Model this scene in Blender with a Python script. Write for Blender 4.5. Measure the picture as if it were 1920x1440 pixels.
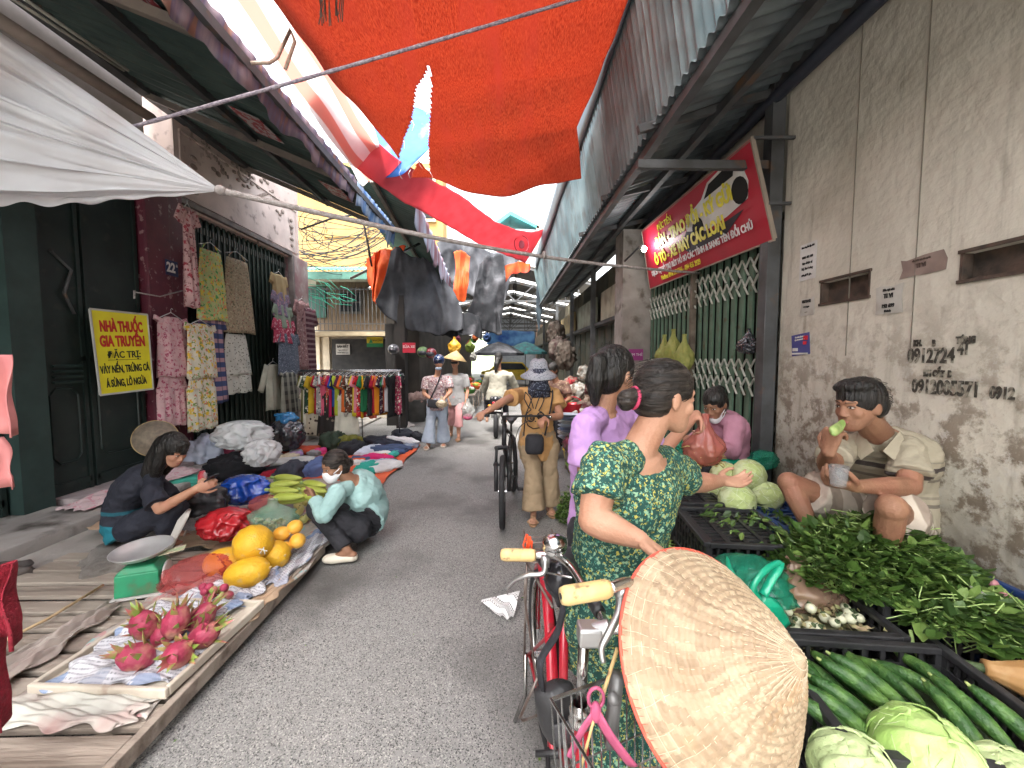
import bpy, math, random
from mathutils import Vector as V, Matrix, noise as N_
random.seed(7)
for o in list(bpy.data.objects): bpy.data.objects.remove(o)
C = bpy.context.scene
COL = C.collection
R_ = math.radians
pi = math.pi
sin, cos = math.sin, math.cos

# ---------------------------------------------------------------- camera, sky, sun, exposure
EYE = V((0, 0, 1.58)); YAW = R_(1.15); PITCH = R_(3.6); FPX = 750.0
FW = V((sin(YAW)*cos(PITCH), cos(YAW)*cos(PITCH), -sin(PITCH)))
RT = V((cos(YAW), -sin(YAW), 0)); UP = RT.cross(FW)
cd = bpy.data.cameras.new('camera'); cam = bpy.data.objects.new('camera', cd); COL.objects.link(cam)
cd.sensor_width = 36; cd.lens = 36*FPX/1920; cd.clip_start = 0.02; cd.clip_end = 2000
mx = Matrix((RT, UP, -FW)).transposed().to_4x4(); mx.translation = EYE; cam.matrix_world = mx
C.camera = cam
SUN_EL, SUN_AZ = R_(62), R_(200)
w = bpy.data.worlds.new('World'); C.world = w; w.use_nodes = True
nt = w.node_tree; bgn = nt.nodes['Background']
sk = nt.nodes.new('ShaderNodeTexSky'); sk.sky_type = 'NISHITA'; sk.sun_disc = False
sk.sun_elevation = SUN_EL; sk.sun_rotation = SUN_AZ; sk.air_density = 1.6; sk.dust_density = 6.0; sk.ozone_density = 0.6
hs = nt.nodes.new('ShaderNodeHueSaturation'); hs.inputs['Saturation'].default_value = 0.35
nt.links.new(sk.outputs[0], hs.inputs['Color']); nt.links.new(hs.outputs[0], bgn.inputs['Color'])
bgn.inputs['Strength'].default_value = 0.15
sd = bpy.data.lights.new('sun', 'SUN'); so = bpy.data.objects.new('sun', sd); COL.objects.link(so)
sd.energy = 1.5; sd.angle = R_(22); sd.color = (1, .96, .9)
sdir = V((sin(SUN_AZ)*cos(SUN_EL), cos(SUN_AZ)*cos(SUN_EL), sin(SUN_EL)))
so.rotation_euler = sdir.to_track_quat('Z', 'Y').to_euler(); so.location = (0, 0, 12)
C.view_settings.view_transform = 'Standard'; C.view_settings.look = 'None'; C.view_settings.gamma = 1
C.view_settings.exposure = 2.85
C.render.engine = 'CYCLES'
C.cycles.max_bounces = 7; C.cycles.transparent_max_bounces = 12; C.cycles.diffuse_bounces = 4

def ray(px, py): return FW + RT*((px-960)/FPX) + UP*((720-py)/FPX)
def P(px, py, Y): d = ray(px, py); return EYE + d*(Y/d.y)          # point of the place seen there, at street distance Y
def PX(px, py, X): d = ray(px, py); return EYE + d*(X/d.x)
def G(px, py, z=0): d = ray(px, py); return EYE + d*((z-EYE.z)/d.z)
def on_plane(px, py, p0, n): d = ray(px, py); return EYE + d*((p0-EYE).dot(n)/d.dot(n))
def lerp(a, b, t): return a+(b-a)*t
def rnd(a, b): return random.uniform(a, b)

# ---------------------------------------------------------------- objects
def tag(o, label=None, cat=None, group=None, kind=None):
    if label: o['label'] = label
    if cat: o['category'] = cat
    if group: o['group'] = group
    if kind: o['kind'] = kind
    return o
def thing(name, label, cat, loc=(0, 0, 0), group=None, rz=0):
    o = bpy.data.objects.new(name, None); COL.objects.link(o); o.location = loc; o.rotation_euler.z = rz
    o.empty_display_size = .1
    return tag(o, label, cat, group)
def wloc(o):
    l = V((0, 0, 0))
    while o: l = l+o.location; o = o.parent
    return l
def copy_tree(o, parent=None, label=None, **kw):
    c = o.copy(); COL.objects.link(c)
    if parent: c.parent = parent
    elif label: c['label'] = label
    for ch in list(o.children): copy_tree(ch, c)
    return c
TEX = {}
def clouds(size, depth=2):
    k = (size, depth)
    if k not in TEX:
        t = bpy.data.textures.new('wrinkle', 'CLOUDS'); t.noise_scale = abs(size); t.noise_depth = depth; t.noise_type = 'HARD_NOISE' if size < 0 else 'SOFT_NOISE'; TEX[k] = t
    return TEX[k]

class MB:
    def __init__(s): s.v = []; s.f = []; s.m = []; s.mi = 0
    def add(s, vs, fs):
        b = len(s.v); s.v += [V(x) for x in vs]
        for f in fs: s.f.append([i+b for i in f]); s.m.append(s.mi)
        return s
    def box(s, c, d, R=None):
        c = V(c); x, y, z = d[0]/2, d[1]/2, d[2]/2
        vs = [V((i*x, j*y, k*z)) for k in (-1, 1) for j in (-1, 1) for i in (-1, 1)]
        if R is not None: vs = [R @ q for q in vs]
        return s.add([c+q for q in vs], [(0, 2, 3, 1), (4, 5, 7, 6), (0, 1, 5, 4), (2, 6, 7, 3), (0, 4, 6, 2), (1, 3, 7, 5)])
    def beam(s, a, b, w, h, up=(0, 0, 1)):
        a = V(a); b = V(b); t = (b-a).normalized(); u = t.cross(V(up))
        if u.length < 1e-4: u = V((1, 0, 0))
        u.normalize(); n = u.cross(t)
        vs = [p+u*(i*w/2)+n*(j*h/2) for p in (a, b) for i, j in ((-1, -1), (1, -1), (1, 1), (-1, 1))]
        return s.add(vs, [(3, 2, 1, 0), (4, 5, 6, 7), (0, 1, 5, 4), (1, 2, 6, 5), (2, 3, 7, 6), (3, 0, 4, 7)])
    def rings(s, rs, cap=True, closed=False):
        n = len(rs[0]); b = len(s.v)
        for r in rs: s.v += r
        k = len(rs)
        for i in range(k if closed else k-1):
            i2 = (i+1) % k
            for j in range(n):
                j2 = (j+1) % n
                s.f.append([b+i*n+j, b+i*n+j2, b+i2*n+j2, b+i2*n+j]); s.m.append(s.mi)
        if cap and not closed:
            s.f.append([b+j for j in range(n)][::-1]); s.m.append(s.mi)
            s.f.append([b+(k-1)*n+j for j in range(n)]); s.m.append(s.mi)
        return s
    def tube(s, pts, r, n=8, cap=True, closed=False, flat=1.0, up=None):
        pts = [V(p) for p in pts]; k = len(pts); rs = []
        rr = r if isinstance(r, (list, tuple)) else [r]*k
        u = None
        for i, p in enumerate(pts):
            if closed: t = pts[(i+1) % k]-pts[i-1]
            else: t = pts[min(i+1, k-1)]-pts[max(i-1, 0)]
            if t.length < 1e-9: t = V((0, 0, 1))
            t.normalize()
            if u is None:
                u = V(up) if up else (V((0, 0, 1)) if abs(t.z) < .9 else V((0, 1, 0)))
            u = u-t*u.dot(t)
            if u.length < 1e-6: u = V((1, 0, 0))-t*t.x
            u.normalize(); q = t.cross(u)
            rs.append([p+u*(cos(a)*rr[i]*flat)+q*(sin(a)*rr[i]) for a in [2*pi*j/n for j in range(n)]])
        return s.rings(rs, cap, closed)
    def loft(s, secs, n=16, cap=True):          # (centre, half axis a, half axis b)
        return s.rings([[V(c)+V(a)*cos(2*pi*j/n)+V(b)*sin(2*pi*j/n) for j in range(n)] for c, a, b in secs], cap)
    def cap(s, p, q, r1, r2=None, n=10, flat=None, fn=None):
        r2 = r1 if r2 is None else r2; p = V(p); q = V(q); t = q-p
        L = t.length
        if L < 1e-5: t = V((0, 0, 1)); 
        t.normalize()
        u = (V((0, 0, 1)) if abs(t.z) < .9 else V((0, 1, 0)))
        if fn is not None: u = V(fn)
        u = (u-t*u.dot(t)).normalized(); w_ = t.cross(u); fl = flat or 1
        rs = []
        for a in (85, 55, 25, 0): rs.append((p-t*r1*sin(R_(a)), r1*cos(R_(a))))
        for a in (0, 25, 55, 85): rs.append((q+t*r2*sin(R_(a)), r2*cos(R_(a))))
        if L < 1e-5: del rs[3]
        return s.rings([[c+u*(cos(2*pi*j/n)*r*fl)+w_*(sin(2*pi*j/n)*r) for j in range(n)] for c, r in rs])
    def chain(s, pts, rs, n=10):
        for i in range(len(pts)-1): s.cap(pts[i], pts[i+1], rs[i], rs[i+1], n)
        return s
    def ell(s, c, r, R=None, nu=14, nv=9, fn=None):
        if not isinstance(r, (list, tuple, V)): r = (r, r, r)
        c = V(c); rs = []
        for i in range(nv+1):
            th = pi*(i+.02 if i == 0 else (i-.02 if i == nv else i))/nv; ring = []
            for j in range(nu):
                ph = 2*pi*j/nu
                q = V((sin(th)*cos(ph), sin(th)*sin(ph), -cos(th)))
                k = fn(q) if fn else 1
                q = V((q.x*r[0]*k, q.y*r[1]*k, q.z*r[2]*k))
                ring.append(c+(R @ q if R is not None else q))
            rs.append(ring)
        return s.rings(rs)
    def grid(s, fn, nu, nv):
        vs = [fn(i/nu, j/nv) for j in range(nv+1) for i in range(nu+1)]
        fs = [(j*(nu+1)+i, j*(nu+1)+i+1, (j+1)*(nu+1)+i+1, (j+1)*(nu+1)+i) for j in range(nv) for i in range(nu)]
        return s.add(vs, fs)
    def lathe(s, prof, c, R=None, n=24, cap=False):
        c = V(c); rs = []
        for r, z in prof:
            ring = [V((r*cos(2*pi*j/n), r*sin(2*pi*j/n), z)) for j in range(n)]
            rs.append([c+(R @ q if R is not None else q) for q in ring])
        return s.rings(rs, cap)
    def prism(s, pts, d):                        # planar 3D outline extruded by vector d
        d = V(d); n = len(pts); p = [V(x) for x in pts]
        return s.add(p+[x+d for x in p], [list(range(n))[::-1], list(range(n, 2*n))]+[(i, (i+1) % n, (i+1) % n+n, i+n) for i in range(n)])
    def build(s, name, mats, parent=None, smooth=True, solid=None, voxel=None, it=0, disp=None, sub=0, bevel=None, keep=False, edge=None, dec=None):
        me = bpy.data.meshes.new(name)
        if parent is not None: off = wloc(parent)
        elif keep: off = V((0, 0, 0))
        else:
            xs = [q.x for q in s.v]; ys = [q.y for q in s.v]
            off = V(((min(xs)+max(xs))/2, (min(ys)+max(ys))/2, min(q.z for q in s.v)))
        me.from_pydata([tuple(q-off) for q in s.v], [], s.f)
        if not isinstance(mats, (list, tuple)): mats = [mats]
        for m in mats: me.materials.append(m)
        if len(mats) > 1: me.polygons.foreach_set('material_index', s.m)
        me.polygons.foreach_set('use_smooth', [bool(smooth)]*len(me.polygons))
        me.update()
        o = bpy.data.objects.new(name, me); COL.objects.link(o)
        if parent is not None: o.parent = parent
        else: o.location = off
        if voxel:
            md = o.modifiers.new('remesh', 'REMESH'); md.mode = 'VOXEL'; md.voxel_size = voxel; md.use_smooth_shade = bool(smooth)
        if bevel:
            md = o.modifiers.new('bevel', 'BEVEL'); md.width = bevel; md.segments = 2; md.limit_method = 'ANGLE'
        if it:
            md = o.modifiers.new('smooth', 'SMOOTH'); md.factor = .5; md.iterations = it
        if sub:
            md = o.modifiers.new('sub', 'SUBSURF'); md.levels = sub; md.render_levels = sub
        if disp:
            for d in (disp if isinstance(disp, list) else [disp]):
                md = o.modifiers.new('disp', 'DISPLACE'); md.texture = clouds(d[0]); md.strength = d[1]; md.texture_coords = 'GLOBAL' if len(d) > 2 else 'LOCAL'; md.mid_level = .5 if d[0] > 0 else .22
        if solid:
            md = o.modifiers.new('solid', 'SOLIDIFY'); md.thickness = solid; md.offset = 0
        if edge is not None:
            for p in me.polygons: p.use_smooth = True
            md = o.modifiers.new('edge', 'EDGE_SPLIT'); md.split_angle = R_(edge)
        return o

# ---------------------------------------------------------------- materials
MT = {}
def _n(nt, t, **kw):
    n = nt.nodes.new(t)
    for k, v in kw.items():
        if hasattr(n, k): setattr(n, k, v)
        else: n.inputs[k].default_value = v
    return n
def c4(c): return (c[0], c[1], c[2], 1)
def hexc(h, g=1.0):
    h = h.lstrip('#'); r = [int(h[i:i+2], 16)/255 for i in (0, 2, 4)]
    return tuple(((x/12.92) if x <= .04045 else ((x+.055)/1.055)**2.4)*g for x in r)
def mat(key, col=None, c2=None, rough=.7, sc=6, lo=.35, hi=.65, det=5, bump=0, bsc=None, metal=0, stretch=None, trans=0, alpha=1, emit=0,
        pat=None, pc=None, ps=20, spec=.4, dirt=None, dsc=2.5, dlo=.5, dhi=.7, coat=0, sub=0):
    if key in MT: return MT[key]
    if isinstance(col, str): col = hexc(col)
    if isinstance(c2, str): c2 = hexc(c2)
    m = bpy.data.materials.new(key); m.use_nodes = True; nt = m.node_tree; L = nt.links.new
    b = nt.nodes['Principled BSDF']; out = nt.nodes['Material Output']
    b.inputs['Roughness'].default_value = rough; b.inputs['Metallic'].default_value = metal
    b.inputs['Specular IOR Level'].default_value = spec; b.inputs['Coat Weight'].default_value = coat
    tc = _n(nt, 'ShaderNodeTexCoord'); mp = _n(nt, 'ShaderNodeMapping'); L(tc.outputs['Object'], mp.inputs['Vector'])
    if stretch: mp.inputs['Scale'].default_value = stretch
    co = mp.outputs[0]
    def noise(s, d=5): n = _n(nt, 'ShaderNodeTexNoise', Scale=s, Detail=d); L(co, n.inputs['Vector']); return n.outputs['Fac']
    def ramp(x, lo, hi): r = _n(nt, 'ShaderNodeMapRange'); r.inputs['From Min'].default_value = lo; r.inputs['From Max'].default_value = hi; r.clamp = True; L(x, r.inputs['Value']); return r.outputs[0]
    def mixc(f, a, bb):
        x = _n(nt, 'ShaderNodeMix', data_type='RGBA')
        if isinstance(f, (int, float)): x.inputs[0].default_value = f
        else: L(f, x.inputs[0])
        for i, q in ((6, a), (7, bb)):
            if isinstance(q, tuple): x.inputs[i].default_value = c4(q)
            else: L(q, x.inputs[i])
        return x.outputs[2]
    def math_(op, a, bb=None):
        x = _n(nt, 'ShaderNodeMath', operation=op)
        for i, q in enumerate((a, bb)):
            if q is None: continue
            if isinstance(q, (int, float)): x.inputs[i].default_value = q
            else: L(q, x.inputs[i])
        return x.outputs[0]
    c = c2 if c2 is not None else tuple(x*.8 for x in col)
    cur = mixc(ramp(noise(sc, det), lo, hi), col, c)
    if pat == 'floral':                           # printed flowers: cells of a few inks on the ground colour
        for k, ink in enumerate(pc):
            ink = hexc(ink) if isinstance(ink, str) else ink
            dn = _n(nt, 'ShaderNodeTexNoise', Scale=ps*2.2, Detail=2.0); L(co, dn.inputs['Vector'])
            vm = _n(nt, 'ShaderNodeVectorMath', operation='MULTIPLY_ADD'); L(dn.outputs['Color'], vm.inputs[0]); vm.inputs[1].default_value = (1.3/ps,)*3; 
            ad = _n(nt, 'ShaderNodeVectorMath', operation='ADD'); L(co, ad.inputs[0]); ad.inputs[1].default_value = (k*3.7, k*1.9, k*5.1); L(ad.outputs[0], vm.inputs[2])
            vo = _n(nt, 'ShaderNodeTexVoronoi', Scale=ps*(1+.25*k)); L(vm.outputs[0], vo.inputs['Vector'])
            cur = mixc(ramp(vo.outputs['Distance'], .36-.03*k, .3-.03*k), cur, ink)
    elif pat == 'dots':
        vo = _n(nt, 'ShaderNodeTexVoronoi', Scale=ps); L(co, vo.inputs['Vector'])
        cur = mixc(ramp(vo.outputs['Distance'], .3, .25), cur, hexc(pc[0]))
    elif pat in ('stripez', 'stripex', 'stripey', 'check'):
        sp = _n(nt, 'ShaderNodeSeparateXYZ'); L(tc.outputs['Object'], sp.inputs[0])
        def st(ax): return ramp(math_('SINE', math_('MULTIPLY', sp.outputs[ax], ps*6.283)), .1, .3)
        if pat == 'check':
            cur = mixc(math_('MULTIPLY', st('Z'), .75), cur, hexc(pc[0])); cur = mixc(math_('MULTIPLY', st('Y'), .6), cur, hexc(pc[-1]))
        else: cur = mixc(st(pat[-1].upper()), cur, hexc(pc[0]))
    elif pat == 'speck':
        n2 = _n(nt, 'ShaderNodeTexVoronoi', Scale=ps); L(co, n2.inputs['Vector'])
        hsx = _n(nt, 'ShaderNodeSeparateColor'); L(n2.outputs['Color'], hsx.inputs[0])
        cur = mixc(ramp(hsx.outputs[0], .72, .95), cur, hexc(pc[0])); cur = mixc(ramp(hsx.outputs[1], .7, .95), cur, hexc(pc[1]))
    elif pat == 'print':                          # newsprint: rows of broken dark dashes
        sp = _n(nt, 'ShaderNodeSeparateXYZ'); L(tc.outputs['Object'], sp.inputs[0])
        rows = ramp(math_('SINE', math_('MULTIPLY', sp.outputs['Y'], ps*6.283)), .0, .4)
        mp2 = _n(nt, 'ShaderNodeMapping'); mp2.inputs['Scale'].default_value = (ps*5, ps*.4, 1); L(tc.outputs['Object'], mp2.inputs[0])
        nn = _n(nt, 'ShaderNodeTexNoise', Scale=1.0, Detail=3.0); L(mp2.outputs[0], nn.inputs['Vector'])
        cur = mixc(math_('MULTIPLY', math_('MULTIPLY', rows, ramp(nn.outputs['Fac'], .44, .52)), .55), cur, hexc(pc[0]))
        vo = _n(nt, 'ShaderNodeTexVoronoi', Scale=7.0, distance='CHEBYCHEV'); L(co, vo.inputs['Vector'])
        s3 = _n(nt, 'ShaderNodeSeparateColor'); L(vo.outputs['Color'], s3.inputs[0])
        cur = mixc(math_('MULTIPLY', ramp(s3.outputs[0], .78, .82), .6), cur, hexc(pc[1])); cur = mixc(math_('MULTIPLY', ramp(s3.outputs[1], .8, .84), .6), cur, hexc(pc[2]))
    if dirt is not None:
        if isinstance(dirt, str): dirt = hexc(dirt)
        cur = mixc(ramp(noise(dsc, 8), dlo, dhi), cur, dirt)
    L(cur, b.inputs['Base Color'])
    if bump:
        bn = _n(nt, 'ShaderNodeBump', Strength=min(1, bump), Distance=.01*max(1, bump)); L(noise(bsc or sc*4, 6), bn.inputs['Height']); L(bn.outputs[0], b.inputs['Normal'])
    if emit: b.inputs['Emission Strength'].default_value = emit; b.inputs['Emission Color'].default_value = c4(col)
    sh = b.outputs[0]
    if trans:
        tr = _n(nt, 'ShaderNodeBsdfTranslucent'); L(cur, tr.inputs['Color']); mxs = _n(nt, 'ShaderNodeMixShader'); mxs.inputs[0].default_value = trans
        L(sh, mxs.inputs[1]); L(tr.outputs[0], mxs.inputs[2]); sh = mxs.outputs[0]
    if alpha < 1:
        ta = _n(nt, 'ShaderNodeBsdfTransparent'); ta.inputs[0].default_value = c4(tuple(min(1, x*.5+.5) for x in col)); mxs = _n(nt, 'ShaderNodeMixShader'); mxs.inputs[0].default_value = alpha
        L(ta.outputs[0], mxs.inputs[1]); L(sh, mxs.inputs[2]); sh = mxs.outputs[0]
    L(sh, out.inputs['Surface'])
    MT[key] = m
    return m
def hx(*a): return [mat('cloth_'+h, h, rough=.85, sc=9, bump=.25, bsc=60, c2=tuple(x*.82 for x in hexc(h))) for h in a]

def text(name, s, p, ux, uy, size, m, parent, bold=0, sx=1, align='CENTER', lift=.004):
    """lettering standing on the plane spanned by ux (reading direction) and uy (up)"""
    cu = bpy.data.curves.new(name, 'FONT'); cu.body = s; cu.size = size; cu.offset = bold; cu.align_x = align; cu.align_y = 'CENTER'; cu.extrude = .0015; cu.resolution_u = 3
    o = bpy.data.objects.new(name, cu); COL.objects.link(o)
    dg = bpy.context.evaluated_depsgraph_get(); me = bpy.data.meshes.new_from_object(o.evaluated_get(dg))
    bpy.data.objects.remove(o); bpy.data.curves.remove(cu)
    ux = V(ux).normalized(); uy = V(uy).normalized(); uz = ux.cross(uy)
    off = wloc(parent) if parent else V((0, 0, 0)); p = V(p)+uz*lift
    for vv in me.vertices: c = vv.co.copy(); vv.co = p+ux*c.x*sx+uy*c.y+uz*c.z-off
    me.name = name; me.materials.clear(); me.materials.append(m)
    o = bpy.data.objects.new(name, me); COL.objects.link(o)
    if parent: o.parent = parent
    return o
# ================================================================ THE SETTING
def struct(name, mb, m, **kw): return tag(mb.build(name, m, keep=True, **kw), kind='structure')
m_asph = mat('asphalt', (.185, .183, .178), (.235, .231, .225), rough=.62, sc=1.1, det=8, bump=.45, bsc=210, pat='speck', ps=210, pc=['#a09e99', '#3a3a3a'], dirt=(.085, .082, .078), dsc=.9, dlo=.5, dhi=.66)
m_conc = mat('paving', (.26, .24, .22), (.33, .31, .285), rough=.85, sc=2.5, det=9, bump=.5, bsc=30, dirt=(.1, .09, .08), dsc=3, dlo=.52, dhi=.68)
m_step = mat('stone_step', (.3, .285, .265), (.4, .38, .355), rough=.8, sc=3, det=8, bump=.5, bsc=25, dirt=(.08, .07, .06), dsc=4)
m_wall = mat('old_wall', (.42, .40, .35), (.33, .31, .265), rough=.9, sc=.9, det=10, bump=.9, bsc=22, dirt=(.2, .17, .13), dsc=1.6, dlo=.5, dhi=.72, stretch=(1, 1, .7))
m_iron = mat('grey_iron', (.1, .105, .11), (.06, .06, .06), rough=.6, sc=5, metal=.3, dirt=(.16, .09, .05), dsc=6, dlo=.6, dhi=.75)
m_dark = mat('dark_gap', (.012, .012, .012), rough=.9)
m_steel = mat('steel', (.6, .6, .6), (.45, .45, .45), rough=.25, metal=1, sc=8)

mb = MB(); mb.grid(lambda u, v: V((lerp(-400, 400, u), lerp(-300, 500, v), -.03)), 2, 2); struct('ground', mb, m_conc)
mb = MB(); mb.grid(lambda u, v: V((lerp(-3.3, 2.6, u), lerp(-8, 46, v), .02*sin(u*pi)*.5-.004)), 24, 40); struct('road', mb, m_asph)
mb = MB(); mb.box((-4.4, 3.9, -.01), (2.24, 14.2, .1)); mb.box((-5, 13, -.012), (3.4, 4, .06)); struct('pavement', mb, m_conc, bevel=.01)
mb = MB(); mb.box((-4.15, 1.4, .09), (.8, 5.0, .12)); mb.box((-4.1, 6.4, .085), (.8, 4.7, .1)); struct('step', mb, m_step, bevel=.012)

# --- right plaster wall with two openings, its stained lower half kept as wear of the plaster
def wall_mat():
    m = mat('stained_wall', (.56, .53, .45), (.46, .435, .365), rough=.92, sc=1.3, det=12, bump=1.2, bsc=14, dirt=(.33, .30, .24), dsc=1.1, dlo=.52, dhi=.75)
    nt = m.node_tree; L = nt.links.new; b = nt.nodes['Principled BSDF']; src = b.inputs['Base Color'].links[0].from_socket
    tc = _n(nt, 'ShaderNodeTexCoord'); sp = _n(nt, 'ShaderNodeSeparateXYZ'); L(tc.outputs['Object'], sp.inputs[0])
    def ns(s, d, vec=None, rgh=.6):
        n = _n(nt, 'ShaderNodeTexNoise', Scale=s, Detail=d, Roughness=rgh); L(vec or tc.outputs['Object'], n.inputs['Vector']); return n.outputs['Fac']
    def mr(x, a, bb):
        r = _n(nt, 'ShaderNodeMapRange'); r.inputs['From Min'].default_value = a; r.inputs['From Max'].default_value = bb; L(x, r.inputs['Value']); return r.outputs[0]
    def ma(op, a, bb):
        x = _n(nt, 'ShaderNodeMath', operation=op)
        for i, q in enumerate((a, bb)):
            if isinstance(q, (int, float)): x.inputs[i].default_value = q
            else: L(q, x.inputs[i])
        return x.outputs[0]
    def mix(f, a, col):
        x = _n(nt, 'ShaderNodeMix', data_type='RGBA'); L(f, x.inputs[0]); L(a, x.inputs[6]); x.inputs[7].default_value = c4(col); return x.outputs[2]
    low = mr(sp.outputs['Z'], 2.0, 1.15)                              # grime and flaking rise from the ground to about 1.9 m
    patch = mr(ns(7, 9, rgh=.72), .47, .56); c = mix(ma('MULTIPLY', low, patch), src, (.2, .165, .125))
    peel = mr(ns(11, 8, rgh=.75), .55, .6); c = mix(ma('MULTIPLY', ma('MULTIPLY', low, peel), .8), c, (.52, .5, .45))
    base = mr(sp.outputs['Z'], 1.15, .55); c = mix(ma('MULTIPLY', base, mr(ns(2.2, 8), .25, .6)), c, (.075, .055, .035))
    mp = _n(nt, 'ShaderNodeMapping'); mp.inputs['Scale'].default_value = (1, 5, .35); L(tc.outputs['Object'], mp.inputs[0])
    run = mr(ns(2.2, 7, mp.outputs[0]), .56, .7); c = mix(ma('MULTIPLY', run, .5), c, (.17, .15, .115))
    L(c, b.inputs['Base Color']); return m
m_rw = wall_mat()
RW = 2.1
wallr = thing('plaster_wall', 'tall stained grey plaster wall with two slot openings behind the man', 'wall', (RW, 1.0, 0))
holes = [(PX(1540, 558, RW), PX(1628, 575, RW)), (PX(1803, 512, RW), PX(2010, 525, RW))]
ys = sorted([-6, 3.02]+[h[0].y for h in holes]+[h[1].y for h in holes]); z0s = []
mb = MB()
hz = [(min(a.y, b.y), max(a.y, b.y), z, z+h) for (a, b), z, h in zip(holes, (1.945, 1.94), (.135, .12))]
hz.sort()
y = -6.0
for a, b, z0, z1 in hz:
    mb.box((RW+.12, (y+a)/2, 2.5), (.24, a-y, 5.2)); mb.box((RW+.12, (a+b)/2, z0/2), (.24, b-a, z0)); mb.box((RW+.12, (a+b)/2, (z1+5.1)/2), (.24, b-a, 5.1-z1)); y = b
mb.box((RW+.12, (y+3.02)/2, 2.5), (.24, 3.02-y, 5.2)); mb.box((RW+.5, 1.2, 2.4), (.4, 14, 4.8))  # last box is added unseen behind the wall to block light through gaps
mb.build('wall', m_rw, wallr, smooth=False)
mb = MB()
for a, b, z0, z1 in hz: mb.box((RW+.1, (a+b)/2, (z0+z1)/2), (.1, b-a+.02, z1-z0+.02)); mb.beam((RW-.004, a-.012, z1+.008), (RW-.004, b+.012, z1+.008), .014, .016); mb.beam((RW-.004, a-.012, z0-.008), (RW-.004, b+.012, z0-.008), .014, .016); mb.box((RW+.02, a, (z0+z1)/2), (.05, .012, z1-z0)); mb.box((RW+.02, b, (z0+z1)/2), (.05, .012, z1-z0))
mb.build('opening_back', mat('opening_shade_brown', (.09, .06, .045), (.03, .025, .02), sc=14, bump=.5), wallr, smooth=False)  # brown frame strips; the dark lining paints shade inside the openings
mb = MB()
for yy, ww in ((2.42, .0012), (2.03, .0014)): mb.box((RW-.002, yy, 2.9), (.008, ww, 2.6))
mb.build('crack', mat('crack', (.16, .14, .11)), wallr, smooth=False)

# posters on the wall
m_paper = mat('paper_white', (.62, .62, .6), (.5, .5, .48), rough=.8, sc=9, bump=.2)
m_ink = mat('ink_black', (.02, .02, .02), rough=.8)
def frame_on_wall(px, py): q = PX(px, py, RW-.002); return q
UXR, UZ = V((0, -1, 0)), V((0, 0, 1))
def poster(name, label, px, py, w, h, m, lines, rot=0, ink=None, par=True):
    c = PX(px, py, RW); t = thing(name, label, 'notice', (RW-.003, c.y, c.z-h/2))
    ux = (UXR*cos(rot)+UZ*sin(rot)); uy = (UZ*cos(rot)-UXR*sin(rot)); p = V((RW-.005, c.y, c.z))
    mb = MB(); n = 8; pts = []
    random.seed(int(px))
    out = [(-.5, -.5), (-.2, -.5), (.1, -.5), (.5, -.5), (.5, 0), (.5, .5), (.1, .5), (-.3, .5), (-.5, .5), (-.5, 0)]
    j = .0 if par else .06
    pp = [p+ux*(w*(a+rnd(-j, j)))+uy*(h*(b+rnd(-j, j))) for a, b in out]
    mb.prism(pp, (.002, 0, 0)); mb.build('sheet', m, t, smooth=False)
    for s, fy, sz in lines:
        text('lettering', s, p+uy*(fy*h), ux, uy, sz, ink or m_ink, t, bold=sz*.03, sx=.8)
    return t
poster('notice', 'tall white printed notice high beside the gate post', 1516, 490, .15, .25, m_paper, [('Bán chuyển lập thẻ', .4, .018), ('0985 462 468', .12, .022), ('Bạn được vị', -.04, .022), ('Trị. Xe 4 vùng', -.19, .022), ('xưa gái V. gia...', -.36, .02)])
mb_ = [('0373448', .3, .028), ('nhanh gọn', 0, .016), ('- - - -', -.3, .014)]
poster('notice', 'small torn faded paper with a phone number under the tall white notice', 1514, 575, .12, .12, mat('paper_old', (.45, .44, .4), (.36, .34, .3), sc=12), mb_, par=False)
t = poster('notice', 'purple and white flyer with a small red emblem at the foot of the paper column', 1502, 646, .17, .15, mat('flyer_purple', (.07, .07, .25), (.05, .06, .2), rough=.5), [('Sửa chữa điện lạnh', .36, .014), ('tận nhà nhanh chóng', .24, .014)], rot=.1, ink=m_paper)
c = PX(1502, 646, RW); mb = MB(); mb.box((RW-.008, c.y+.045, c.z-.035), (.003, .05, .022)); mb.box((RW-.008, c.y, c.z-.064), (.003, .15, .012)); mb.build('white_box', m_paper, t, smooth=False)
mb = MB(); mb.box((RW-.009, c.y-.05, c.z+.045), (.003, .04, .03)); mb.box((RW-.009, c.y-.045, c.z+.01), (.003, .03, .022)); mb.build('red_block', mat('red_ink', (.5, .02, .04)), t, smooth=False)
poster('notice', 'faded paper reading TI VI in heavy type right of the small opening', 1668, 562, .15, .15, mat('paper_old', None), [('Sửa tại nhà', .36, .018), ('TI VI', .14, .034), ('192 699', -.22, .028), ('Khánh', -.4, .018)], par=False)
poster('notice', 'pinkish brown torn paper reading TI VI above the wall stencils', 1730, 497, .21, .09, mat('paper_brown', (.26, .2, .17), (.18, .13, .11), sc=10), [('TI VI', 0, .03), ('sửa chữa tại nhà uy tín', .32, .012)], rot=.03, par=False, ink=mat('ink_brown', (.09, .06, .05)))
t = thing('stencil_writing', 'black stencilled phone numbers sprayed on the plaster wall above the man', 'stencil', (RW-.004, 1.9, 1.5))
m_sten = mat('stencil_ink', (.045, .04, .032), (.27, .25, .2), rough=.95, sc=26, lo=.5, hi=.6)
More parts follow.
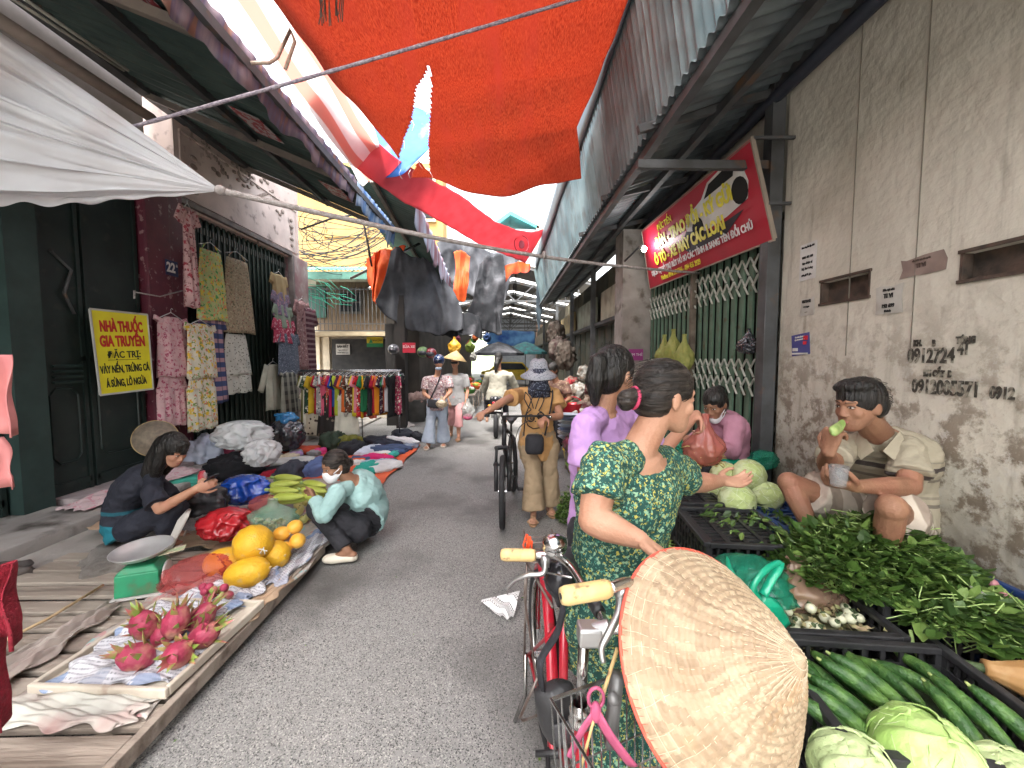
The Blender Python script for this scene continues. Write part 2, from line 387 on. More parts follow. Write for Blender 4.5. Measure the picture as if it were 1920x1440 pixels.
for s, px, py, sz in (('KH.', 1722, 644, .042), ('B', 1752, 644, .042), ('TÔNG', 1812, 638, .042), ('0912724', 1745, 668, .1), ('41', 1808, 655, .075), ('KH CẮT  B', 1758, 701, .042), ('0912005571', 1770, 728, .095), ('0912', 1880, 738, .07)):
    q = PX(px, py, RW); text('lettering', s, (RW-.001, q.y, q.z), UXR, UZ, sz, m_sten, t, bold=.003, sx=.62, lift=.003)

# --- gate post, bracket
fr = thing('steel_frame', 'rusty grey steel post and bracket between plaster wall and green gate', 'post', (2.03, 3.07, 0))
mb = MB(); mb.box((2.03, 3.07, 1.82), (.1, .1, 3.64)); mb.build('post', m_iron, fr, smooth=False, bevel=.004)
mb = MB(); mb.beam((1.0, 3.07, 3.03), (1.98, 3.07, 3.03), .045, .06); mb.build('crossbar', m_iron, fr, smooth=False)
mb = MB(); mb.beam((1.0, 3.07, 3.28), (2.0, 3.07, 3.55), .045, .055); mb.build('strut', m_iron, fr, smooth=False)
for yy in (4.4, 5.66):
    mb = MB(); mb.beam((1.05, yy, 3.3), (2.05, yy, 3.52), .04, .05); mb.build('strut', m_iron, fr, smooth=False)

# --- folding gate right (green slats and white scissor lattice)
GX = RW
m_green = mat('gate_green', (.12, .2, .14), (.085, .145, .10), rough=.55, sc=7, dirt=(.1, .07, .04), dsc=9, dlo=.62, dhi=.72, bump=.15)
m_latt = mat('lattice', (.5, .52, .46), (.38, .39, .33), rough=.6, sc=12)
gt = thing('folding_gate', 'closed green folding steel gate with pale scissor lattice under the red sign', 'gate', (GX, 4.4, 0))
y0, y1, zt = 3.14, 5.68, 2.72
mb = MB(); n = 40
for i in range(n):
    yy = lerp(y0, y1, (i+.5)/n); mb.box((GX+.012*(-1)**i, yy, zt/2+.02), (.018, (y1-y0)/n*.72, zt))
mb.build('slat_panel', m_green, gt, smooth=False)
mb = MB(); mb.box((GX+.06, (y0+y1)/2, zt/2), (.01, y1-y0, zt)); mb.build('backing', m_dark, gt, smooth=False)
for zc in (.5, 1.5, 2.35):
    mb = MB(); n2 = 22
    for i in range(n2):
        ya, yb = lerp(y0, y1, i/n2), lerp(y0, y1, (i+1)/n2); ym = (ya+yb)/2
        for k in (0, 1):
            h = .1; zc2 = zc+(k-.5)*.16
            mb.beam((GX-.035, ya, zc2-h*.0), (GX-.035, ym, zc2-h*.75), .006, .016, up=(1, 0, 0)); mb.beam((GX-.035, ym, zc2-h*.75), (GX-.035, yb, zc2), .006, .016, up=(1, 0, 0))
            mb.beam((GX-.043, ya, zc2-h*1.5), (GX-.043, ym, zc2-h*.75), .006, .016, up=(1, 0, 0))
    mb.build('lattice', m_latt, gt, smooth=False)
mb = MB(); q = PX(1306, 640, GX); mb.box((GX-.05, q.y, 1.3), (.05, .05, 2.55)); mb.build('meeting_stile', mat('stile', (.2, .17, .13), (.1, .08, .06), sc=9), gt, smooth=False)
mb = MB(); mb.box((GX+.1, (y0+y1)/2, 3.2), (.2, y1-y0, .96)); tag(mb.build('lintel_wall', m_wall, smooth=False), 'grimy plaster lintel behind the red shop sign', 'wall')

# --- red shop sign
A, B_, Cc, D = PX(1218, 541, 1.96), PX(1450, 448, 1.98), PX(1408, 260, 1.74), PX(1203, 434, 1.76)
sg = thing('shop_sign', 'large red tilted shop sign with yellow lettering and a white car over the green gate', 'sign', (1.9, 4.4, 2.2))
m_red = mat('sign_red', (.42, .012, .035), (.36, .012, .03), rough=.45, sc=3)
ux = ((B_-A).normalized()+(Cc-D).normalized()).normalized(); ux = (B_-A).normalized(); nrm = ux.cross((D-A).normalized()).normalized(); Cc = on_plane(1408, 260, A, nrm); uy = nrm.cross(ux)*-1
if uy.z < 0: uy = -uy
nrm = ux.cross(uy)
mb = MB(); mb.prism([A, B_, Cc, D], -nrm*.02); mb.build('board', m_red, sg, smooth=False)
mb = MB()
for a, b in ((A, B_), (B_, Cc), (Cc, D), (D, A)): mb.beam(a-nrm*.01, b-nrm*.01, .016, .03)
mb.build('frame', mat('sign_edge', (.3, .25, .2)), sg, smooth=False)
for i in (0, 1):
    q = Cc if i else lerp(B_, Cc, .35); mb = MB(); mb.beam(q-nrm*.02, V((2.08, q.y-.02, q.z)), .02, .02); mb.build('stay', m_iron, sg, smooth=False)
def sp_(u, v): return lerp(lerp(A, B_, u), lerp(D, Cc, u), v)
m_yel = mat('sign_yellow', (.8, .72, .05), rough=.5); m_wht = mat('sign_white', (.75, .73, .72), rough=.5)
W = (B_-A).length; H = (D-A).length
def stext(s, u, v, sz, m, **kw):
    a = sp_(u, v); dx = (sp_(min(1, u+.2), v)-sp_(u-.2, v)); text('lettering', s, a, dx, uy, sz, m, sg, lift=kw.pop('lift', .006), **kw)
# the car picture: body, roof, dark windows, wheels, all flat prints on the board
def flat(pts, m, name, lift):
    mb = MB(); mb.prism([sp_(u, v)+nrm*lift for u, v in pts][::-1], nrm*.002); mb.build(name, m, sg, smooth=False)
flat([(.50, .60), (.56, .74), (.66, .80), (.72, .93), (.86, .97), (.93, .88), (.95, .66), (.93, .50), (.80, .44), (.62, .42), (.52, .45)], mat('car_print_white', (.72, .72, .7)), 'car_picture', .003)
flat([(.68, .78), (.73, .9), (.84, .93), (.89, .86), (.88, .8)], m_dark, 'window_picture', .006)
for u, v in ((.60, .5), (.90, .62)):
    flat([(u+.045*cos(a), v+.14*sin(a)) for a in [i*pi/8 for i in range(16)]], m_dark, 'wheel_picture', .007)
flat([(.44, .38), (.50, .55), (.56, .5), (.7, .38), (.9, .42), (.78, .26), (.5, .26)], mat('moto_print', (.035, .03, .04)), 'motorbike_picture', .005)
stext('ĐỨC TIẾN', .30, .85, .09, m_yel, bold=.002, sx=.9)
stext('BÁN - TRAO ĐỔI - KÝ GỬI', .52, .65, .155, m_yel, bold=.008, sx=.86, lift=.010)
stext('Ô TÔ - XE MÁY CÁC LOẠI', .46, .40, .155, m_yel, bold=.008, sx=.84, lift=.010)
stext('DỊCH VỤ HỖ TRỢ RÚT HỒ SƠ CÁC TỈNH & SANG TÊN ĐỔI CHỦ', .5, .22, .082, m_wht, bold=.003, sx=.86, lift=.010)
stext('Hotline: 0916 779 5566 - 094 456 2929', .38, .085, .075, m_yel, bold=.002, sx=.8, lift=.010)

# --- shop lamp by the sign (lit bulb in the photo)
lt = thing('bulb_lamp', 'lit white bulb on a thin arm at the red sign corner', 'lamp', P(1208, 467, 5.0))
q = P(1208, 467, 5.0); mb = MB(); mb.ell(q, (.03, .03, .035)); mb.build('bulb', mat('bulb', (1, 1, .97), emit=14), lt)
mb = MB(); mb.tube([q+V((0, .03, .05)), q+V((0, .2, .08)), V((1.7, 5.68, 2.95))], .012); mb.build('arm', m_iron, lt)
ld = bpy.data.lights.new('bulb_light', 'POINT'); ld.energy = 1.0; ld.shadow_soft_size = .04; lo_ = bpy.data.objects.new('bulb_light', ld); COL.objects.link(lo_); lo_.location = q-V((.03, .08, .0))

# --- concrete column
mb = MB(); mb.box((1.9, 5.9, 1.7), (.44, .4, 3.4)); tag(mb.build('concrete_column', mat('column', (.33, .3, .27), (.2, .18, .16), sc=3, bump=.8, bsc=20, dirt=(.12, .1, .08), dsc=5, dlo=.55, dhi=.65), smooth=False, bevel=.01), 'rough stained concrete column left of the green gate', 'column')

# --- right corrugated canopy
def corr(fn, nu, nv, amp, waves, across=True):
    """corrugated sheet: fn(u,v)->point, ridges repeat along v; offset along the sheet's own normal"""
    def g(u, v):
        p = fn(u, v); a = fn(min(1, u+.01), v)-fn(max(0, u-.01), v); b = fn(u, min(1, v+.005))-fn(u, max(0, v-.005))
        n = a.cross(b)
        if n.length > 0: n.normalize()
        return p+n*amp*sin(v*waves*2*pi)
    mb = MB(); mb.grid(g, nu, nv); return mb
m_tin = mat('tin_grey', (.19, .215, .225), (.12, .145, .155), rough=.5, sc=2, metal=.25, dirt=(.06, .07, .075), dsc=2.5, dlo=.45, dhi=.7, stretch=(1, 1, .5))
m_tinf = mat('tin_fascia', (.2, .27, .28), (.1, .155, .17), rough=.45, sc=1.8, metal=.25, dirt=(.12, .14, .14), dsc=3.5, dlo=.5, dhi=.7)
m_tinb = mat('tin_blue', (.045, .065, .08), (.02, .03, .04), rough=.5, sc=3, metal=.2)
cn = thing('tin_canopy', 'long grey corrugated tin canopy with blue edge along the right side of the lane', 'canopy', (1.2, 6, 3))
Y0, Y1 = -1.6, 13.0
corr(lambda u, v: V((lerp(1.16, .98, u), lerp(Y0, Y1, v), lerp(3.32, 4.4, u)-.10*max(0, v-.635)+.015*sin(v*40))), 2, 820, .018, 142).build('fascia', m_tinf, cn, edge=50)
corr(lambda u, v: V((lerp(1.1, 2.2, u), lerp(Y0, Y1, v), lerp(3.3, 3.68, u)-.1*max(0, v-.635))), 2, 820, .016, 142).build('roof_sheet', m_tin, cn, edge=50)
mb = MB(); mb.grid(lambda u, v: V((.97-.02*sin(u*3), lerp(Y0, 12.2, v)+.1*u, lerp(4.28, 4.75, u)-.1*max(0, v-.635)+.02*sin(v*23))), 3, 40); mb.build('edge_flashing', m_tinb, cn, solid=.01)
for x, z, ww in ((1.17, 3.27, .06), (1.6, 3.42, .05), (2.05, 3.6, .1)):
    mb = MB(); mb.beam((x, Y0, z), (x, Y1, z-.05), ww, .07); mb.build('purlin', m_iron, cn, smooth=False)
mb = MB(); mb.tube([(2.02, Y0, 3.52), (2.0, 3, 3.5), (2.02, 6, 3.47)], .045); mb.build('pipe', mat('pipe_dark', (.03, .035, .05), rough=.5), cn)
for (yy, dz) in ((12.6, -.5), (12.9, -.8)):
    mb = MB(); mb.prism([(1.05, yy, 4.2), (1.2, yy, 4.1), (1.25, yy, 3.6+dz*.4), (1.12, yy, 3.2+dz), (1.02, yy, 3.5+dz*.5)], (0, .01, 0)); mb.build('torn_strip', m_tinb, cn, smooth=False)

# --- shop row beyond the column on the right: each bay a thing
BAY = [(6.2, 8.3, '#6d6a58'), (8.35, 10.9, '#57584c'), (10.95, 14, '#77705c'), (14.05, 18.5, '#5a5648'), (18.6, 26, '#6f6a5a')]
LB = ['nearest shop front behind the column, with glazed shutter and pale signboard', 'second shop front on the right, olive shutters under a cream signboard', 'third shop front on the right with ochre boards', 'fourth shop front on the right, dark wooden shutters deep in the lane', 'farthest shop front at the mouth of the market hall on the right']
for k, (a, b, h) in enumerate(BAY):
    t = thing('shuttered_shop', LB[k], 'shop front', (2.1, (a+b)/2, 0), 'shop fronts beyond the column')
    mb = MB(); mb.box((2.25, (a+b)/2, 1.7), (.2, b-a, 3.4)); mb.build('wall', mat('bay%d' % k, hexc(h), rough=.85, sc=3, bump=.4, dirt=(.06, .05, .04), dsc=2, dlo=.45, dhi=.7), t, smooth=False)
    n = 4
    for i in range(n):
        yy = lerp(a, b, (i+.5)/n); mb = MB(); mb.box((2.12, yy, 1.15), (.06, (b-a)/n*.86, 2.2))
        for zz in (.5, 1.3, 1.75): mb.box((2.085, yy, zz), (.02, (b-a)/n*.6, .32 if zz < 1 else .36))
        mb.build('shutter', mat('shut%d' % (k % 2), (.09, .1, .075) if k % 2 else (.07, .075, .06), rough=.6, sc=6, dirt=(.12, .09, .06), dsc=4), t, smooth=False)
    mb = MB(); mb.box((1.98, (a+b)/2, 2.62), (.06, (b-a)*.8, .55)); mb.build('signboard', mat('board%d' % k, ((.42, .4, .3), (.3, .32, .24), (.36, .27, .12), (.28, .28, .2), (.3, .27, .2))[k], rough=.6, sc=5, dirt=(.16, .14, .1)), t, smooth=False)
    mb = MB(); mb.box((1.85, a, 1.7), (.09, .09, 3.4)); mb.build('post', m_iron, t, smooth=False)
    mb = MB(); mb.box((1.95, (a+b)/2, 2.28), (.16, (b-a), .06)); mb.build('ledge', m_iron, t, smooth=False)

# ---------------------------------------------------------------- left side
LW = -4.5
m_dgreen = mat('door_green', (.012, .022, .02), (.018, .03, .027), rough=.45, sc=4, bump=.1, dirt=(.035, .04, .035), dsc=7, dlo=.6, dhi=.75)
m_dgr2 = mat('frame_green', (.03, .055, .05), (.02, .038, .035), rough=.5, sc=5, bump=.1)
m_maroon = mat('maroon', (.12, .02, .035), (.085, .015, .03), rough=.5, sc=7, det=9, dirt=(.27, .17, .17), dsc=13, dlo=.61, dhi=.67)
h1 = thing('shop_house', 'dark house front with black-green panelled double door and maroon pillar', 'house', (LW, 3.4, 0))
mb = MB(); mb.box((LW-.3, -.2, 3.2), (.4, 11.2, 6.4)); mb.build('wall', mat('house_wall', (.3, .26, .24), (.22, .19, .17), sc=3), h1, smooth=False)
py0 = PX(268, 600, LW).y; py1 = PX(342, 600, LW).y
mb = MB(); mb.box((LW-.02, lerp(py0, py1, .5), 2.1), (.2, py1-py0, 4.0)); mb.box((LW+.085, py0+.18, 2.1), (.03, .36, 4.0)); mb.build('pillar', m_maroon, h1, smooth=False, bevel=.01)
def door_leaf(y0, y1, z0=.16, z1=4.0, vent=False):
    mb = MB(); mb.box((LW-.04, (y0+y1)/2, (z0+z1)/2), (.05, y1-y0-.012, z1-z0))
    for zz in ((z0+.35, z0+1.12), ):
        pts = [(y0+.16, zz[0]), (y1-.16, zz[0]), (y1-.1, zz[0]+.07), (y1-.1, zz[1]-.07), (y1-.16, zz[1]), (y0+.16, zz[1]), (y0+.1, zz[1]-.07), (y0+.1, zz[0]+.07)]
        mb.tube([(LW-.012, a, b) for a, b in pts], .014, 6, closed=True)
    mb.box((LW-.008, (y0+y1)/2, z0+1.42), (.02, y1-y0-.03, .05))
    mb.box((LW-.008, y1-.03, (z0+z1)/2), (.02, .04, z1-z0)); mb.box((LW-.008, y0+.03, (z0+z1)/2), (.02, .04, z1-z0)); mb.box((LW-.008, (y0+y1)/2, z0+.12), (.02, y1-y0-.05, .06))
    d = mb.build('door_leaf', m_dgreen, h1, smooth=False)
    if vent:
        mb = MB()
        for i in range(4): mb.box((LW-.002, (y0+y1)/2+.04, z0+1.18+i*.055), (.03, (y1-y0)*.6, .02), Matrix.Rotation(.5, 3, 'Y'))
        mb.build('vent', m_dgr2, d, smooth=False)
        mb = MB(); mb.tube([(LW, y1-.1, 2.05), (LW+.02, y1-.2, 2.25), (LW, y1-.1, 2.5), (LW-.01, y1-.28, 2.66)], .014); mb.build('cable', m_iron, d)
ya = PX(70, 700, LW).y; yb = PX(165, 700, LW).y
door_leaf(ya, yb, vent=True); door_leaf(yb+.01, py0-.02); door_leaf(1.7, 2.62); door_leaf(2.64, ya-.3)
mb = MB(); mb.box((LW+.03, ya-.15, 2.1), (.16, .26, 4.1)); mb.box((LW+.0, ya+.0, 2.1), (.1, .06, 4.1)); mb.build('door_frame', m_dgr2, h1, smooth=False)
mb = MB(); mb.box((LW+.1, (ya+py0)/2+.2, .13), (.34, py0-ya+.3, .1)); mb.build('door_sill', mat('sill_pink', (.42, .36, .36), (.3, .25, .25), sc=9), h1, smooth=False)

h2 = thing('shop_house', 'house 22 with carved pinkish plaster lintel and dark folding gate hung with dresses', 'house', (LW, 7.2, 0))
gy0, gy1 = py1+.0, PX(547, 600, LW).y
m_relief = mat('relief_plaster', (.58, .47, .43), (.46, .37, .34), rough=.85, sc=3, bump=.4, dirt=(.12, .09, .08), dsc=5, dlo=.58, dhi=.72)
mb = MB(); mb.box((LW-.2, (gy0+9.05)/2, 4.8), (.4, 9.05-gy0, 2.2)); mb.box((LW-.5, 8, 1.85), (.4, 3, 3.7)); mb.build('wall', m_relief, h2, smooth=False)
mb = MB()
m2y, m2z = (gy0+gy1)/2, 4.3
for a, b in (((gy0+.1, 3.86), (gy1+.3, 3.86)), ((gy0+.1, 4.75), (gy1+.3, 4.75)), ((gy0+.1, 3.86), (gy0+.1, 4.75)), ((gy1+.3, 3.86), (gy1+.3, 4.75))): mb.beam((LW+.01, *a), (LW+.01, *b), .03, .03)
mb.build('moulding', m_relief, h2, smooth=False)
m_orn = mat('ornament', (.3, .24, .21), (.18, .14, .12), rough=.85, sc=10)
mb = MB(); cy, cz = PX(455, 320, LW).y, PX(455, 320, LW).z
mb.tube([(LW+.012, cy+.17*cos(a), cz+.17*sin(a)) for a in [i*pi/10 for i in range(20)]], .022, 6, closed=True); mb.ell((LW+.01, cy, cz), (.02, .09, .09))
for i in range(12): a = i*pi/6; mb.ell((LW+.01, cy+.27*cos(a), cz+.25*sin(a)), (.016, .05, .028))
for s in (-1, 1):
    for i in range(9): mb.ell((LW+.01, cy+s*(.42+.1*i), cz-.1+.24*sin(i*.7)*(1 if s > 0 else -1)), (.015, .055, .03+.015*sin(i)))
    for i in range(11): mb.ell((LW+.01, cy+s*(.4+.05*i), cz-.28+.03*i), (.012, .02, .035))
for i in range(5): mb.ell((LW+.01, gy0+.34, 4.0+.12*i), (.015, .07, .035)); mb.ell((LW+.01, gy1+.1, 3.98+.13*i), (.015, .05+.03*(i % 2), .04))
mb.build('relief_ornament', m_orn, h2)
mb = MB(); q = PX(400, 415, LW); 
mb = MB(); mb.box((LW-.02, gy1+.3, 1.9), (.2, .62, 3.7)); mb.build('pillar', mat('pillar_worn', (.25, .13, .14), (.33, .26, .25), rough=.7, sc=3, dirt=(.4, .35, .33), dsc=6), h2, smooth=False, bevel=.01)
mb = MB(); mb.box((LW+.03, gy1-.0, 1.9), (.1, .07, 3.7)); mb.box((LW+.02, (gy0+gy1)/2, 3.77), (.1, gy1-gy0, .07)); mb.build('gate_frame', mat('gframe', (.2, .17, .16), (.12, .1, .1)), h2, smooth=False)
mb = MB(); n = 46
for i in range(n): mb.box((LW-.1+.014*(-1)**i, lerp(gy0, gy1, (i+.5)/n), 1.93), (.02, (gy1-gy0)/n*.7, 3.55))
mb.box((LW-.16, (gy0+gy1)/2, 1.9), (.02, gy1-gy0, 3.6))
mb.build('folding_gate', mat('gate_black', (.012, .022, .018), (.02, .032, .026), rough=.5, sc=6), h2, smooth=False)
mb = MB()
for i in range(n): mb.box((LW-.075, lerp(gy0, gy1, (i+.5)/n), 3.52), (.008, .022, .1)); 
mb.build('gate_slots', mat('slot', (.16, .16, .15)), h2, smooth=False)

# house number and medicine sign
q = PX(307, 503, LW); t = thing('house_number', 'small dark blue enamel plate reading 22 on the maroon pillar', 'number plate', (LW+.1, q.y, q.z-.09))
mb = MB(); mb.box((LW+.105, q.y, q.z), (.006, .2, .2)); mb.build('plate', mat('plate_blue', (.01, .025, .09), rough=.3), t, smooth=False, bevel=.002)
text('lettering', '22', (LW+.109, q.y-.02, q.z), (0, 1, 0), UZ, .17, m_wht, t, bold=.006, sx=.8, lift=.002); text('lettering', 'a', (LW+.109, q.y+.075, q.z+.05), (0, 1, 0), UZ, .07, m_wht, t, lift=.002)
t = thing('shop_sign', 'yellow metal sign with red and black writing hung on the black-green door', 'sign', (LW+.06, 4.9, 1.2))
a, b, c, d = P(188, 741, 4.36), P(287, 729, 4.93), P(276, 590, 4.93), P(168, 579, 4.36)
m_ysign = mat('sign_bright_yellow', (.72, .66, .02), (.65, .58, .02), rough=.45, sc=4)
un = (b-a).cross(d-a).normalized(); c = on_plane(276, 590, a, un)
mb = MB(); mb.prism([a, b, c, d], -un*.012); mb.build('board', m_ysign, t, smooth=False)
mb = MB()
for p, r in ((a, b), (b, c), (c, d), (d, a)): mb.beam(p, r, .012, .02)
mb.build('frame', mat('alu', (.45, .45, .42), rough=.4), t, smooth=False)
m_rtxt = mat('text_red', (.5, .03, .02)); m_btxt = mat('text_dark', (.02, .03, .02))
def s2(u, v): return lerp(lerp(a, b, u), lerp(d, c, u), v)
SW = (b-a).length; SH = (d-a).length
for s, v, k, m_, bo in (('NHÀ THUỐC', .81, .2, m_rtxt, .012), ('GIA TRUYỀN', .63, .2, m_rtxt, .012), ('ĐẶC TRỊ:', .465, .13, m_btxt, .003), ('VẢY NẾN, TRỨNG CÁ', .29, .14, m_btxt, .005), ('Á SỪNG, LỞ NGỨA', .12, .14, m_btxt, .005)):
    wid = {.81: .8, .63: .84, .465: .62, .29: .92, .12: .76}[v]*SW
    o = text('lettering', s, s2(.5, v), b-a, d-a, SH*k*.88, m_, t, bold=bo*.6, sx=.62, lift=.003)
    xs = [vv.co.dot((b-a).normalized()) for vv in o.data.vertices]; cw = max(xs)-min(xs); e = (b-a).normalized(); mid = (max(xs)+min(xs))/2
    for vv in o.data.vertices: dd = vv.co.dot(e); vv.co += e*((dd-mid)*(wid/cw-1))
mb = MB(); mb.beam(s2(.2, .405)+un*.004, s2(.8, .405)+un*.004, .008, .004); mb.build('underline', m_btxt, t, smooth=False)

# --- left corrugated awnings
m_awg = mat('awning_green', (.075, .11, .10), (.045, .07, .065), rough=.55, sc=2.5, metal=.1, dirt=(.07, .08, .07), dsc=6, dlo=.6, dhi=.72)
aw = thing('tin_awning', 'big dark green corrugated awning with striped valance over the left shopfronts', 'awning', (-3.2, 4, 3.9))
AY0, AY1 = -1.6, 7.4
def awn(u, v): return V((lerp(-2.0, -4.5, u), lerp(AY0, AY1, v), lerp(3.93, 4.97, u)))
corr(awn, 2, 520, .016, 93).build('roof_sheet', m_awg, aw, edge=50)
for uu, ww in ((.0, .05), (.45, .06), (.98, .12)):
    mb = MB(); mb.beam(awn(uu, 0)-V((0, 0, .06)), awn(uu, 1)-V((0, 0, .06)), ww, .08); mb.build('purlin', m_iron, aw, smooth=False)
for yy in (3.05, 5.3, 7.2):
    mb = MB(); mb.beam((-2.05, yy, 3.86), (-3.2 if yy < 4 else -4.45, yy, 4.3 if yy < 4 else 4.86), .06, .07); mb.build('bracket', mat('rail', (.2, .17, .14), (.13, .11, .1), sc=6), aw, smooth=False)
mb = MB(); mb.tube([P(-60, 0, 2.6), P(285, 222, 4.1)], .045, 10); mb.build('down_pipe', mat('pipe_beige', (.3, .25, .22), (.22, .18, .16), sc=6), aw)
for k in (0, 1):
    mb = MB(); mb.tube([P(-20+k*25, -30, 2.55), P(232+k*8, 132, 3.35)], .012, 6); mb.build('rail', mat('rail2', (.3, .3, .26), (.2, .2, .18)), aw)
def strip_cloth(pts_top, pts_bot, nu, nv, wob=.0, fr=9.0):
    """cloth between two polylines; v runs from top to bottom"""
    def ip(pts, u):
        k = u*(len(pts)-1); i = min(int(k), len(pts)-2); f = k-i
        if len(pts) > 2:
            p0, p1, p2, p3 = pts[max(i-1, 0)], pts[i], pts[i+1], pts[min(i+2, len(pts)-1)]
            return .5*((2*p1)+(p2-p0)*f+(2*p0-5*p1+4*p2-p3)*f*f+(3*p1-p0-3*p2+p3)*f**3)
        return lerp(pts[i], pts[i+1], f)
    pts_top = [V(p) for p in pts_top]; pts_bot = [V(p) for p in pts_bot]
    mb = MB(); mb.grid(lambda u, v: lerp(ip(pts_top, u), ip(pts_bot, u), v)+V((sin(u*fr*6.28+v*3)*wob, sin(u*fr*4+1)*wob*.4, sin(u*fr*5+v*2)*wob*.6)), nu, nv)
    return mb
m_val = mat('valance_print', (.33, .27, .3), (.11, .1, .2), rough=.8, sc=2.2, lo=.4, hi=.6, stretch=(1, 3.2, .5), dirt=(.3, .17, .13), dsc=2.2, dlo=.55, dhi=.62, trans=.25)
n = 40; top = [V((-1.98, lerp(.3, 5.6, i/n), 3.98)) for i in range(n+1)]; bot = [V((-2.03+.03*sin(i*.9), lerp(.3, 5.6, i/n), 3.70+.035*sin(i*1.35))) for i in range(n+1)]
strip_cloth(top, bot, 160, 4, .008, 30).build('valance', m_val, aw, solid=.004)
m_valb = mat('valance_blue', (.45, .55, .68), (.12, .25, .5), rough=.8, sc=3, lo=.42, hi=.6, stretch=(1, 3, .5), trans=.4)
top = [V((-1.98, lerp(5.62, 7.5, i/14), 3.98)) for i in range(15)]; bot = [V((-2.02+.03*sin(i*.9), lerp(5.62, 7.5, i/14), 3.66+.04*sin(i*2.1)-.12*(i == 12))) for i in range(15)]
strip_cloth(top, bot, 60, 4, .008, 12).build('valance', m_valb, aw, solid=.004)
for x, y, z in ((-2.6, 2.95, 4.12), (-2.75, 4.7, 4.16), (-2.5, 6.2, 4.05)):
    mb = MB(); mb.box((x, y, z+.02), (.34, .5, .006), Matrix.Rotation(.39, 3, 'Y')); mb.build('label_plate', mat('label_red', (.35, .3, .3), (.28, .04, .05), sc=14, lo=.48, hi=.52), aw, smooth=False)

aw2 = thing('tin_awning', 'farther dark green corrugated awning lower down past the first one on the left', 'awning', (-2.1, 9, 3.6))
def awn2(u, v): return V((lerp(-1.5, -2.9, u), lerp(6.9, 12.6, v), lerp(lerp(4.32, 4.9, u), lerp(3.62, 4.2, u), v)))
corr(awn2, 2, 340, .014, 57).build('roof_sheet', m_awg, aw2, edge=50)
mb = MB(); mb.beam(awn2(.5, 0)-V((0, 0, .06)), awn2(.5, 1)-V((0, 0, .06)), .06, .08); mb.build('purlin', mat('rail', None), aw2, smooth=False)
n = 24; top = [awn2(0, i/n)+V((.02, 0, .03)) for i in range(n+1)]; bot = [awn2(0, i/n)+V((.0, 0, -.42-.1*sin(i*1.7)-.12*(i % 5 == 2))) for i in range(n+1)]
m2_ = strip_cloth(top, bot, 90, 6, .015, 16); m2_.build('valance', mat('valance_mixed', (.4, .45, .55), (.22, .1, .12), rough=.8, sc=1.3, lo=.4, hi=.58, stretch=(1, 2, .3), trans=.35), aw2, solid=.004)
mb = MB()
for (a, b) in (((-3.1, 9.4, 3.2), (-1.5, 12.2, 4.0)), ((-3.3, 8.8, 3.3), (-1.9, 9.3, 4.2))): mb.tube([a, b], .03)
mb.build('brace', m_steel, aw2)

# white striped plastic sheet between the valance and the orange tarp
m_white = mat('plastic_white', (.72, .7, .7), (.6, .55, .55), rough=.4, sc=2, trans=.5, pat='stripex', ps=5.5, pc=['#c87f72'])
L_, R2 = [(-1.97, .6, 4.12), (-1.97, 2.2, 4.12), (-1.96, 3.6, 4.1), (-1.96, 5, 4.05), (-2.0, 5.9, 4.02)], [(-1.8, .6, 4.72), (-1.72, 2.2, 4.55), (-1.6, 3.6, 4.52), (-1.52, 4.6, 4.5), (-1.72, 5.9, 4.3)]
tag(strip_cloth(L_, R2, 60, 16, .015, 4).build('plastic_sheet', m_white), 'long white plastic sheet with brown stripes beside the orange tarp', 'plastic sheet')
# brown cord tying the sheet
mb = MB(); mb.tube([P(470, 118, 3.3), P(505, 118, 3.35), P(520, 108, 3.4), P(545, 55, 3.4), P(553, 78, 3.4), P(535, 130, 3.4)], .014, 7); tag(mb.build('tie_cord', mat('cord', (.5, .42, .34), (.36, .26, .2), sc=30)), 'twisted beige cord knotted round the white plastic sheet', 'cord')

# translucent white tarp lower left
T = P(414, 357, 2.6)
def wt(u, v):
    a = P(-140, -20, 2.3); b = P(-140, 392, 2.3); e = lerp(a, b, v); p = lerp(e, T, u**.95)
    amp = .05*(1-u)*(1-.2*u)*min(1, 4*u+.3); p = p+V((0, -.25*sin(v*pi)*(1-u), amp*sin(v*34+u*1.5)*.8+.03*(1-u)*sin(v*11+2)))
    fan = V((u*.8, v*9, 3)); p.y += .05*(1-u)*(1-2*abs(N_.noise(fan)))+.035*(1-u)*(1-2*abs(N_.noise(V((u*2.2, v*22, 7))))); p.z += .03*(1-u)*(1-2*abs(N_.noise(V((u*1.5, v*16, 1)))))
    p.z -= .16*sin(u*pi)*(v**1.2)*.18+ .02*(1-u)*sin(u*40)*(v > .97)
    return p
mb = MB(); mb.grid(wt, 80, 150)
tag(mb.build('plastic_tarp', mat('tarp_white', (.78, .79, .81), (.68, .68, .7), rough=.35, sc=3, trans=.6, alpha=.93, dirt=(.62, .48, .42), dsc=1.2, dlo=.5, dhi=.75), solid=.002), 'crumpled milky white plastic tarp drawn to a point at the upper left', 'tarp')

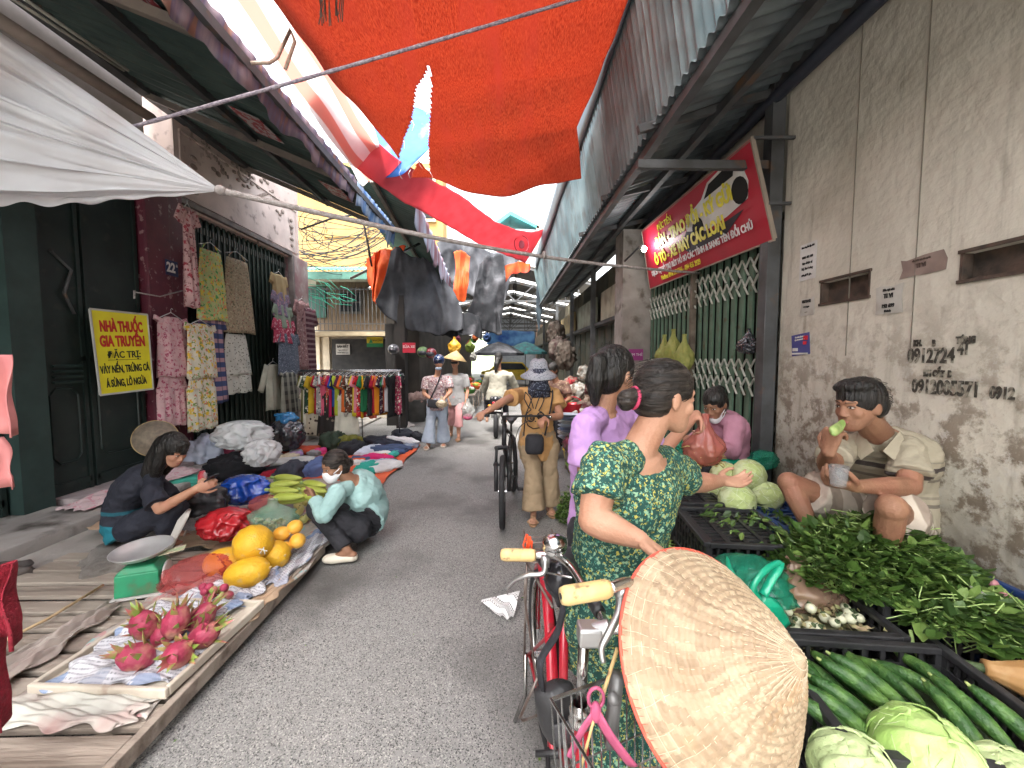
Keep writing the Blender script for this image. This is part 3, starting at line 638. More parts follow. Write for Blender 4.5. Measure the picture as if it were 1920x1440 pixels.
# ropes across the lane
def sagline(a, b, sag, n=16): return [lerp(a, b, i/n)-V((0, 0, sag*sin(pi*i/n))) for i in range(n+1)]
m_rope = mat('rope', (.36, .33, .32), (.24, .21, .2), rough=.9, sc=40, bump=.6, bsc=120)
mb = MB(); mb.tube(sagline(T, P(1312, 512, 4.15), .09, 24), [.02-.008*i/24 for i in range(25)], 8); q = P(1022, 487, 3.5)
mb.ell(P(1020, 478, 3.42), (.02, .02, .035)); mb.ell(T, (.035, .035, .03))
tag(mb.build('rope', m_rope), 'long grey rope from the white tarp across the lane to the green gate', 'rope')
mb = MB(); pts = sagline(P(-90, 330, 2.5), P(1500, -130, 2.85), .03, 60); mb.tube(pts, [.010+.002*(i % 2) for i in range(61)], 7)
tag(mb.build('rope', mat('rope_striped', (.33, .3, .33), (.16, .13, .17), rough=.9, sc=60)), 'thin grey twisted rope crossing below the orange tarp', 'rope')

# orange tarp with its tear
m_orange = mat('tarp_orange', (.44, .145, .085), (.29, .07, .045), rough=.85, sc=22, lo=.36, hi=.66, trans=.65, bump=.9, bsc=30, stretch=(8, 1.3, 1), dirt=(.38, .11, .08), dsc=.7, dlo=.5, dhi=.75)
rows = [(-350, 330, 1300, 2.05, 2.1), (0, 505, 1175, 3.1, 3.25), (130, 606, 1128, 3.9, 4.0), (235, 700, 1082, 4.7, 4.75), (332, 775, 1092, 5.7, 5.3)]
def tarp(u, v):
    k = v*(len(rows)-1); i = min(int(k), len(rows)-2); f = k-i
    def q(rw): return (P(rw[1], rw[0], rw[3]), P(rw[2], rw[0], rw[4]))
    (a0, b0), (a1, b1) = q(rows[i]), q(rows[i+1]); a = lerp(a0, a1, f); b = lerp(b0, b1, f); p = lerp(a, b, u)
    p.z -= .22*sin(pi*u)*(.35+.65*v)
    p.z += .02*sin(u*9+v*5)+.014*sin(u*21-v*14)+.012*sin(v*31+u*6)+.03*max(0, u-.7)*sin((u-v*.5)*34)
    p.y += -.13*sin(u*pi*3+.6)*(v**6)
    return p
def proj(p):
    d = p-EYE; return (960+FPX*d.dot(RT)/d.dot(FW), 720-FPX*d.dot(UP)/d.dot(FW))
mb = MB(); mb.grid(tarp, 110, 150)
slit = [(806, 116), (809, 160), (806, 230), (803, 270), (806, 325), (785, 300), (770, 335), (735, 345), (747, 300), (757, 262), (772, 225), (781, 165), (797, 140)]
def inside(x, y, pg):
    r = False
    for i in range(len(pg)):
        (x1, y1), (x2, y2) = pg[i-1], pg[i]
        if (y1 > y) != (y2 > y) and x < (x2-x1)*(y-y1)/(y2-y1)+x1: r = not r
    return r
# the tear is a hole of the cloth itself, its outline fixed on the tarp's own grid
keepf = []
for f in mb.f:
    c = sum((mb.v[i] for i in f), V((0, 0, 0)))/4; x, y = proj(c)
    if not inside(x, y, slit): keepf.append(f)
mb.f = keepf; mb.m = [0]*len(keepf)
tag(strip_cloth([(-1.9, -2.4, 4.6), (-1.9, 0, 4.5), (-1.9, 1.9, 4.45)], [(1.0, -2.4, 4.4), (1.0, 0, 4.4), (1.0, 1.9, 4.35)], 30, 20, .04, 3).build('rear_light_sheet', mat('rear_white', (.85, .86, .87), (.8, .81, .83), rough=.5, trans=.75), solid=.002), 'unseen pale sheet added overhead to soften the light from behind', 'tarp')  # added unseen sheet: filters the sky light falling on the foreground
tag(mb.build('orange_tarp', m_orange, solid=.003), 'wide sagging orange mesh tarp with a long tear spanning the lane overhead', 'tarp')
mb = MB(); random.seed(3)
for i in range(16):
    x = rnd(600, 642); y0 = rnd(-60, -10); mb.tube([P(x, y0, 3.0), P(x+rnd(-3, 3), (y0+30)/2, 3.0), P(x+rnd(-6, 6), rnd(20, 52), 3.0)], .004, 5)
tag(mb.build('frayed_strip', mat('fray', (.13, .12, .1), rough=.95)), 'frayed dark brown rag hanging from the orange tarp', 'rag')
# blue sheet seen through the tear
def qd(px): return [P(x, y, d) for x, y, d in px]
m_bsheet = mat('sheet_blue', (.015, .09, .34), (.03, .14, .42), rough=.7, sc=5, trans=.25, dirt=(.2, .3, .5), dsc=3, dlo=.55, dhi=.7)
t_ = strip_cloth(qd([(690, 200, 6.3), (760, 195, 6.3), (850, 235, 6.3)]), qd([(690, 330, 5.9), (760, 325, 5.9), (812, 262, 5.9)]), 16, 12, .02, 2)
tag(t_.build('blue_sheet', m_bsheet, solid=.003), 'torn bright blue plastic sheet showing through the slit of the orange tarp', 'plastic sheet')
mb = MB()
for i in range(14): x, y = [(806, 118), (808, 150), (807, 190), (804, 245), (803, 285), (806, 322), (748, 300), (757, 262), (772, 225), (782, 165), (797, 140), (770, 318), (790, 300), (752, 318)][i]; a = P(x, y, 5.2-.9*(300-y)/200); mb.tube([a, a+V((rnd(-.03, .03), 0, -.05)), a+V((rnd(-.05, .05), 0, rnd(-.16, -.07)))], .0025, 4)
tag(mb.build('loose_threads', mat('thread', (.6, .6, .62))), 'loose pale threads fringing the tear in the orange tarp', 'threads')

# red banner
m_rb = mat('banner_red', (.55, .15, .17), (.48, .12, .14), rough=.95, sc=4, trans=.7, bump=.3, bsc=50)
up_ = qd([(560, 60, 3.9), (650, 205, 4.8), (760, 305, 6), (860, 362, 7.3), (940, 418, 8.6), (995, 433, 9.6), (1024, 427, 10.2)])
dn_ = qd([(560, 170, 4.1), (640, 285, 5.1), (730, 362, 6.2), (820, 410, 7.5), (895, 455, 8.8), (950, 478, 9.8), (985, 492, 10.3)])
bn = strip_cloth(up_, dn_, 120, 16, .01, 3)
for q in bn.v: q.y += .10*(1-2*abs(N_.noise(V((q.x*2.2, q.y*.9, q.z*2)))))+.05*N_.noise(q*5)
bn = bn; tb = thing('red_banner', 'long sagging red cloth banner with a faint round emblem strung diagonally over the lane', 'banner', (0, 8, 4))
bn.build('cloth', m_rb, tb, solid=.003)
mb = MB(); cc = P(978, 458, 9.55); mb.tube([cc+V((.17*cos(a), .05*cos(a), .2*sin(a))) for a in [i*pi/12 for i in range(24)]], .012, 5, closed=True); mb.ell(cc+V((0, .02, .0)), (.07, .01, .1)); mb.build('emblem', mat('emblem', (.24, .03, .05)), tb)
mb = MB(); mb.ell(P(768, 369, 7), (.05, .02, .05)); tag(mb.build('pink_disc', mat('pinkd', (.7, .3, .3))), 'small pink ball hanging at the end of the far awning', 'ball')

# black and orange tarps farther down
m_bt = mat('tarp_black', (.03, .032, .036), (.016, .017, .02), spec=.15, rough=.9, sc=3, bump=.5, bsc=20, dirt=(.10, .10, .11), dsc=1.8, dlo=.5, dhi=.7, trans=.1)
m_bt2 = mat('tarp_grey', (.13, .135, .15), (.05, .052, .06), spec=.15, rough=.9, sc=2, bump=.5, bsc=20, trans=.3)
m_or2 = mat('tarp_orange2', (.8, .17, .04), (.6, .09, .03), rough=.6, sc=3, trans=.5, bump=.5, bsc=30)
def drape(name, label, top, bot, m, wob=.05, fr=3, nu=40, nv=24, depthsag=.3):
    g = strip_cloth(qd(top), qd(bot), 60, 40, wob, fr)
    for q in g.v:
        k = V((q.x*1.6+top[0][0], q.y*.6, q.z*.5)); d_ = (1-2*abs(N_.noise(k)))*.22+(1-2*abs(N_.noise(k*2.7+V((9, 3, 1)))))*.1; q.y -= d_; q.z += d_*.35; q.x += N_.noise(k*2+V((4, 4, 4)))*.08
    return tag(g.build(name, m, solid=.004), label, 'tarp')
drape('orange_tarp', 'crumpled orange tarp end hanging left of the black tarps', [(684, 500, 9), (700, 484, 9), (735, 476, 9.2), (765, 476, 9.4)], [(690, 520, 9), (705, 565, 9), (716, 578, 9.1), (740, 520, 9.3)], m_or2)
drape('black_tarp', 'grey black tarp sagging like a hammock below the far awning', [(738, 480, 9), (765, 482, 9.2), (800, 500, 9.5), (850, 545, 10)], [(712, 578, 9), (765, 622, 9.5), (820, 632, 9.8), (868, 618, 10.2)], m_bt2, .05, 2)
drape('black_tarp', 'dark black tarp hanging low over the left stalls', [(715, 540, 9.6), (770, 560, 9.9), (830, 590, 10.2), (900, 600, 10.4)], [(745, 612, 9.6), (800, 632, 9.9), (850, 636, 10.2), (905, 640, 10.4)], m_bt, .05, 3)
drape('orange_tarp', 'striped orange tarp strip in a pointed fold between the grey tarps', [(850, 478, 10.5), (866, 478, 10.5), (885, 486, 10.5)], [(855, 560, 10.5), (862, 576, 10.5), (872, 566, 10.5)], m_or2, .03, 2)
drape('grey_tarp', 'pale grey tarp stretched behind the orange strip', [(820, 458, 11.5), (880, 462, 11.6), (925, 475, 11.8), (985, 480, 12)], [(835, 520, 11.5), (880, 560, 11.5), (935, 590, 11.6), (950, 520, 12)], m_bt2, .05, 2)
drape('black_tarp', 'tall black mesh tarp hanging right of the orange strip', [(900, 500, 10.8), (918, 480, 10.8), (945, 482, 10.8)], [(875, 600, 10.7), (925, 632, 10.7), (941, 634, 10.7)], m_bt, .04, 2)
drape('orange_tarp', 'small orange and red scrap under the end of the red banner', [(935, 510, 10.9), (960, 498, 10.9), (995, 498, 10.9)], [(933, 545, 10.9), (955, 522, 10.9), (992, 512, 10.9)], mat('tarp_red2', (.5, .05, .04), (.75, .2, .05), sc=4, trans=.4), .03, 2)

# ---------------------------------------------------------------- yellow building, far houses
m_ywall = mat('yellow_wall', (.33, .21, .07), (.28, .175, .055), rough=.85, sc=2, bump=.2)
yb_ = thing('yellow_house', 'tall pale yellow house wall behind the tangle of cables', 'house', (-5, 15, 0))
mb = MB(); mb.box((-5.8, 15.4, 4.3), (7.2, 1, 8.6)); mb.box((-4.4, 14.88, 6.0), (4.2, .06, .08)); mb.box((-4.4, 14.88, 4.9), (4.2, .06, .08)); mb.box((-4.95, 14.85, 5.5), (.1, .1, 4.5)); mb.build('wall', m_ywall, yb_, smooth=False)
for x, z in ((-2.75, 6.9), (-2.75, 8.0), (-3.4, 6.2)):
    mb = MB(); mb.box((x, 14.85, z), (.6, .1, .75)); f = mb.build('window', mat('cream', (.72, .6, .4)), yb_, smooth=False); mb = MB(); mb.box((x, 14.79, z), (.4, .02, .55)); mb.build('pane', m_dark, f, smooth=False)
th = thing('teal_roof_house', 'distant house with teal gabled roof above the red banner', 'house', (.4, 30, 0))
mb = MB(); mb.prism([(-.9, 30, 11.4), (.5, 30, 12.4), (2.6, 30, 11.3), (2.6, 30, 11.1), (.5, 30, 12.1), (-.9, 30, 11.1)], (0, 3, 0)); mb.build('roof', mat('teal', (.06, .32, .33)), th, smooth=False)
mb = MB(); mb.box((.9, 31.5, 5.6), (3, 2.6, 11.1)); mb.build('wall', mat('twall', (.3, .33, .36)), th, smooth=False)
mb = MB(); mb.box((3.3, 31, 5.8), (1.8, 2, 11.7)); tag(mb.build('pink_house', mat('pinkwall', (.6, .42, .33)), smooth=False), 'sliver of pinkish house right of the teal roof', 'house')

h3 = thing('balcony_house', 'low house with green tin eave, barred brown balcony and cream ground floor', 'house', (-4, 10.6, 0))
yy = 10.6
def fx(px): return (px-945)/750*yy
mb = MB(); mb.box((-4.6, yy+.5, 1.93), (3.7, .8, 3.86)); mb.build('wall', mat('cream_wall', (.55, .5, .4), (.45, .4, .32), sc=2, dirt=(.3, .26, .2)), h3, smooth=False)
corr(lambda u, v: V((lerp(-5.6, -2.2, v), lerp(yy-.7, yy, u), lerp(3.72, 3.95, u))), 2, 200, .015, 34).build('eave', mat('eave_green', (.12, .32, .25), rough=.5), h3, edge=50)
mb = MB(); mb.box((-4.0, yy-.66, 3.6), (3.6, .04, .18)); mb.build('fascia', mat('fascia_g', (.08, .2, .16)), h3, smooth=False)
mb = MB(); mb.box(((fx(600)+fx(735))/2, yy+.06, 2.95), (fx(735)-fx(600), .06, 1.25)); mb.build('brown_boarding', mat('boarding', (.16, .115, .07), (.1, .07, .045), sc=4, stretch=(8, 1, 1)), h3, smooth=False)
mb = MB(); mb.box((fx(663), yy+.02, 3.05), (.62, .04, .6)); win = mb.build('window', mat('wfr', (.1, .09, .08)), h3, smooth=False)
mb = MB()
for i in (-1, 1):
    for j in (-1, 1): mb.box((fx(663)+i*.14, yy-.004, 3.05+j*.13), (.24, .02, .22))
mb.build('pane', mat('glassd', (.03, .035, .04), rough=.15), win, smooth=False)
mb = MB(); mb.box((fx(600), yy+.0, 3.05), (.5, .04, .8)); mb.build('window', mat('wgr', (.04, .12, .1)), h3, smooth=False)
mb = MB()
for i in range(23): x = lerp(fx(580), fx(735), i/22); mb.beam((x, yy-.5, 2.28), (x, yy-.5, 3.35), .014, .014)
for z in (2.28, 2.45, 3.3): mb.beam((fx(578), yy-.5, z), (fx(738), yy-.5, z), .02, .025)
mb.build('balcony_grille', m_iron, h3, smooth=False)
mb = MB(); mb.box(((fx(580)+fx(745))/2, yy-.2, 2.2), (fx(745)-fx(580), .8, .1)); mb.build('balcony_slab', mat('slabc', (.4, .33, .22)), h3, smooth=False)
mb = MB(); mb.box((fx(675), yy+.05, 1.35), (1.4, .06, 1.5)); mb.build('dark_shutter', mat('dshut', (.03, .032, .035), (.05, .05, .05), sc=8), h3, smooth=False)
for px in (597, 615): mb = MB(); mb.box((fx(px), yy+.06, 1.2), (.16, .06, 1.9)); mb.build('pilaster', mat('creamp', (.62, .55, .42)), h3, smooth=False)
# its signs
q = P(643, 655, yy-.02); t = thing('notice', 'white BÁN ĐẤT notice taped on the dark shutter', 'notice', (q.x, q.y, q.z-.13)); mb = MB(); mb.box(q, (.36, .01, .28)); mb.build('sheet', m_paper, t, smooth=False)
text('lettering', 'BÁN ĐẤT', q+V((0, -.006, .07)), (1, 0, 0), UZ, .085, m_ink, t, bold=.003, sx=.8); text('lettering', 'ngay 500m2', q+V((0, -.006, -.02)), (1, 0, 0), UZ, .05, m_ink, t); text('lettering', '0984 606 522', q+V((0, -.006, -.09)), (1, 0, 0), UZ, .05, m_ink, t)
q = P(703, 640, yy-.02); t = thing('shop_sign', 'small yellow and green sign plate on the dark shutter', 'sign', (q.x, q.y, q.z-.16)); mb = MB(); mb.box(q, (.42, .012, .3)); mb.build('board', mat('ysn', (.65, .5, .03)), t, smooth=False)
mb = MB(); mb.box(q+V((0, -.01, -.1)), (.42, .01, .1)); mb.prism([q+V((-.15, -.012, -.04)), q+V((-.05, -.012, -.04)), q+V((-.1, -.012, .07))], (0, -.004, 0)); mb.build('green_band', mat('gsn', (.03, .25, .1)), t, smooth=False)
text('lettering', 'BAN LAM', q+V((.07, -.012, .02)), (1, 0, 0), UZ, .06, m_btxt, t)
# cables
random.seed(11); m_cable = mat('cable', (.02, .02, .022), rough=.6)
ct = thing('cable_bundle', 'tangle of black utility cables in front of the yellow wall', 'cables', (-4, 11, 4))
for i in range(26):
    a = P(560+rnd(-10, 10), rnd(400, 505), rnd(9.3, 10.5)); b = P(rnd(700, 770), rnd(385, 470), rnd(9.5, 12)); mb = MB(); mb.tube(sagline(a, b, rnd(.0, .5), 12), rnd(.006, .013), 5); mb.build('cable', m_cable, ct)
for i in range(6):
    c = P(rnd(570, 600), rnd(410, 470), 9.8); r = rnd(.1, .3); mb = MB(); mb.tube([c+V((r*cos(a), .05*a, r*sin(a)*1.2)) for a in [k*pi/9 for k in range(20)]], .008, 5); mb.build('cable_loop', m_cable, ct)
mb = MB(); mb.tube([P(565, 430, 8.9), P(620, 410, 8.7), P(665, 402, 8.6), P(682, 420, 8.6), P(690, 460, 8.7), P(697, 500, 8.8)], .022, 7); mb.build('main_cable', m_cable, ct)
mb = MB(); mb.tube([P(690, 500, 8.9), P(745, 470, 9.1)], .02); mb.build('main_cable', m_cable, ct)
random.seed(5); mb = MB()
for i in range(22):
    c = P(rnd(572, 640), rnd(518, 560), 9.4); mb.tube([c, c+V((rnd(.05, .25), 0, rnd(-.12, -.02))), c+V((rnd(.2, .5), 0, rnd(-.3, -.02)))], .006, 4)
tag(mb.build('fishing_net', mat('netgreen', (.03, .3, .2))), 'loose green plastic netting strands hanging under the tin eave', 'netting')

# ---------------------------------------------------------------- market hall at the end
hall = thing('market_hall', 'open steel market hall roof with skylight strips at the end of the lane', 'market hall', (0, 22, 0))
m_hroof = mat('hall_roof', (.2, .19, .17), (.13, .12, .11), rough=.7, sc=1)
m_sky = mat('skylight', (.8, .8, .78), rough=.5, trans=.7)
def hr(x, y): return V((x, y, 4.75-.24*abs(x-.4)))
for i in range(10):
    a, b = 13.5+i*2.9, 13.5+(i+1)*2.9
    for s in (-1, 1):
        mb = MB(); mb.grid(lambda u, v: hr(.4+s*lerp(0, 5.2, u), lerp(a, b-.6, v))+V((0, 0, .01)), 2, 2); mb.build('roof_panel', m_hroof, hall, smooth=False, solid=.03)
        mb = MB(); mb.grid(lambda u, v: hr(.4+s*lerp(0, 5.2, u), lerp(b-.6, b, v)), 2, 2); mb.build('skylight', m_sky, hall, smooth=False)
    mb = MB(); z0 = 3.5
    mb.beam((-4.6, a, z0), (5.6, a, z0), .07, .07)
    for s in (-1, 1):
        mb.beam(hr(.4, a)-V((0, 0, .08)), hr(.4+s*5.1, a)-V((0, 0, .08)), .07, .07)
        for k in range(5): x = .4+s*k*1.05; mb.beam((x, a, z0), hr(x, a)-V((0, 0, .08)), .04, .04); mb.beam((x, a, z0), hr(x+s*1.05, a)-V((0, 0, .08)), .035, .035)
    mb.build('truss', m_iron, hall, smooth=False)
    for s in (-4.55, 5.5): mb = MB(); mb.box((s, a, 1.75), (.12, .12, 3.5)); mb.build('post', m_iron, hall, smooth=False)
mb = MB(); mb.box((-2.5, 18, 1.5), (.8, 16, 3.0)); tag(mb.build('stall_shelter', mat('shelter', (.05, .042, .035), (.02, .018, .015), rough=.9, sc=2), smooth=False), 'dark boarded stall shelter running back on the left side', 'shelter')
# dark row of stalls closing the left side beyond the houses
mb = MB(); mb.box((-4.3, 26, 1.9), (.3, 26, 3.8)); tag(mb.build('hall_side_wall', mat('hside', (.28, .24, .18), (.16, .13, .1), sc=1.5), smooth=False), 'dim side wall of the market hall behind the left stalls', 'wall')
mb = MB(); mb.box((1.0, 47, 2.0), (14, .3, 4)); tag(mb.build('end_wall', mat('endw', (.5, .5, .4), (.25, .32, .2), sc=1.2), smooth=False), 'pale wall closing the far end of the street', 'wall')
# canopies in the hall
t = thing('market_canopy', 'blue and teal printed fabric canopy low over the far end of the lane', 'canopy', (.5, 18, 2.4))
strip_cloth(qd([(918, 618, 18), (960, 620, 18), (1002, 622, 18)]), qd([(912, 646, 17.6), (955, 648, 17.6), (1002, 644, 17.6)]), 20, 5, .02, 3).build('cloth', mat('can_blue', (.02, .08, .3), (.15, .35, .6), sc=2, trans=.3), t, solid=.01)
def umbrella(px, py, Y, w, m, label):
    c = P(px, py, Y); t = thing('market_umbrella', label, 'umbrella', (c.x, c.y, 0), 'market umbrellas at the far end')
    mb = MB(); mb.lathe([(.02, .42), (w*.35, .33), (w*.7, .16), (w, 0), (w*.99, -.09)], c, n=8); mb.build('canopy', m, t, smooth=False, solid=.01)
    mb = MB(); mb.tube([(c.x, c.y, 0), c+V((0, 0, .42))], .02); mb.build('pole', m_iron, t)
umbrella(935, 662, 15, .95, m_bt, 'dark grey market umbrella, left of the pair by the blue canopy')
umbrella(985, 660, 16.5, .9, mat('umb_teal', (.04, .2, .2), (.05, .08, .1)), 'teal grey market umbrella, right of the pair by the blue canopy')
# yellow taxi at the end
cx, cy = P(963, 690, 24).x, 24; t = thing('parked_car', 'yellow car parked across the far end of the lane', 'car', (cx, cy, 0))
def carbody(m, name, prof, wdt, z=0):
    mb = MB(); mb.prism([(cx+a, cy-wdt/2, b+z) for a, b in prof], (0, wdt, 0)); return mb.build(name, m, t, smooth=False, bevel=.04)
carbody(mat('taxi', (.8, .55, .02), rough=.3, coat=.5), 'body', [(-1.9, .35), (1.9, .35), (1.95, .75), (1.5, .9), (.9, .95), (.5, 1.38), (-.9, 1.4), (-1.4, .95), (-1.9, .85)], 1.6)
carbody(mat('carglass', (.03, .04, .05), rough=.1), 'window', [(-1.25, .95), (.8, .95), (.45, 1.33), (-.85, 1.34)], 1.64)
for s in (-1.2, 1.2): mb = MB(); mb.lathe([(.05, -.1), (.3, -.1), (.32, 0), (.3, .1), (.05, .1)], (cx+s, cy-.76, .32), Matrix.Rotation(pi/2, 3, 'X')); mb.build('wheel', mat('rubber', (.025, .025, .027), rough=.8), t)
# ================================================================ PEOPLE
m_skin = mat('skin', (.42, .235, .155), (.37, .18, .11), rough=.58, sc=9, bump=.3, bsc=130, dirt=(.42, .19, .13), dsc=7, dlo=.5, dhi=.75, sub=.1)
m_skin2 = mat('skin_tan', (.28, .145, .085), (.22, .105, .062), rough=.6, sc=9, bump=.3, bsc=130, dirt=(.3, .125, .08), dsc=7, dlo=.5, dhi=.75)
m_hair = mat('hair_black', (.004, .004, .004), (.02, .017, .015), rough=.42, spec=.4, sc=70, lo=.4, hi=.64, bump=1.6, bsc=75, stretch=(1, 1, .1))
m_hairg = mat('hair_greying', (.012, .01, .009), (.05, .04, .034), rough=.45, spec=.25, sc=60, lo=.42, hi=.66, bump=1.6, bsc=70, stretch=(.12, .4, 1))
m_eyew = mat('eye_white', (.6, .57, .53), rough=.3); m_eyed = mat('eye_dark', (.02, .012, .01), rough=.2); m_brow = mat('brow', (.04, .03, .025), rough=.8)
m_lip = mat('lip', (.35, .12, .1), rough=.45)
m_blackc = mat('cloth_black', (.016, .016, .02), (.028, .028, .034), rough=.85, sc=9, bump=.3, bsc=60)

def basis(f, up=(0, 0, 1)):
    f = V(f).normalized(); r = f.cross(V(up)).normalized(); u = r.cross(f)
    return Matrix((r, f, u)).transposed()           # columns right, forward, up
def hand(mb, wr, d, pn, s=1.0, curl=.5, thumb=1, spread=.12, point=None):
    """wrist, direction of the fingers, normal out of the palm, curl 0..1; thumb +1 / -1 picks its side"""
    wr = V(wr); d = V(d).normalized(); pn = V(pn); pn = (pn-d*pn.dot(d)).normalized(); sd_ = d.cross(pn)*thumb
    L = .088*s
    mb.loft([(wr-d*.015*s, sd_*.026*s, pn*.019*s), (wr+d*.02*s, sd_*.031*s, pn*.017*s), (wr+d*.055*s, sd_*.040*s, pn*.015*s), (wr+d*.085*s, sd_*.039*s, pn*.013*s), (wr+d*.094*s, sd_*.034*s, pn*.009*s)], 14)
    for k, (o, ln) in enumerate(((.030, .068), (.010, .078), (-.010, .072), (-.029, .056))):
        b = wr+d*(.084-.004*abs(k-1))*s+sd_*o*s
        dd = (d+sd_*(o*spread*14)).normalized(); c = curl if not isinstance(curl, (list, tuple)) else curl[k]
        pts = [b]; a = .25*c
        for q, fr in enumerate((.45, .32, .23)):
            a += c*(.75, .95, .6)[q]; v = dd*cos(a)+pn*sin(a); pts.append(pts[-1]+v*ln*fr*s)
        mb.chain(pts, [.0092*s, .0086*s, .0078*s, .0068*s], 8)
    b = wr+d*.025*s+sd_*.03*s+pn*.006*s; t1 = b+(d*.6+sd_*.75+pn*.25*curl0(curl)).normalized()*.036*s; t2 = t1+(d*.85+sd_*.3+pn*.7*curl0(curl)).normalized()*.03*s; t3 = t2+(d*.9+pn*.6*curl0(curl)).normalized()*.024*s
    mb.chain([b-d*.01*s, t1, t2, t3], [.014*s, .0115*s, .0098*s, .008*s], 8)
def curl0(c): return c if not isinstance(c, (list, tuple)) else c[1]

def head(mb, c, B, s=1.0, male=False):
    def q(x, y, z): return c+B @ V((x*s, y*s, z*s))
    X, Y = B @ V((s, 0, 0)), B @ V((0, s, 0))
    jw = 1.1 if male else 1.0
    S = [(-.118, .060, .016, .012), (-.112, .056, .028*jw, .026), (-.098, .047, .041*jw, .043), (-.078, .033, .051*jw, .060), (-.055, .020, .058*jw, .072), (-.03, .008, .064, .083), (0, 0, .0695, .0905), (.03, -.003, .072, .0945), (.055, -.006, .070, .092), (.08, -.01, .060, .079), (.098, -.014, .043, .058), (.108, -.016, .022, .03)]
    mb.loft([(q(0, y, z), X*rx, Y*ry) for z, y, rx, ry in S], 22)
    mb.cap(q(0, .084, .012), q(0, .100, -.036), .0085*s, .0115*s, 8)
    for k in (-1, 1):
        mb.ell(q(k*.013, .093, -.040), .0095*s, nu=8, nv=6)
        R = B @ Matrix.Rotation(k*.28, 3, 'Z'); mb.ell(q(k*.074, -.006, -.014), (.009*s, .019*s, .032*s), R, 10, 8)
        mb.ell(q(k*.034, .058, -.032), (.028*s, .026*s, .028*s), B, 10, 8)
        mb.cap(q(k*.012, .087, .021), q(k*.046, .071, .021), .0095*s, .007*s, 8)
        mb.ell(q(k*.031, .075, -.001), (.017*s, .010*s, .0085*s), B, 10, 7)
    mb.ell(q(0, .084, -.062), (.022*s, .014*s, .0075*s), B, 10, 7); mb.ell(q(0, .082, -.074), (.019*s, .013*s, .0075*s), B, 10, 7)
    mb.ell(q(0, .07, -.1), (.02*s, .016*s, .016*s), B, 10, 7)
def face_bits(t, c, B, s, eyes=True, mouth=True, down=0):
    def q(x, y, z): return c+B @ V((x*s, y*s, z*s))
    if eyes:
        for k in (-1, 1):
            R = B @ Matrix.Rotation(-k*.35, 3, 'Z')
            mb = MB(); mb.ell(q(k*.031, .0815, -.002-.002*down), (.0122*s, .006*s, .0036*s*(1-.4*down)), R, 12, 8); e = mb.build('eye', m_eyew, t)
            mb = MB(); mb.ell(q(k*.0305, .0855, -.002-.002*down), (.0052*s, .003*s, .0040*s*(1-.3*down)), R, 10, 8); mb.build('iris', m_eyed, e)
            mb = MB(); mb.cap(q(k*.014, .0935, .020), q(k*.047, .077, .023), .0023*s, .0014*s, 6); mb.build('eyebrow', m_brow, t)
            mb = MB(); mb.tube([q(k*.017, .0875, .001), q(k*.031, .0875, .0055), q(k*.046, .077, .001)], .0017*s, 6); mb.build('eyelid', m_brow, t)
    if mouth:
        mb = MB(); mb.cap(q(-.019, .0885, -.0675), q(0, .0965, -.0665), .0022*s, .0036*s, 6); mb.cap(q(0, .0965, -.0665), q(.019, .0885, -.0675), .0036*s, .0022*s, 6); mb.cap(q(-.013, .09, -.0725), q(.013, .09, -.0725), .0045*s, .0045*s, 6); mb.build('mouth', m_lip, t)

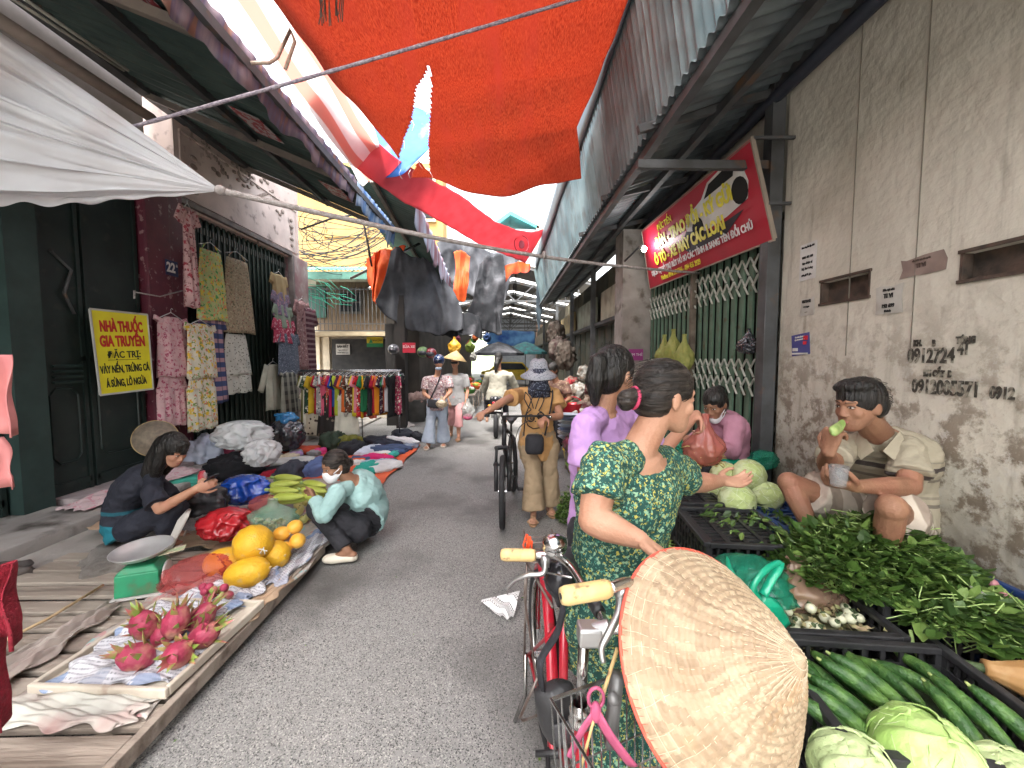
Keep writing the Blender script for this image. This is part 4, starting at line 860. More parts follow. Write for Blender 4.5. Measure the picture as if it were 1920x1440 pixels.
def bez(a, m, b, t): return a*(1-t)**2+m*2*t*(1-t)+b*t*t
def figure(name, label, J, s=1.0, male=False, fat=1.0, skin=None, vox=.007, top=None, pants=None, group=None, face=True, mouth=True, eyes=True, curl=(.5, .5), thumbs=(1, 1), cat='person', shoes=None, bust=.0, vt=None):
    skin = skin or m_skin
    for k in list(J): J[k] = V(J[k])
    pv, nk = J['pv'], J['nk']; sp = J.get('sp') or (pv+nk)/2; ctrl = sp*2-(pv+nk)/2
    hipd = (J['hR']-J['hL']).normalized(); shd = (J['sR']-J['sL']).normalized()
    base = V((pv.x, pv.y, min(J[k].z for k in ('aL', 'aR', 'pv') if k in J)-.07)); base.z = max(base.z, 0)
    t = thing(name, label, cat, base, group)
    B = basis(J['hf'], J.get('hu', (0, 0, 1))); hd = J['hd']
    def tors(t0, t1, n, grow=0.0, wmul=1.0, prof=None):
        secs = []
        for i in range(n+1):
            u = lerp(t0, t1, i/n); c = bez(pv, ctrl, nk, u) if 0 <= u <= 1 else (pv+(pv-bez(pv, ctrl, nk, .1)).normalized()*(-u)*(nk-pv).length)
            c2 = bez(pv, ctrl, nk, min(1, max(0, u)+.05)); c1 = bez(pv, ctrl, nk, max(0, min(1, u)-.05)); ax = (c2-c1).normalized()
            sd_ = hipd.lerp(shd, min(1, max(0, u))); sd_ = (sd_-ax*sd_.dot(ax)).normalized(); fr = ax.cross(sd_)*-1
            fr = sd_.cross(ax)*-1
            P_ = prof or ([(-.3, .15, .115), (-.1, .165, .12), (.08, .165, .12), (.3, .142, .108), (.5, .138, .108), (.68, .150, .115), (.82, .163, .105), (.92, .13, .08), (1.0, .06, .058)] if not male else
                  [(-.3, .15, .115), (-.1, .155, .115), (.08, .155, .115), (.3, .148, .110), (.5, .155, .115), (.68, .170, .12), (.82, .185, .11), (.92, .14, .085), (1.0, .065, .06)])
            for (ua, wa, da), (ub, wb, db) in zip(P_, P_[1:]):
                if ua <= u <= ub: f = (u-ua)/(ub-ua); f = f*f*(3-2*f); wd = lerp(wa, wb, f); dp = lerp(da, db, f); break
            else: wd, dp = (P_[0][1:] if u < P_[0][0] else P_[-1][1:])
            secs.append((c, sd_*((wd*fat)*s*wmul+grow), fr*((dp*fat)*s+grow)))
        return secs
    mb = MB()
    mb.loft(tors(0, 1, 12), 20)
    ntop = hd+B @ V((0, -.018*s, -.06*s))
    mb.cap(nk-(ntop-nk).normalized()*.03*s, ntop, .056*s*(1.12 if male else 1), .05*s*(1.12 if male else 1), 14)
    for k in 'LR':
        sh, el, wr = J['s'+k], J['e'+k], J['w'+k]
        mb.cap(nk.lerp(sh, .3)-V((0, 0, .01)), sh, .05*s, .052*s, 12)
        am = fat**.8*(1.12 if male else 1)
        mb.cap(sh, sh.lerp(el, .5), .05*s*am, .044*s*am, 12); mb.cap(sh.lerp(el, .5), el, .044*s*am, .036*s*am, 12)
        mb.cap(el, el.lerp(wr, .35), .037*s*am, .037*s*am, 12); mb.cap(el.lerp(wr, .35), wr, .037*s*am, .025*s, 12)
        d = J.get('d'+k) or (wr-el); pn = J.get('p'+k) or V((0, 0, -1)); i = 0 if k == 'L' else 1
        hand(mb, wr, d, pn, s*(1.08 if male else 1), curl[i], thumbs[i])
        hp, kn, an = J['h'+k], J['k'+k], J['a'+k]
        mb.cap(hp, kn, .082*s*fat, .052*s, 14); mb.ell(kn, .055*s); calf = kn.lerp(an, .3)
        mb.cap(kn, calf, .05*s, .052*s, 12); mb.cap(calf, an, .052*s, .034*s, 12)
        td = J.get('t'+k) or B @ V((0, 1, 0)); td = V((td.x, td.y, td.z)).normalized()
        heel = an-td*.035*s+V((0, 0, -.035*s)); ball = an+td*.11*s+V((0, 0, -.045*s)); mb.cap(heel, ball, .034*s, .026*s, 10); mb.cap(an, ball, .034*s, .022*s, 10)
        sdf = td.cross(V((0, 0, 1)))
        for q in range(5): o = (q-2)*.014*s; mb.cap(ball+sdf*o, ball+sdf*o+td*(.055-abs(q-1.5)*.006)*s-V((0, 0, .006)), .011*s, .009*s, 6)
    if bust:
        pass
    head(mb, hd, B, s, male)
    mb.build('body', skin, t, voxel=vox, it=3)
    if face: face_bits(t, hd, B, s*1.0, eyes, mouth)
    if top:
        m, hem, slv, g = top['m'], top.get('hem', -.12), top.get('sleeve', .55), top.get('g', .014)
        mb = MB(); sc_ = tors(hem, .9, 14, g*s)
        if top.get('loose'):
            L0 = top['loose']
            sc_ = [(c, a*(1+L0*max(0, 1-i/9)), b*(1+L0*1.2*max(0, 1-i/9))) for i, (c, a, b) in enumerate(sc_)]
        mb.loft(sc_, 24)
        col = tors(.9, .985 if not top.get('wide') else .95, 3, g*s*.7); mb.loft(col, 24)
        for k in 'LR':
            sh, el, wr = J['s'+k], J['e'+k], J['w'+k]; am = fat**.8*(1.1 if male else 1)
            mb.cap(nk.lerp(sh, .35)-V((0, 0, .012)), sh, .05*s+g*.6, .049*s+g*.8, 14)
            if slv <= 1:
                e = sh.lerp(el, slv); mb.loft(cyl_secs(sh, e, (.049*s*am+g*.8), (.053*s*am+g*top.get('flare', 1.5))), 16); mb.cap(sh, sh.lerp(e, .5), (.05*s*am+g*.7), (.05*s*am+g*.8), 12)
            else:
                e = el.lerp(wr, slv-1); mb.cap(sh, el, (.052*s*am+g), .04*s*am+g, 14); mb.cap(el, el, .042*s*am+g); mb.loft(cyl_secs(el, e, .04*s*am+g, .03*s+g), 16)
        if bust:
            ax = (nk-pv).normalized(); fr = shd.cross(ax)
            if fr.dot(B @ V((0, 1, 0))) < 0: fr = -fr
            cc = bez(pv, ctrl, nk, .66)
            for q in (-1, 1): mb.ell(cc+shd*.07*s*q+fr*.07*s, bust*s)
        mb.build('shirt', m, t, voxel=vt or vox*1.1, it=2, disp=[(-.12*s, .022), (.035*s, .006)])
    if pants:
        m, ln, g, fl = pants['m'], pants.get('len', 1.93), pants.get('g', .014), pants.get('flare', .0)
        mb = MB(); mb.loft(tors(-.12, pants.get('waist', .22), 6, g*s), 22)
        for k in 'LR':
            hp, kn, an = J['h'+k], J['k'+k], J['a'+k]
            if ln <= 1: e = hp.lerp(kn, ln); mb.cap(hp, hp.lerp(e, .6), .088*s*fat+g, .075*s*fat+g, 14); mb.loft(cyl_secs(hp, e, .086*s*fat+g, .068*s+g+fl), 18)
            else:
                e = kn.lerp(an, ln-1); mb.cap(hp, kn, .088*s*fat+g, .058*s+g, 16)
                mb.cap(kn, kn, .06*s+g); mb.loft(cyl_secs(kn, e, .058*s+g, .042*s+g+fl), 18)
        mb.build('trousers' if ln > 1 else 'shorts', m, t, voxel=vox*1.15, it=2, disp=[(-.13*s, .022), (.03*s, .005)])
    if shoes:
        for k in 'LR':
            an = J['a'+k]; td = V(J.get('t'+k) or B @ V((0, 1, 0))); td.z = 0; td.normalize(); sd_ = td.cross(V((0, 0, 1)))
            if shoes.get('type') == 'clog':
                mb = MB(); heel = an-td*.04*s+V((0, 0, -.05*s)); mb.loft([(heel-td*.03, sd_*.02, V((0, 0, .02))), (heel, sd_*.042, V((0, 0, .03))), (heel+td*.08, sd_*.04, V((0, 0, .034))), (heel+td*.15, sd_*.052, V((0, 0, .038))), (heel+td*.2, sd_*.045, V((0, 0, .03))), (heel+td*.225, sd_*.025, V((0, 0, .016)))], 16)
            else:
                mb = MB(); heel = an-td*.06*s+V((0, 0, -.072*s)); mb.loft([(heel, sd_*.03, V((0, 0, .012))), (heel+td*.1, sd_*.03, V((0, 0, .012))), (heel+td*.2, sd_*.042, V((0, 0, .012))), (heel+td*.25, sd_*.025, V((0, 0, .01)))], 12); mb.tube([heel+td*.17+sd_*.045, heel+td*.16+V((0, 0, .06)), heel+td*.17-sd_*.045], .012, 6, flat=2)
            mb.build('clog' if shoes.get('type') == 'clog' else 'sandal', shoes['m'], t, voxel=.006, it=1)
    return t, hd, B
def cyl_secs(a, b, r1, r2, n=5):
    a = V(a); b = V(b); ax = (b-a).normalized(); u = ax.orthogonal().normalized(); w_ = ax.cross(u)
    return [(lerp(a, b, i/n), u*lerp(r1, r2, i/n), w_*lerp(r1, r2, i/n)) for i in range(n+1)]
def hair_cap(t, hd, B, s, m, extra=(), back=.0, vox=.006, low=-.03, name='hair', big=1.0):
    def q(x, y, z): return hd+B @ V((x*s, y*s, z*s))
    mb = MB()
    mb.ell(q(0, -.012, .030), (.0795*s*big, .1*s*big, .092*s*big), B, 22, 14)
    mb.ell(q(0, -.045, -.01), (.076*s*big, .068*s*big, (.075-low)*s), B, 18, 12)
    for e in extra:
        if e[0] == 'e': mb.ell(q(*e[1]), tuple(x*s for x in e[2]), B, 16, 10)
        elif e[0] == 'c': mb.chain([q(*p) for p in e[1]], [r*s for r in e[2]], 12)
        elif e[0] == 'w': mb.chain([V(p) for p in e[1]], [r*s for r in e[2]], 12)
    return mb.build(name, m, t, voxel=vox, it=2, disp=[(.02, .006)])
def strands(t, hd, B, s, m, n, seed, big=1.0):
    random.seed(seed); mb = MB()
    for i in range(n):
        u, v = rnd(-1, 1), rnd(-.5, 1.0); w_ = rnd(.0, 1); th = rnd(0, 2*pi); z = rnd(-.35, .95); rr = math.sqrt(1-z*z); y = rr*sin(th); x = rr*cos(th)
        if y > .55: continue
        p = V((x*.0815*big, -.012+y*.103*big, .030+z*.094*big)); d = V((-x*.3, -.9, -.5+z*.3)).normalized()*.036; nn = V((x, y, z)).normalized()
        pts = [p, p+d*.5+nn*.002, p+d+nn*rnd(-.006, .001)]; mb.tube([hd+B @ (q*s) for q in pts], .0011, 3)
    return mb.build('loose_hair', m, t)
def strap(t, pts, r=.006, m=None, name='strap'):
    mb = MB(); mb.tube(pts, r, 6, flat=2.2); return mb.build(name, m or m_blackc, t)

# ---- woman in green, foreground
J = dict(hd=P(1247, 742, 1.31), hf=(.86, .18, -.12), nk=P(1196, 846, 1.29)-V((0, 0, .0)), pv=P(1160, 1130, 1.36), sp=P(1168, 985, 1.36),
         sL=P(1232, 862, 1.44), sR=P(1135, 868, 1.17), eR=P(1118, 965, 1.12), wR=P(1212, 1018, 1.08), eL=P(1300, 905, 1.62), wL=P(1352, 902, 1.72),
         hL=P(1190, 1150, 1.43), hR=P(1122, 1150, 1.27), kL=P(1195, 1390, 1.45)-V((0, 0, .0)), kR=P(1135, 1400, 1.33))
J['aL'] = V((J['kL'].x, J['kL'].y-.02, .09)); J['aR'] = V((J['kR'].x, J['kR'].y-.02, .09)); J['kL'].z = J['kR'].z = .47
J['sR'] = P(1132, 872, 1.19); J['sL'] = P(1240, 872, 1.42); J['eR'] = P(1112, 975, 1.10)
J['wR'] = P(1200, 1012, 1.02); J['dR'] = (.8, -.45, -.4); J['pR'] = (-.25, -.3, -.9)
J['dL'] = (.9, .15, -.1); J['pL'] = (.1, -.35, .95)
m_greenf = mat('print_green', (.01, .055, .048), (.013, .065, .055), rough=.8, sc=10, pat='floral', pc=['#86a98a', '#b5ad52', '#4f8a78'], ps=58, bump=.2)
wg, hdg, Bg = figure('person', 'woman in green flower print top holding the conical hat, reaching for cabbages', J, s=1.0, fat=1.22, vox=.0055, top=dict(m=m_greenf, hem=-.32, sleeve=.62, loose=.06, flare=1.0, wide=1, g=.016), pants=dict(m=m_greenf, len=1.9, flare=.05, g=.02), curl=(.45, .6), thumbs=(-1, -1), vt=.006)
hr_ = hair_cap(wg, hdg, Bg, 1.02, m_hairg, [('c', [(0, -.09, -.01), (.0, -.115, -.02)], [.035, .03]), ('e', (.0, -.135, -.03), (.032, .03, .036))], low=-.0)
strands(wg, hdg, Bg, 1.02, m_hairg, 170, 1); mb = MB(); q0 = hdg+Bg @ V((0, -.112, -.02)); mb.tube([q0+Bg @ V((.034*cos(a), 0, .034*sin(a))) for a in [i*pi/8 for i in range(16)]], .006, 6, closed=True); mb.build('hair_band', mat('band_pink', (.5, .05, .12)), wg)

# ---- woman in lilac behind her
J = dict(hd=P(1152, 700, 1.80), hf=(.75, .62, -.25), nk=P(1128, 772, 1.8), pv=P(1130, 985, 1.85), sp=P(1125, 890, 1.85),
         sL=P(1178, 790, 2.0), sR=P(1098, 798, 1.66), eR=P(1100, 900, 1.64), wR=P(1180, 890, 1.85), eL=P(1238, 850, 2.15), wL=P(1306, 776, 2.34),
         hL=P(1155, 1000, 1.93), hR=P(1105, 1000, 1.76), kL=(.6, 1.9, .47), kR=(.46, 1.75, .47), aL=(.6, 1.88, .09), aR=(.46, 1.73, .09), dL=(.3, -.2, -.9), pL=(-.8, 0, -.2))
J['wR'] = P(1160, 955, 1.8)
m_lilac = mat('cloth_lilac', (.50, .29, .58), (.44, .25, .52), rough=.85, sc=8, bump=.25, bsc=60)
wl, hdl, Bl = figure('person', 'woman in plain lilac T-shirt with a black ponytail, seen from behind', J, s=1.02, fat=1.02, vox=.007, top=dict(m=m_lilac, hem=-.1, sleeve=.7, loose=.05), pants=dict(m=m_blackc, len=1.9), curl=(.8, .5), thumbs=(-1, -1))
hair_cap(wl, hdl, Bl, 1.06, m_hair, [('c', [(0, -.1, .04), (0, -.125, .02), (0, -.12, -.06), (.0, -.1, -.14)], [.028, .036, .042, .02])], low=-.02)

strands(wl, hdl, Bl, 1.06, m_hair, 110, 2)
# ---- woman in brown shirt pushing the black bicycle
cx_, cy_ = .30, 4.0
J = dict(hd=P(1010, 700, 4.0), hf=(-.12, -1, -.2), nk=P(1006, 728, 4.03), pv=P(1008, 828, 4.05), sL=P(1040, 738, 4.05), sR=P(975, 738, 4.02), eL=P(1050, 780, 3.9), wL=P(1022, 784, 3.74), eR=P(945, 752, 3.75), wR=P(912, 772, 3.6),
         hL=P(1030, 835, 4.05), hR=P(990, 835, 4.05), kL=P(1030, 900, 3.98), kR=P(1000, 902, 3.9), aL=P(1030, 955, 4.02), aR=P(1000, 962, 3.82), tL=(.1, -1, 0), tR=(-.1, -1, 0), dL=(-.5, -.8, -.2), pL=(0, 0, -1), dR=(-.5, -.8, -.1), pR=(0, 0, -1))
J['aL'].z = J['aR'].z = .09; J['kL'].z = .5; J['kR'].z = .5
m_tan = mat('cloth_tan', (.5, .28, .11), (.45, .25, .1), rough=.85, sc=8, bump=.2); m_khaki = mat('cloth_khaki', (.34, .25, .155), (.29, .21, .13), rough=.85, sc=6, bump=.3)
wb, hdb, Bb = figure('person', 'woman in sun hat and face cloth wheeling a black bicycle, rabbit print T-shirt', J, s=1.02, vox=.008, top=dict(m=m_tan, hem=-.3, sleeve=.6, loose=.1, flare=2.5), pants=dict(m=m_khaki, len=1.95, flare=.055, g=.02), face=False, curl=(.8, .8), thumbs=(1, -1), shoes=dict(m=mat('sandal_brown', (.3, .18, .1))))
m_dot = mat('cloth_dotted', (.03, .035, .06), rough=.85, pat='dots', ps=75, pc=['#a9b0c4'])
mb = MB(); c = hdb
mb.lathe([(.02, .15), (.06, .145), (.085, .12), (.098, .05), (.105, .03), (.13, .01), (.185, -.025), (.18, -.032), (.12, .0), (.09, .03)], c, basis(J['hf'], (0, .0, 1)), 32); mb.build('sun_hat', mat('hat_dotted', (.38, .4, .45), rough=.85, pat='dots', ps=80, pc=['#10131f']), wb)
mb = MB(); mb.loft([(c+V((0, .0, .05)), V((.09, 0, 0)), V((0, .11, 0))), (c+V((0, -.005, -.03)), V((.088, 0, 0)), V((0, .11, 0))), (c+V((0, .0, -.1)), V((.095, 0, 0)), V((0, .11, 0))), (c+V((0, .01, -.16)), V((.12, 0, 0)), V((0, .12, 0))), (c+V((0, .02, -.235)), V((.13, 0, 0)), V((0, .12, 0)))], 24, cap=False); mb.build('face_cloth', m_dot, wb, solid=.004, disp=[(.05, .03)])
hp_ = P(1002, 833, 3.74)
bagt = mb = MB(); mb.ell(hp_, (.105, .05, .11), fn=lambda q: 1/max(abs(q.x), abs(q.z), .75)*.85); mb.build('shoulder_bag', m_blackc, wb, it=1, bevel=None)
strap(wb, [hp_+V((-.1, .02, .08)), P(985, 780, 3.78), P(1003, 730, 3.9)+V((.0, -.04, 0)), P(1035, 735, 3.95)], .006); strap(wb, [hp_+V((.1, .02, .08)), P(1028, 790, 3.82), P(1036, 745, 3.9), P(1036, 732, 4.0)], .006)
# printed rabbit with glasses on the shirt front (generic outline print)
def shirt_pt(px, py): return P(px, py, 3.875)
rb = MB()
for pts in ([(985, 735), (983, 748), (990, 762), (996, 768)], [(985, 735), (993, 744), (998, 758), (1000, 766)], [(1018, 737), (1010, 748), (1006, 760), (1004, 767)], [(1018, 737), (1020, 750), (1015, 762), (1010, 770)], [(996, 768), (988, 775), (985, 786), (990, 798), (1000, 804), (1012, 802), (1020, 794), (1022, 782), (1016, 773), (1010, 770)]): rb.tube([shirt_pt(*p) for p in pts], .0055, 5)
for x, y in ((995, 784), (1014, 780)): rb.tube([shirt_pt(x+6.5*cos(a), y+6.5*sin(a)) for a in [i*pi/8 for i in range(16)]], .006, 5, closed=True); rb.ell(shirt_pt(x, y), .008)
rb.ell(shirt_pt(1004, 790), (.008, .004, .006)); rb.build('shirt_print', m_blackc, wb)

# ---- helmet woman and conical hat woman walking
J = dict(hd=P(823, 680, 7.1), hf=(.1, -1, -.12), nk=P(820, 706, 7.15), pv=P(820, 756, 7.15), sL=P(842, 712, 7.15), sR=P(798, 712, 7.15), eL=P(845, 735, 7.05), wL=P(832, 748, 6.95), eR=P(795, 738, 7.1), wR=P(808, 748, 6.98), hL=P(829, 762, 7.15), hR=P(811, 762, 7.15), kL=P(830, 800, 7.1), kR=P(808, 800, 7.05), aL=P(832, 828, 7.2), aR=P(803, 832, 7.0), tL=(.1, -1, 0), tR=(-.1, -1, 0))
J['aL'].z = J['aR'].z = .09; J['kL'].z = J['kR'].z = .48
m_flb = mat('print_mauve', (.33, .25, .26), rough=.85, pat='floral', pc=['#7d4a4a', '#c9c0bd', '#4a4a60'], ps=22)
wh, hdh, Bh = figure('person', 'woman in navy helmet, mauve print blouse and wide pale blue trousers walking closer', J, s=1.0, vox=.011, top=dict(m=m_flb, hem=-.25, sleeve=.7, loose=.08), pants=dict(m=mat('denim_pale', (.33, .38, .46), (.28, .33, .41), sc=9, rough=.85), len=1.96, flare=.065, g=.02), mouth=False, curl=(.7, .7), shoes=dict(m=mat('shoe_cream', (.5, .42, .36))))
mb = MB(); mb.ell(hdh+V((0, .01, .045)), (.105, .125, .105), nu=20, nv=12); mb.box(hdh+V((0, -.13, .05)), (.13, .08, .012)); mb.build('helmet', mat('helmet_navy', (.02, .035, .09), rough=.15, coat=.8), wh)
mb = MB(); mb.ell(hdh+V((0, -.06, -.1)), (.06, .045, .03)); mb.build('face_mask', mat('mask_blue', (.4, .5, .62)), wh)
mb = MB(); mb.box(P(813, 757, 6.93), (.2, .06, .15), Matrix.Rotation(.15, 3, 'Y')); bgx = mb.build('shoulder_bag', m_blackc, wh, bevel=.02); strap(wh, [P(806, 750, 6.95), P(818, 725, 7.0), P(828, 700, 7.05), P(829, 692, 7.15)], .006)
J = dict(hd=P(853, 680, 7.9), hf=(-.1, -1, -.05), nk=P(854, 702, 7.95), pv=P(856, 748, 7.95), sL=P(873, 707, 7.95), sR=P(836, 707, 7.95), eL=P(877, 731, 7.95), wL=P(874, 752, 7.85), eR=P(834, 730, 7.95), wR=P(842, 752, 7.85), hL=P(863, 752, 7.95), hR=P(847, 752, 7.95), kL=P(860, 788, 7.75), kR=P(848, 788, 7.95), aL=P(860, 815, 7.7), aR=P(846, 812, 8.1), tL=(0, -1, 0), tR=(0, -1, 0))
J['aL'].z = .09; J['aR'].z = .11; J['kL'].z = J['kR'].z = .46
wc, hdc, Bc = figure('person', 'woman in conical straw hat, grey T-shirt and pink cropped trousers walking behind', J, s=1.0, vox=.012, top=dict(m=mat('cloth_greyt', (.3, .3, .3), (.26, .26, .26), rough=.9), hem=-.25, sleeve=.75, loose=.08), pants=dict(m=mat('cloth_dustpink', (.5, .26, .26), (.44, .22, .22), rough=.85), len=1.55, flare=.03), curl=(.6, .6), shoes=dict(m=mat('sandal_brown', None)))
m_straw = mat('straw', (.55, .4, .2), (.46, .32, .15), rough=.7, sc=20, bump=.4)
mb = MB(); mb.lathe([(.0, .19), (.12, .1), (.235, .0), (.23, -.008), (.1, .09)], hdc+V((0, 0, .06)), Matrix.Rotation(.18, 3, 'Y'), 32); mb.build('conical_hat', m_straw, wc)
mb = MB(); mb.cap(hdc+V((-.045, -.1, .0)), hdc+V((.045, -.1, .0)), .022, .022, 8); mb.build('sunglasses', m_blackc, wc)

# ---- rider on the motorbike seen from behind
MBX, MBY = P(930, 800, 8.1).x, 8.4
J = dict(hd=P(935, 672, 8.3), hf=(.25, 1, -.05), nk=P(935, 695, 8.3), pv=(MBX+.02, 8.25, .82), sL=P(915, 705, 8.35), sR=P(956, 705, 8.35), eL=P(908, 730, 8.55), wL=P(915, 742, 8.85), eR=P(968, 730, 8.55), wR=P(958, 742, 8.85),
         hL=(MBX-.1, 8.25, .78), hR=(MBX+.1, 8.25, .78), kL=(MBX-.2, 8.6, .68), kR=(MBX+.2, 8.6, .68), aL=(MBX-.2, 8.5, .3), aR=(MBX+.2, 8.45, .3), tL=(0, 1, 0), tR=(0, 1, 0))
wr_, hdr, Br = figure('person', 'woman with long black hair in khaki blouse riding the motorbike away', J, s=1.0, fat=1.1, vox=.012, top=dict(m=mat('cloth_sage', (.27, .26, .21), (.23, .22, .18), rough=.85), hem=-.2, sleeve=1.7, loose=.12, g=.03), pants=dict(m=m_blackc, len=1.9), face=False, curl=(.8, .8))
hair_cap(wr_, hdr, Br, 1.05, m_hair, [('c', [(0, -.08, -.02), (-.01, -.12, -.12), (-.02, -.13, -.25)], [.05, .055, .03])], vox=.01)

# ---- squatting woman in mint, mask
J = dict(hd=P(628, 872, 3.12), hf=(-.62, -.72, -.25), nk=P(660, 903, 3.2), pv=P(690, 985, 3.3), sp=P(692, 935, 3.35), sL=P(632, 925, 3.05), sR=P(668, 905, 3.42),
         eL=P(608, 965, 2.98), wL=P(590, 935, 3.12), eR=P(650, 940, 3.6), wR=P(608, 935, 3.55), hL=P(672, 992, 3.2), hR=P(690, 985, 3.42), kL=P(592, 955, 3.1), kR=P(610, 950, 3.5), aL=P(652, 1022, 3.02), aR=P(665, 1000, 3.45), tL=(-.95, -.1, 0), tR=(-.9, .1, 0), dL=(-.4, .6, .3), pL=(-1, 0, 0))
J['aL'].z = J['aR'].z = .1; J['pv'].z = max(J['pv'].z, .27)
m_mint = mat('cloth_mint', (.30, .46, .45), (.25, .40, .39), rough=.8, sc=6, bump=.3, bsc=40)
wm, hdm, Bm = figure('person', 'squatting vendor in mint hooded jacket and white mask beside the corn', J, s=1.0, fat=1.05, skin=m_skin2, vox=.007, top=dict(m=m_mint, hem=-.1, sleeve=1.9, loose=.05, g=.02), pants=dict(m=m_blackc, len=1.9), mouth=False, curl=(.7, .6), shoes=dict(m=mat('clog_cream', (.62, .57, .47), rough=.6), type='clog'))
hair_cap(wm, hdm, Bm, 1.02, m_hairg, [('e', (0, -.11, -.03), (.035, .035, .04))], vox=.007)
m_mask = mat('mask_white', (.72, .72, .74), rough=.8, bump=.2, bsc=60)
def mask(t, hd, B, s, m, low=0):
    def q(x, y, z): return hd+B @ V((x*s, y*s, (z-low)*s))
    mb = MB(); mb.loft([(q(0, .055, -.118), B @ V((.03*s, 0, 0)), B @ V((0, .03*s, 0))), (q(0, .05, -.1), B @ V((.05*s, 0, 0)), B @ V((0, .05*s, 0))), (q(0, .04, -.07), B @ V((.058*s, 0, 0)), B @ V((0, .072*s, 0))), (q(0, .03, -.04), B @ V((.058*s, 0, 0)), B @ V((0, .084*s, 0))), (q(0, .035, -.02), B @ V((.04*s, 0, 0)), B @ V((0, .074*s, 0)))], 20); mb.build('face_mask', m, t, voxel=.005, it=1)
    for k in (-1, 1): strap(t, [q(k*.055, .06, -.04), q(k*.073, .02, -.02), q(k*.078, -.012, .0)], .0016, m, 'mask_loop'); strap(t, [q(k*.05, .05, -.09), q(k*.07, .01, -.06), q(k*.078, -.012, -.03)], .0016, m, 'mask_loop')
mask(wm, hdm, Bm, 1.0, m_mask)
mb = MB(); mb.ell(J['nk']+V((.05, .03, -.045)), (.085, .085, .045)); mb.build('hood', m_mint, wm, disp=[(.05, .03)])

# ---- squatting woman in black with long hair
J = dict(hd=P(325, 842, 2.98), hf=(.86, -.18, -.5), nk=P(290, 880, 3.05), pv=P(240, 988, 3.1), sp=P(240, 935, 3.1), sL=P(290, 905, 3.22), sR=P(285, 920, 2.88),
         eR=P(300, 955, 2.82), wR=P(368, 916, 2.85), eL=P(330, 945, 3.2), wL=P(375, 912, 3.0), hR=P(245, 990, 3.0), hL=P(245, 985, 3.25), kR=P(330, 950, 2.95), kL=P(345, 950, 3.25), aR=P(305, 1002, 2.98), aL=P(325, 995, 3.28), tR=(.95, -.3, 0), tL=(1, 0, 0), dR=(.9, .1, .3), pR=(.1, .7, .2), dL=(.8, -.4, .3), pL=(0, -.6, .5))
m_navy = mat('cloth_navy', (.012, .014, .024), (.02, .022, .034), rough=.8, sc=8, bump=.3, bsc=50)
m_nt = mat('cloth_navy_teal', (.012, .014, .024), (.02, .022, .034), rough=.8, sc=8, bump=.3, bsc=50)
def z_bands(m, z0, z1, stops, ink):
    nt = m.node_tree; b_ = nt.nodes['Principled BSDF']; src = b_.inputs['Base Color'].links[0].from_socket
    tc = _n(nt, 'ShaderNodeTexCoord'); s_ = _n(nt, 'ShaderNodeSeparateXYZ'); nt.links.new(tc.outputs['Object'], s_.inputs[0]); r_ = _n(nt, 'ShaderNodeMapRange'); nt.links.new(s_.outputs['Z'], r_.inputs[0]); r_.inputs[1].default_value = z0; r_.inputs[2].default_value = z1
    cr = _n(nt, 'ShaderNodeValToRGB'); cr.color_ramp.interpolation = 'CONSTANT'; e = cr.color_ramp.elements; nt.links.new(r_.outputs[0], cr.inputs[0]); e[0].color = (stops[0][1],)*3+(1,); e[0].position = 0; e[1].position = stops[-1][0]; e[1].color = (stops[-1][1],)*3+(1,)
    for p, v in stops[1:-1]: x = e.new(p); x.color = (v, v, v, 1)
    mx_ = _n(nt, 'ShaderNodeMix', data_type='RGBA'); nt.links.new(cr.outputs[0], mx_.inputs[0]); nt.links.new(src, mx_.inputs[6]); mx_.inputs[7].default_value = ink; nt.links.new(mx_.outputs[2], b_.inputs['Base Color'])
bz = min(J['aL'][2], J['aR'][2])-.07; bz = max(bz, 0)
z_bands(m_nt, .33-.2-bz, .33+.5-bz, [(0, 1), (.30, 0), (.40, .55), (.44, 0)], (.01, .15, .2, 1))
wk, hdk, Bk = figure('person', 'squatting young woman in black with long black hair looking at her phone', J, s=1.0, vox=.007, top=dict(m=m_nt, hem=-.12, sleeve=.75, loose=.05, g=.016), pants=dict(m=m_navy, len=1.92, g=.014), eyes=True, curl=(.8, .7), thumbs=(1, -1), shoes=dict(m=mat('shoe_cream', None)))
hair_cap(wk, hdk, Bk, 1.06, m_hair, [('c', [(0, .05, .06), (.0, .082, .025)], [.05, .022]), ('c', [(.045, -.03, .0), (.06, .0, -.1), (.05, .0, -.2), (.04, -.02, -.28)], [.05, .042, .035, .015]), ('c', [(0, -.07, .0), (.0, -.09, -.12), (.02, -.08, -.25), (.03, -.06, -.33)], [.07, .065, .05, .02]), ('c', [(-.05, -.04, .0), (-.06, -.02, -.12), (-.05, -.03, -.24)], [.05, .04, .02])], low=-.03, vox=.007)
mb = MB(); mb.loft([(P(352, 960, 2.93), V((.02, 0, .0)), V((0, .02, .02))), (P(342, 975, 2.9), V((.035, 0, 0)), V((0, .02, .02))), (P(325, 1010, 2.88), V((.03, 0, 0)), V((0, .015, .015))), (P(312, 1042, 2.9), V((.022, 0, 0)), V((0, .015, .015)))], 12); mb.build('trouser_stripe', mat('stripe_cream', (.55, .52, .48)), wk)
ph = thing('phone', 'smartphone in the hands of the squatting woman in black', 'phone', P(390, 905, 2.88)); mb = MB(); mb.box(P(390, 902, 2.88), (.075, .012, .15), basis((.6, -.1, .5)) @ Matrix.Rotation(pi/2, 3, 'X')); mb.build('case', mat('phone_black', (.02, .02, .025), rough=.15), ph, bevel=.004)
mb = MB(); mb.ell(P(392, 897, 2.865), .006); mb.build('lens', m_steel, ph)

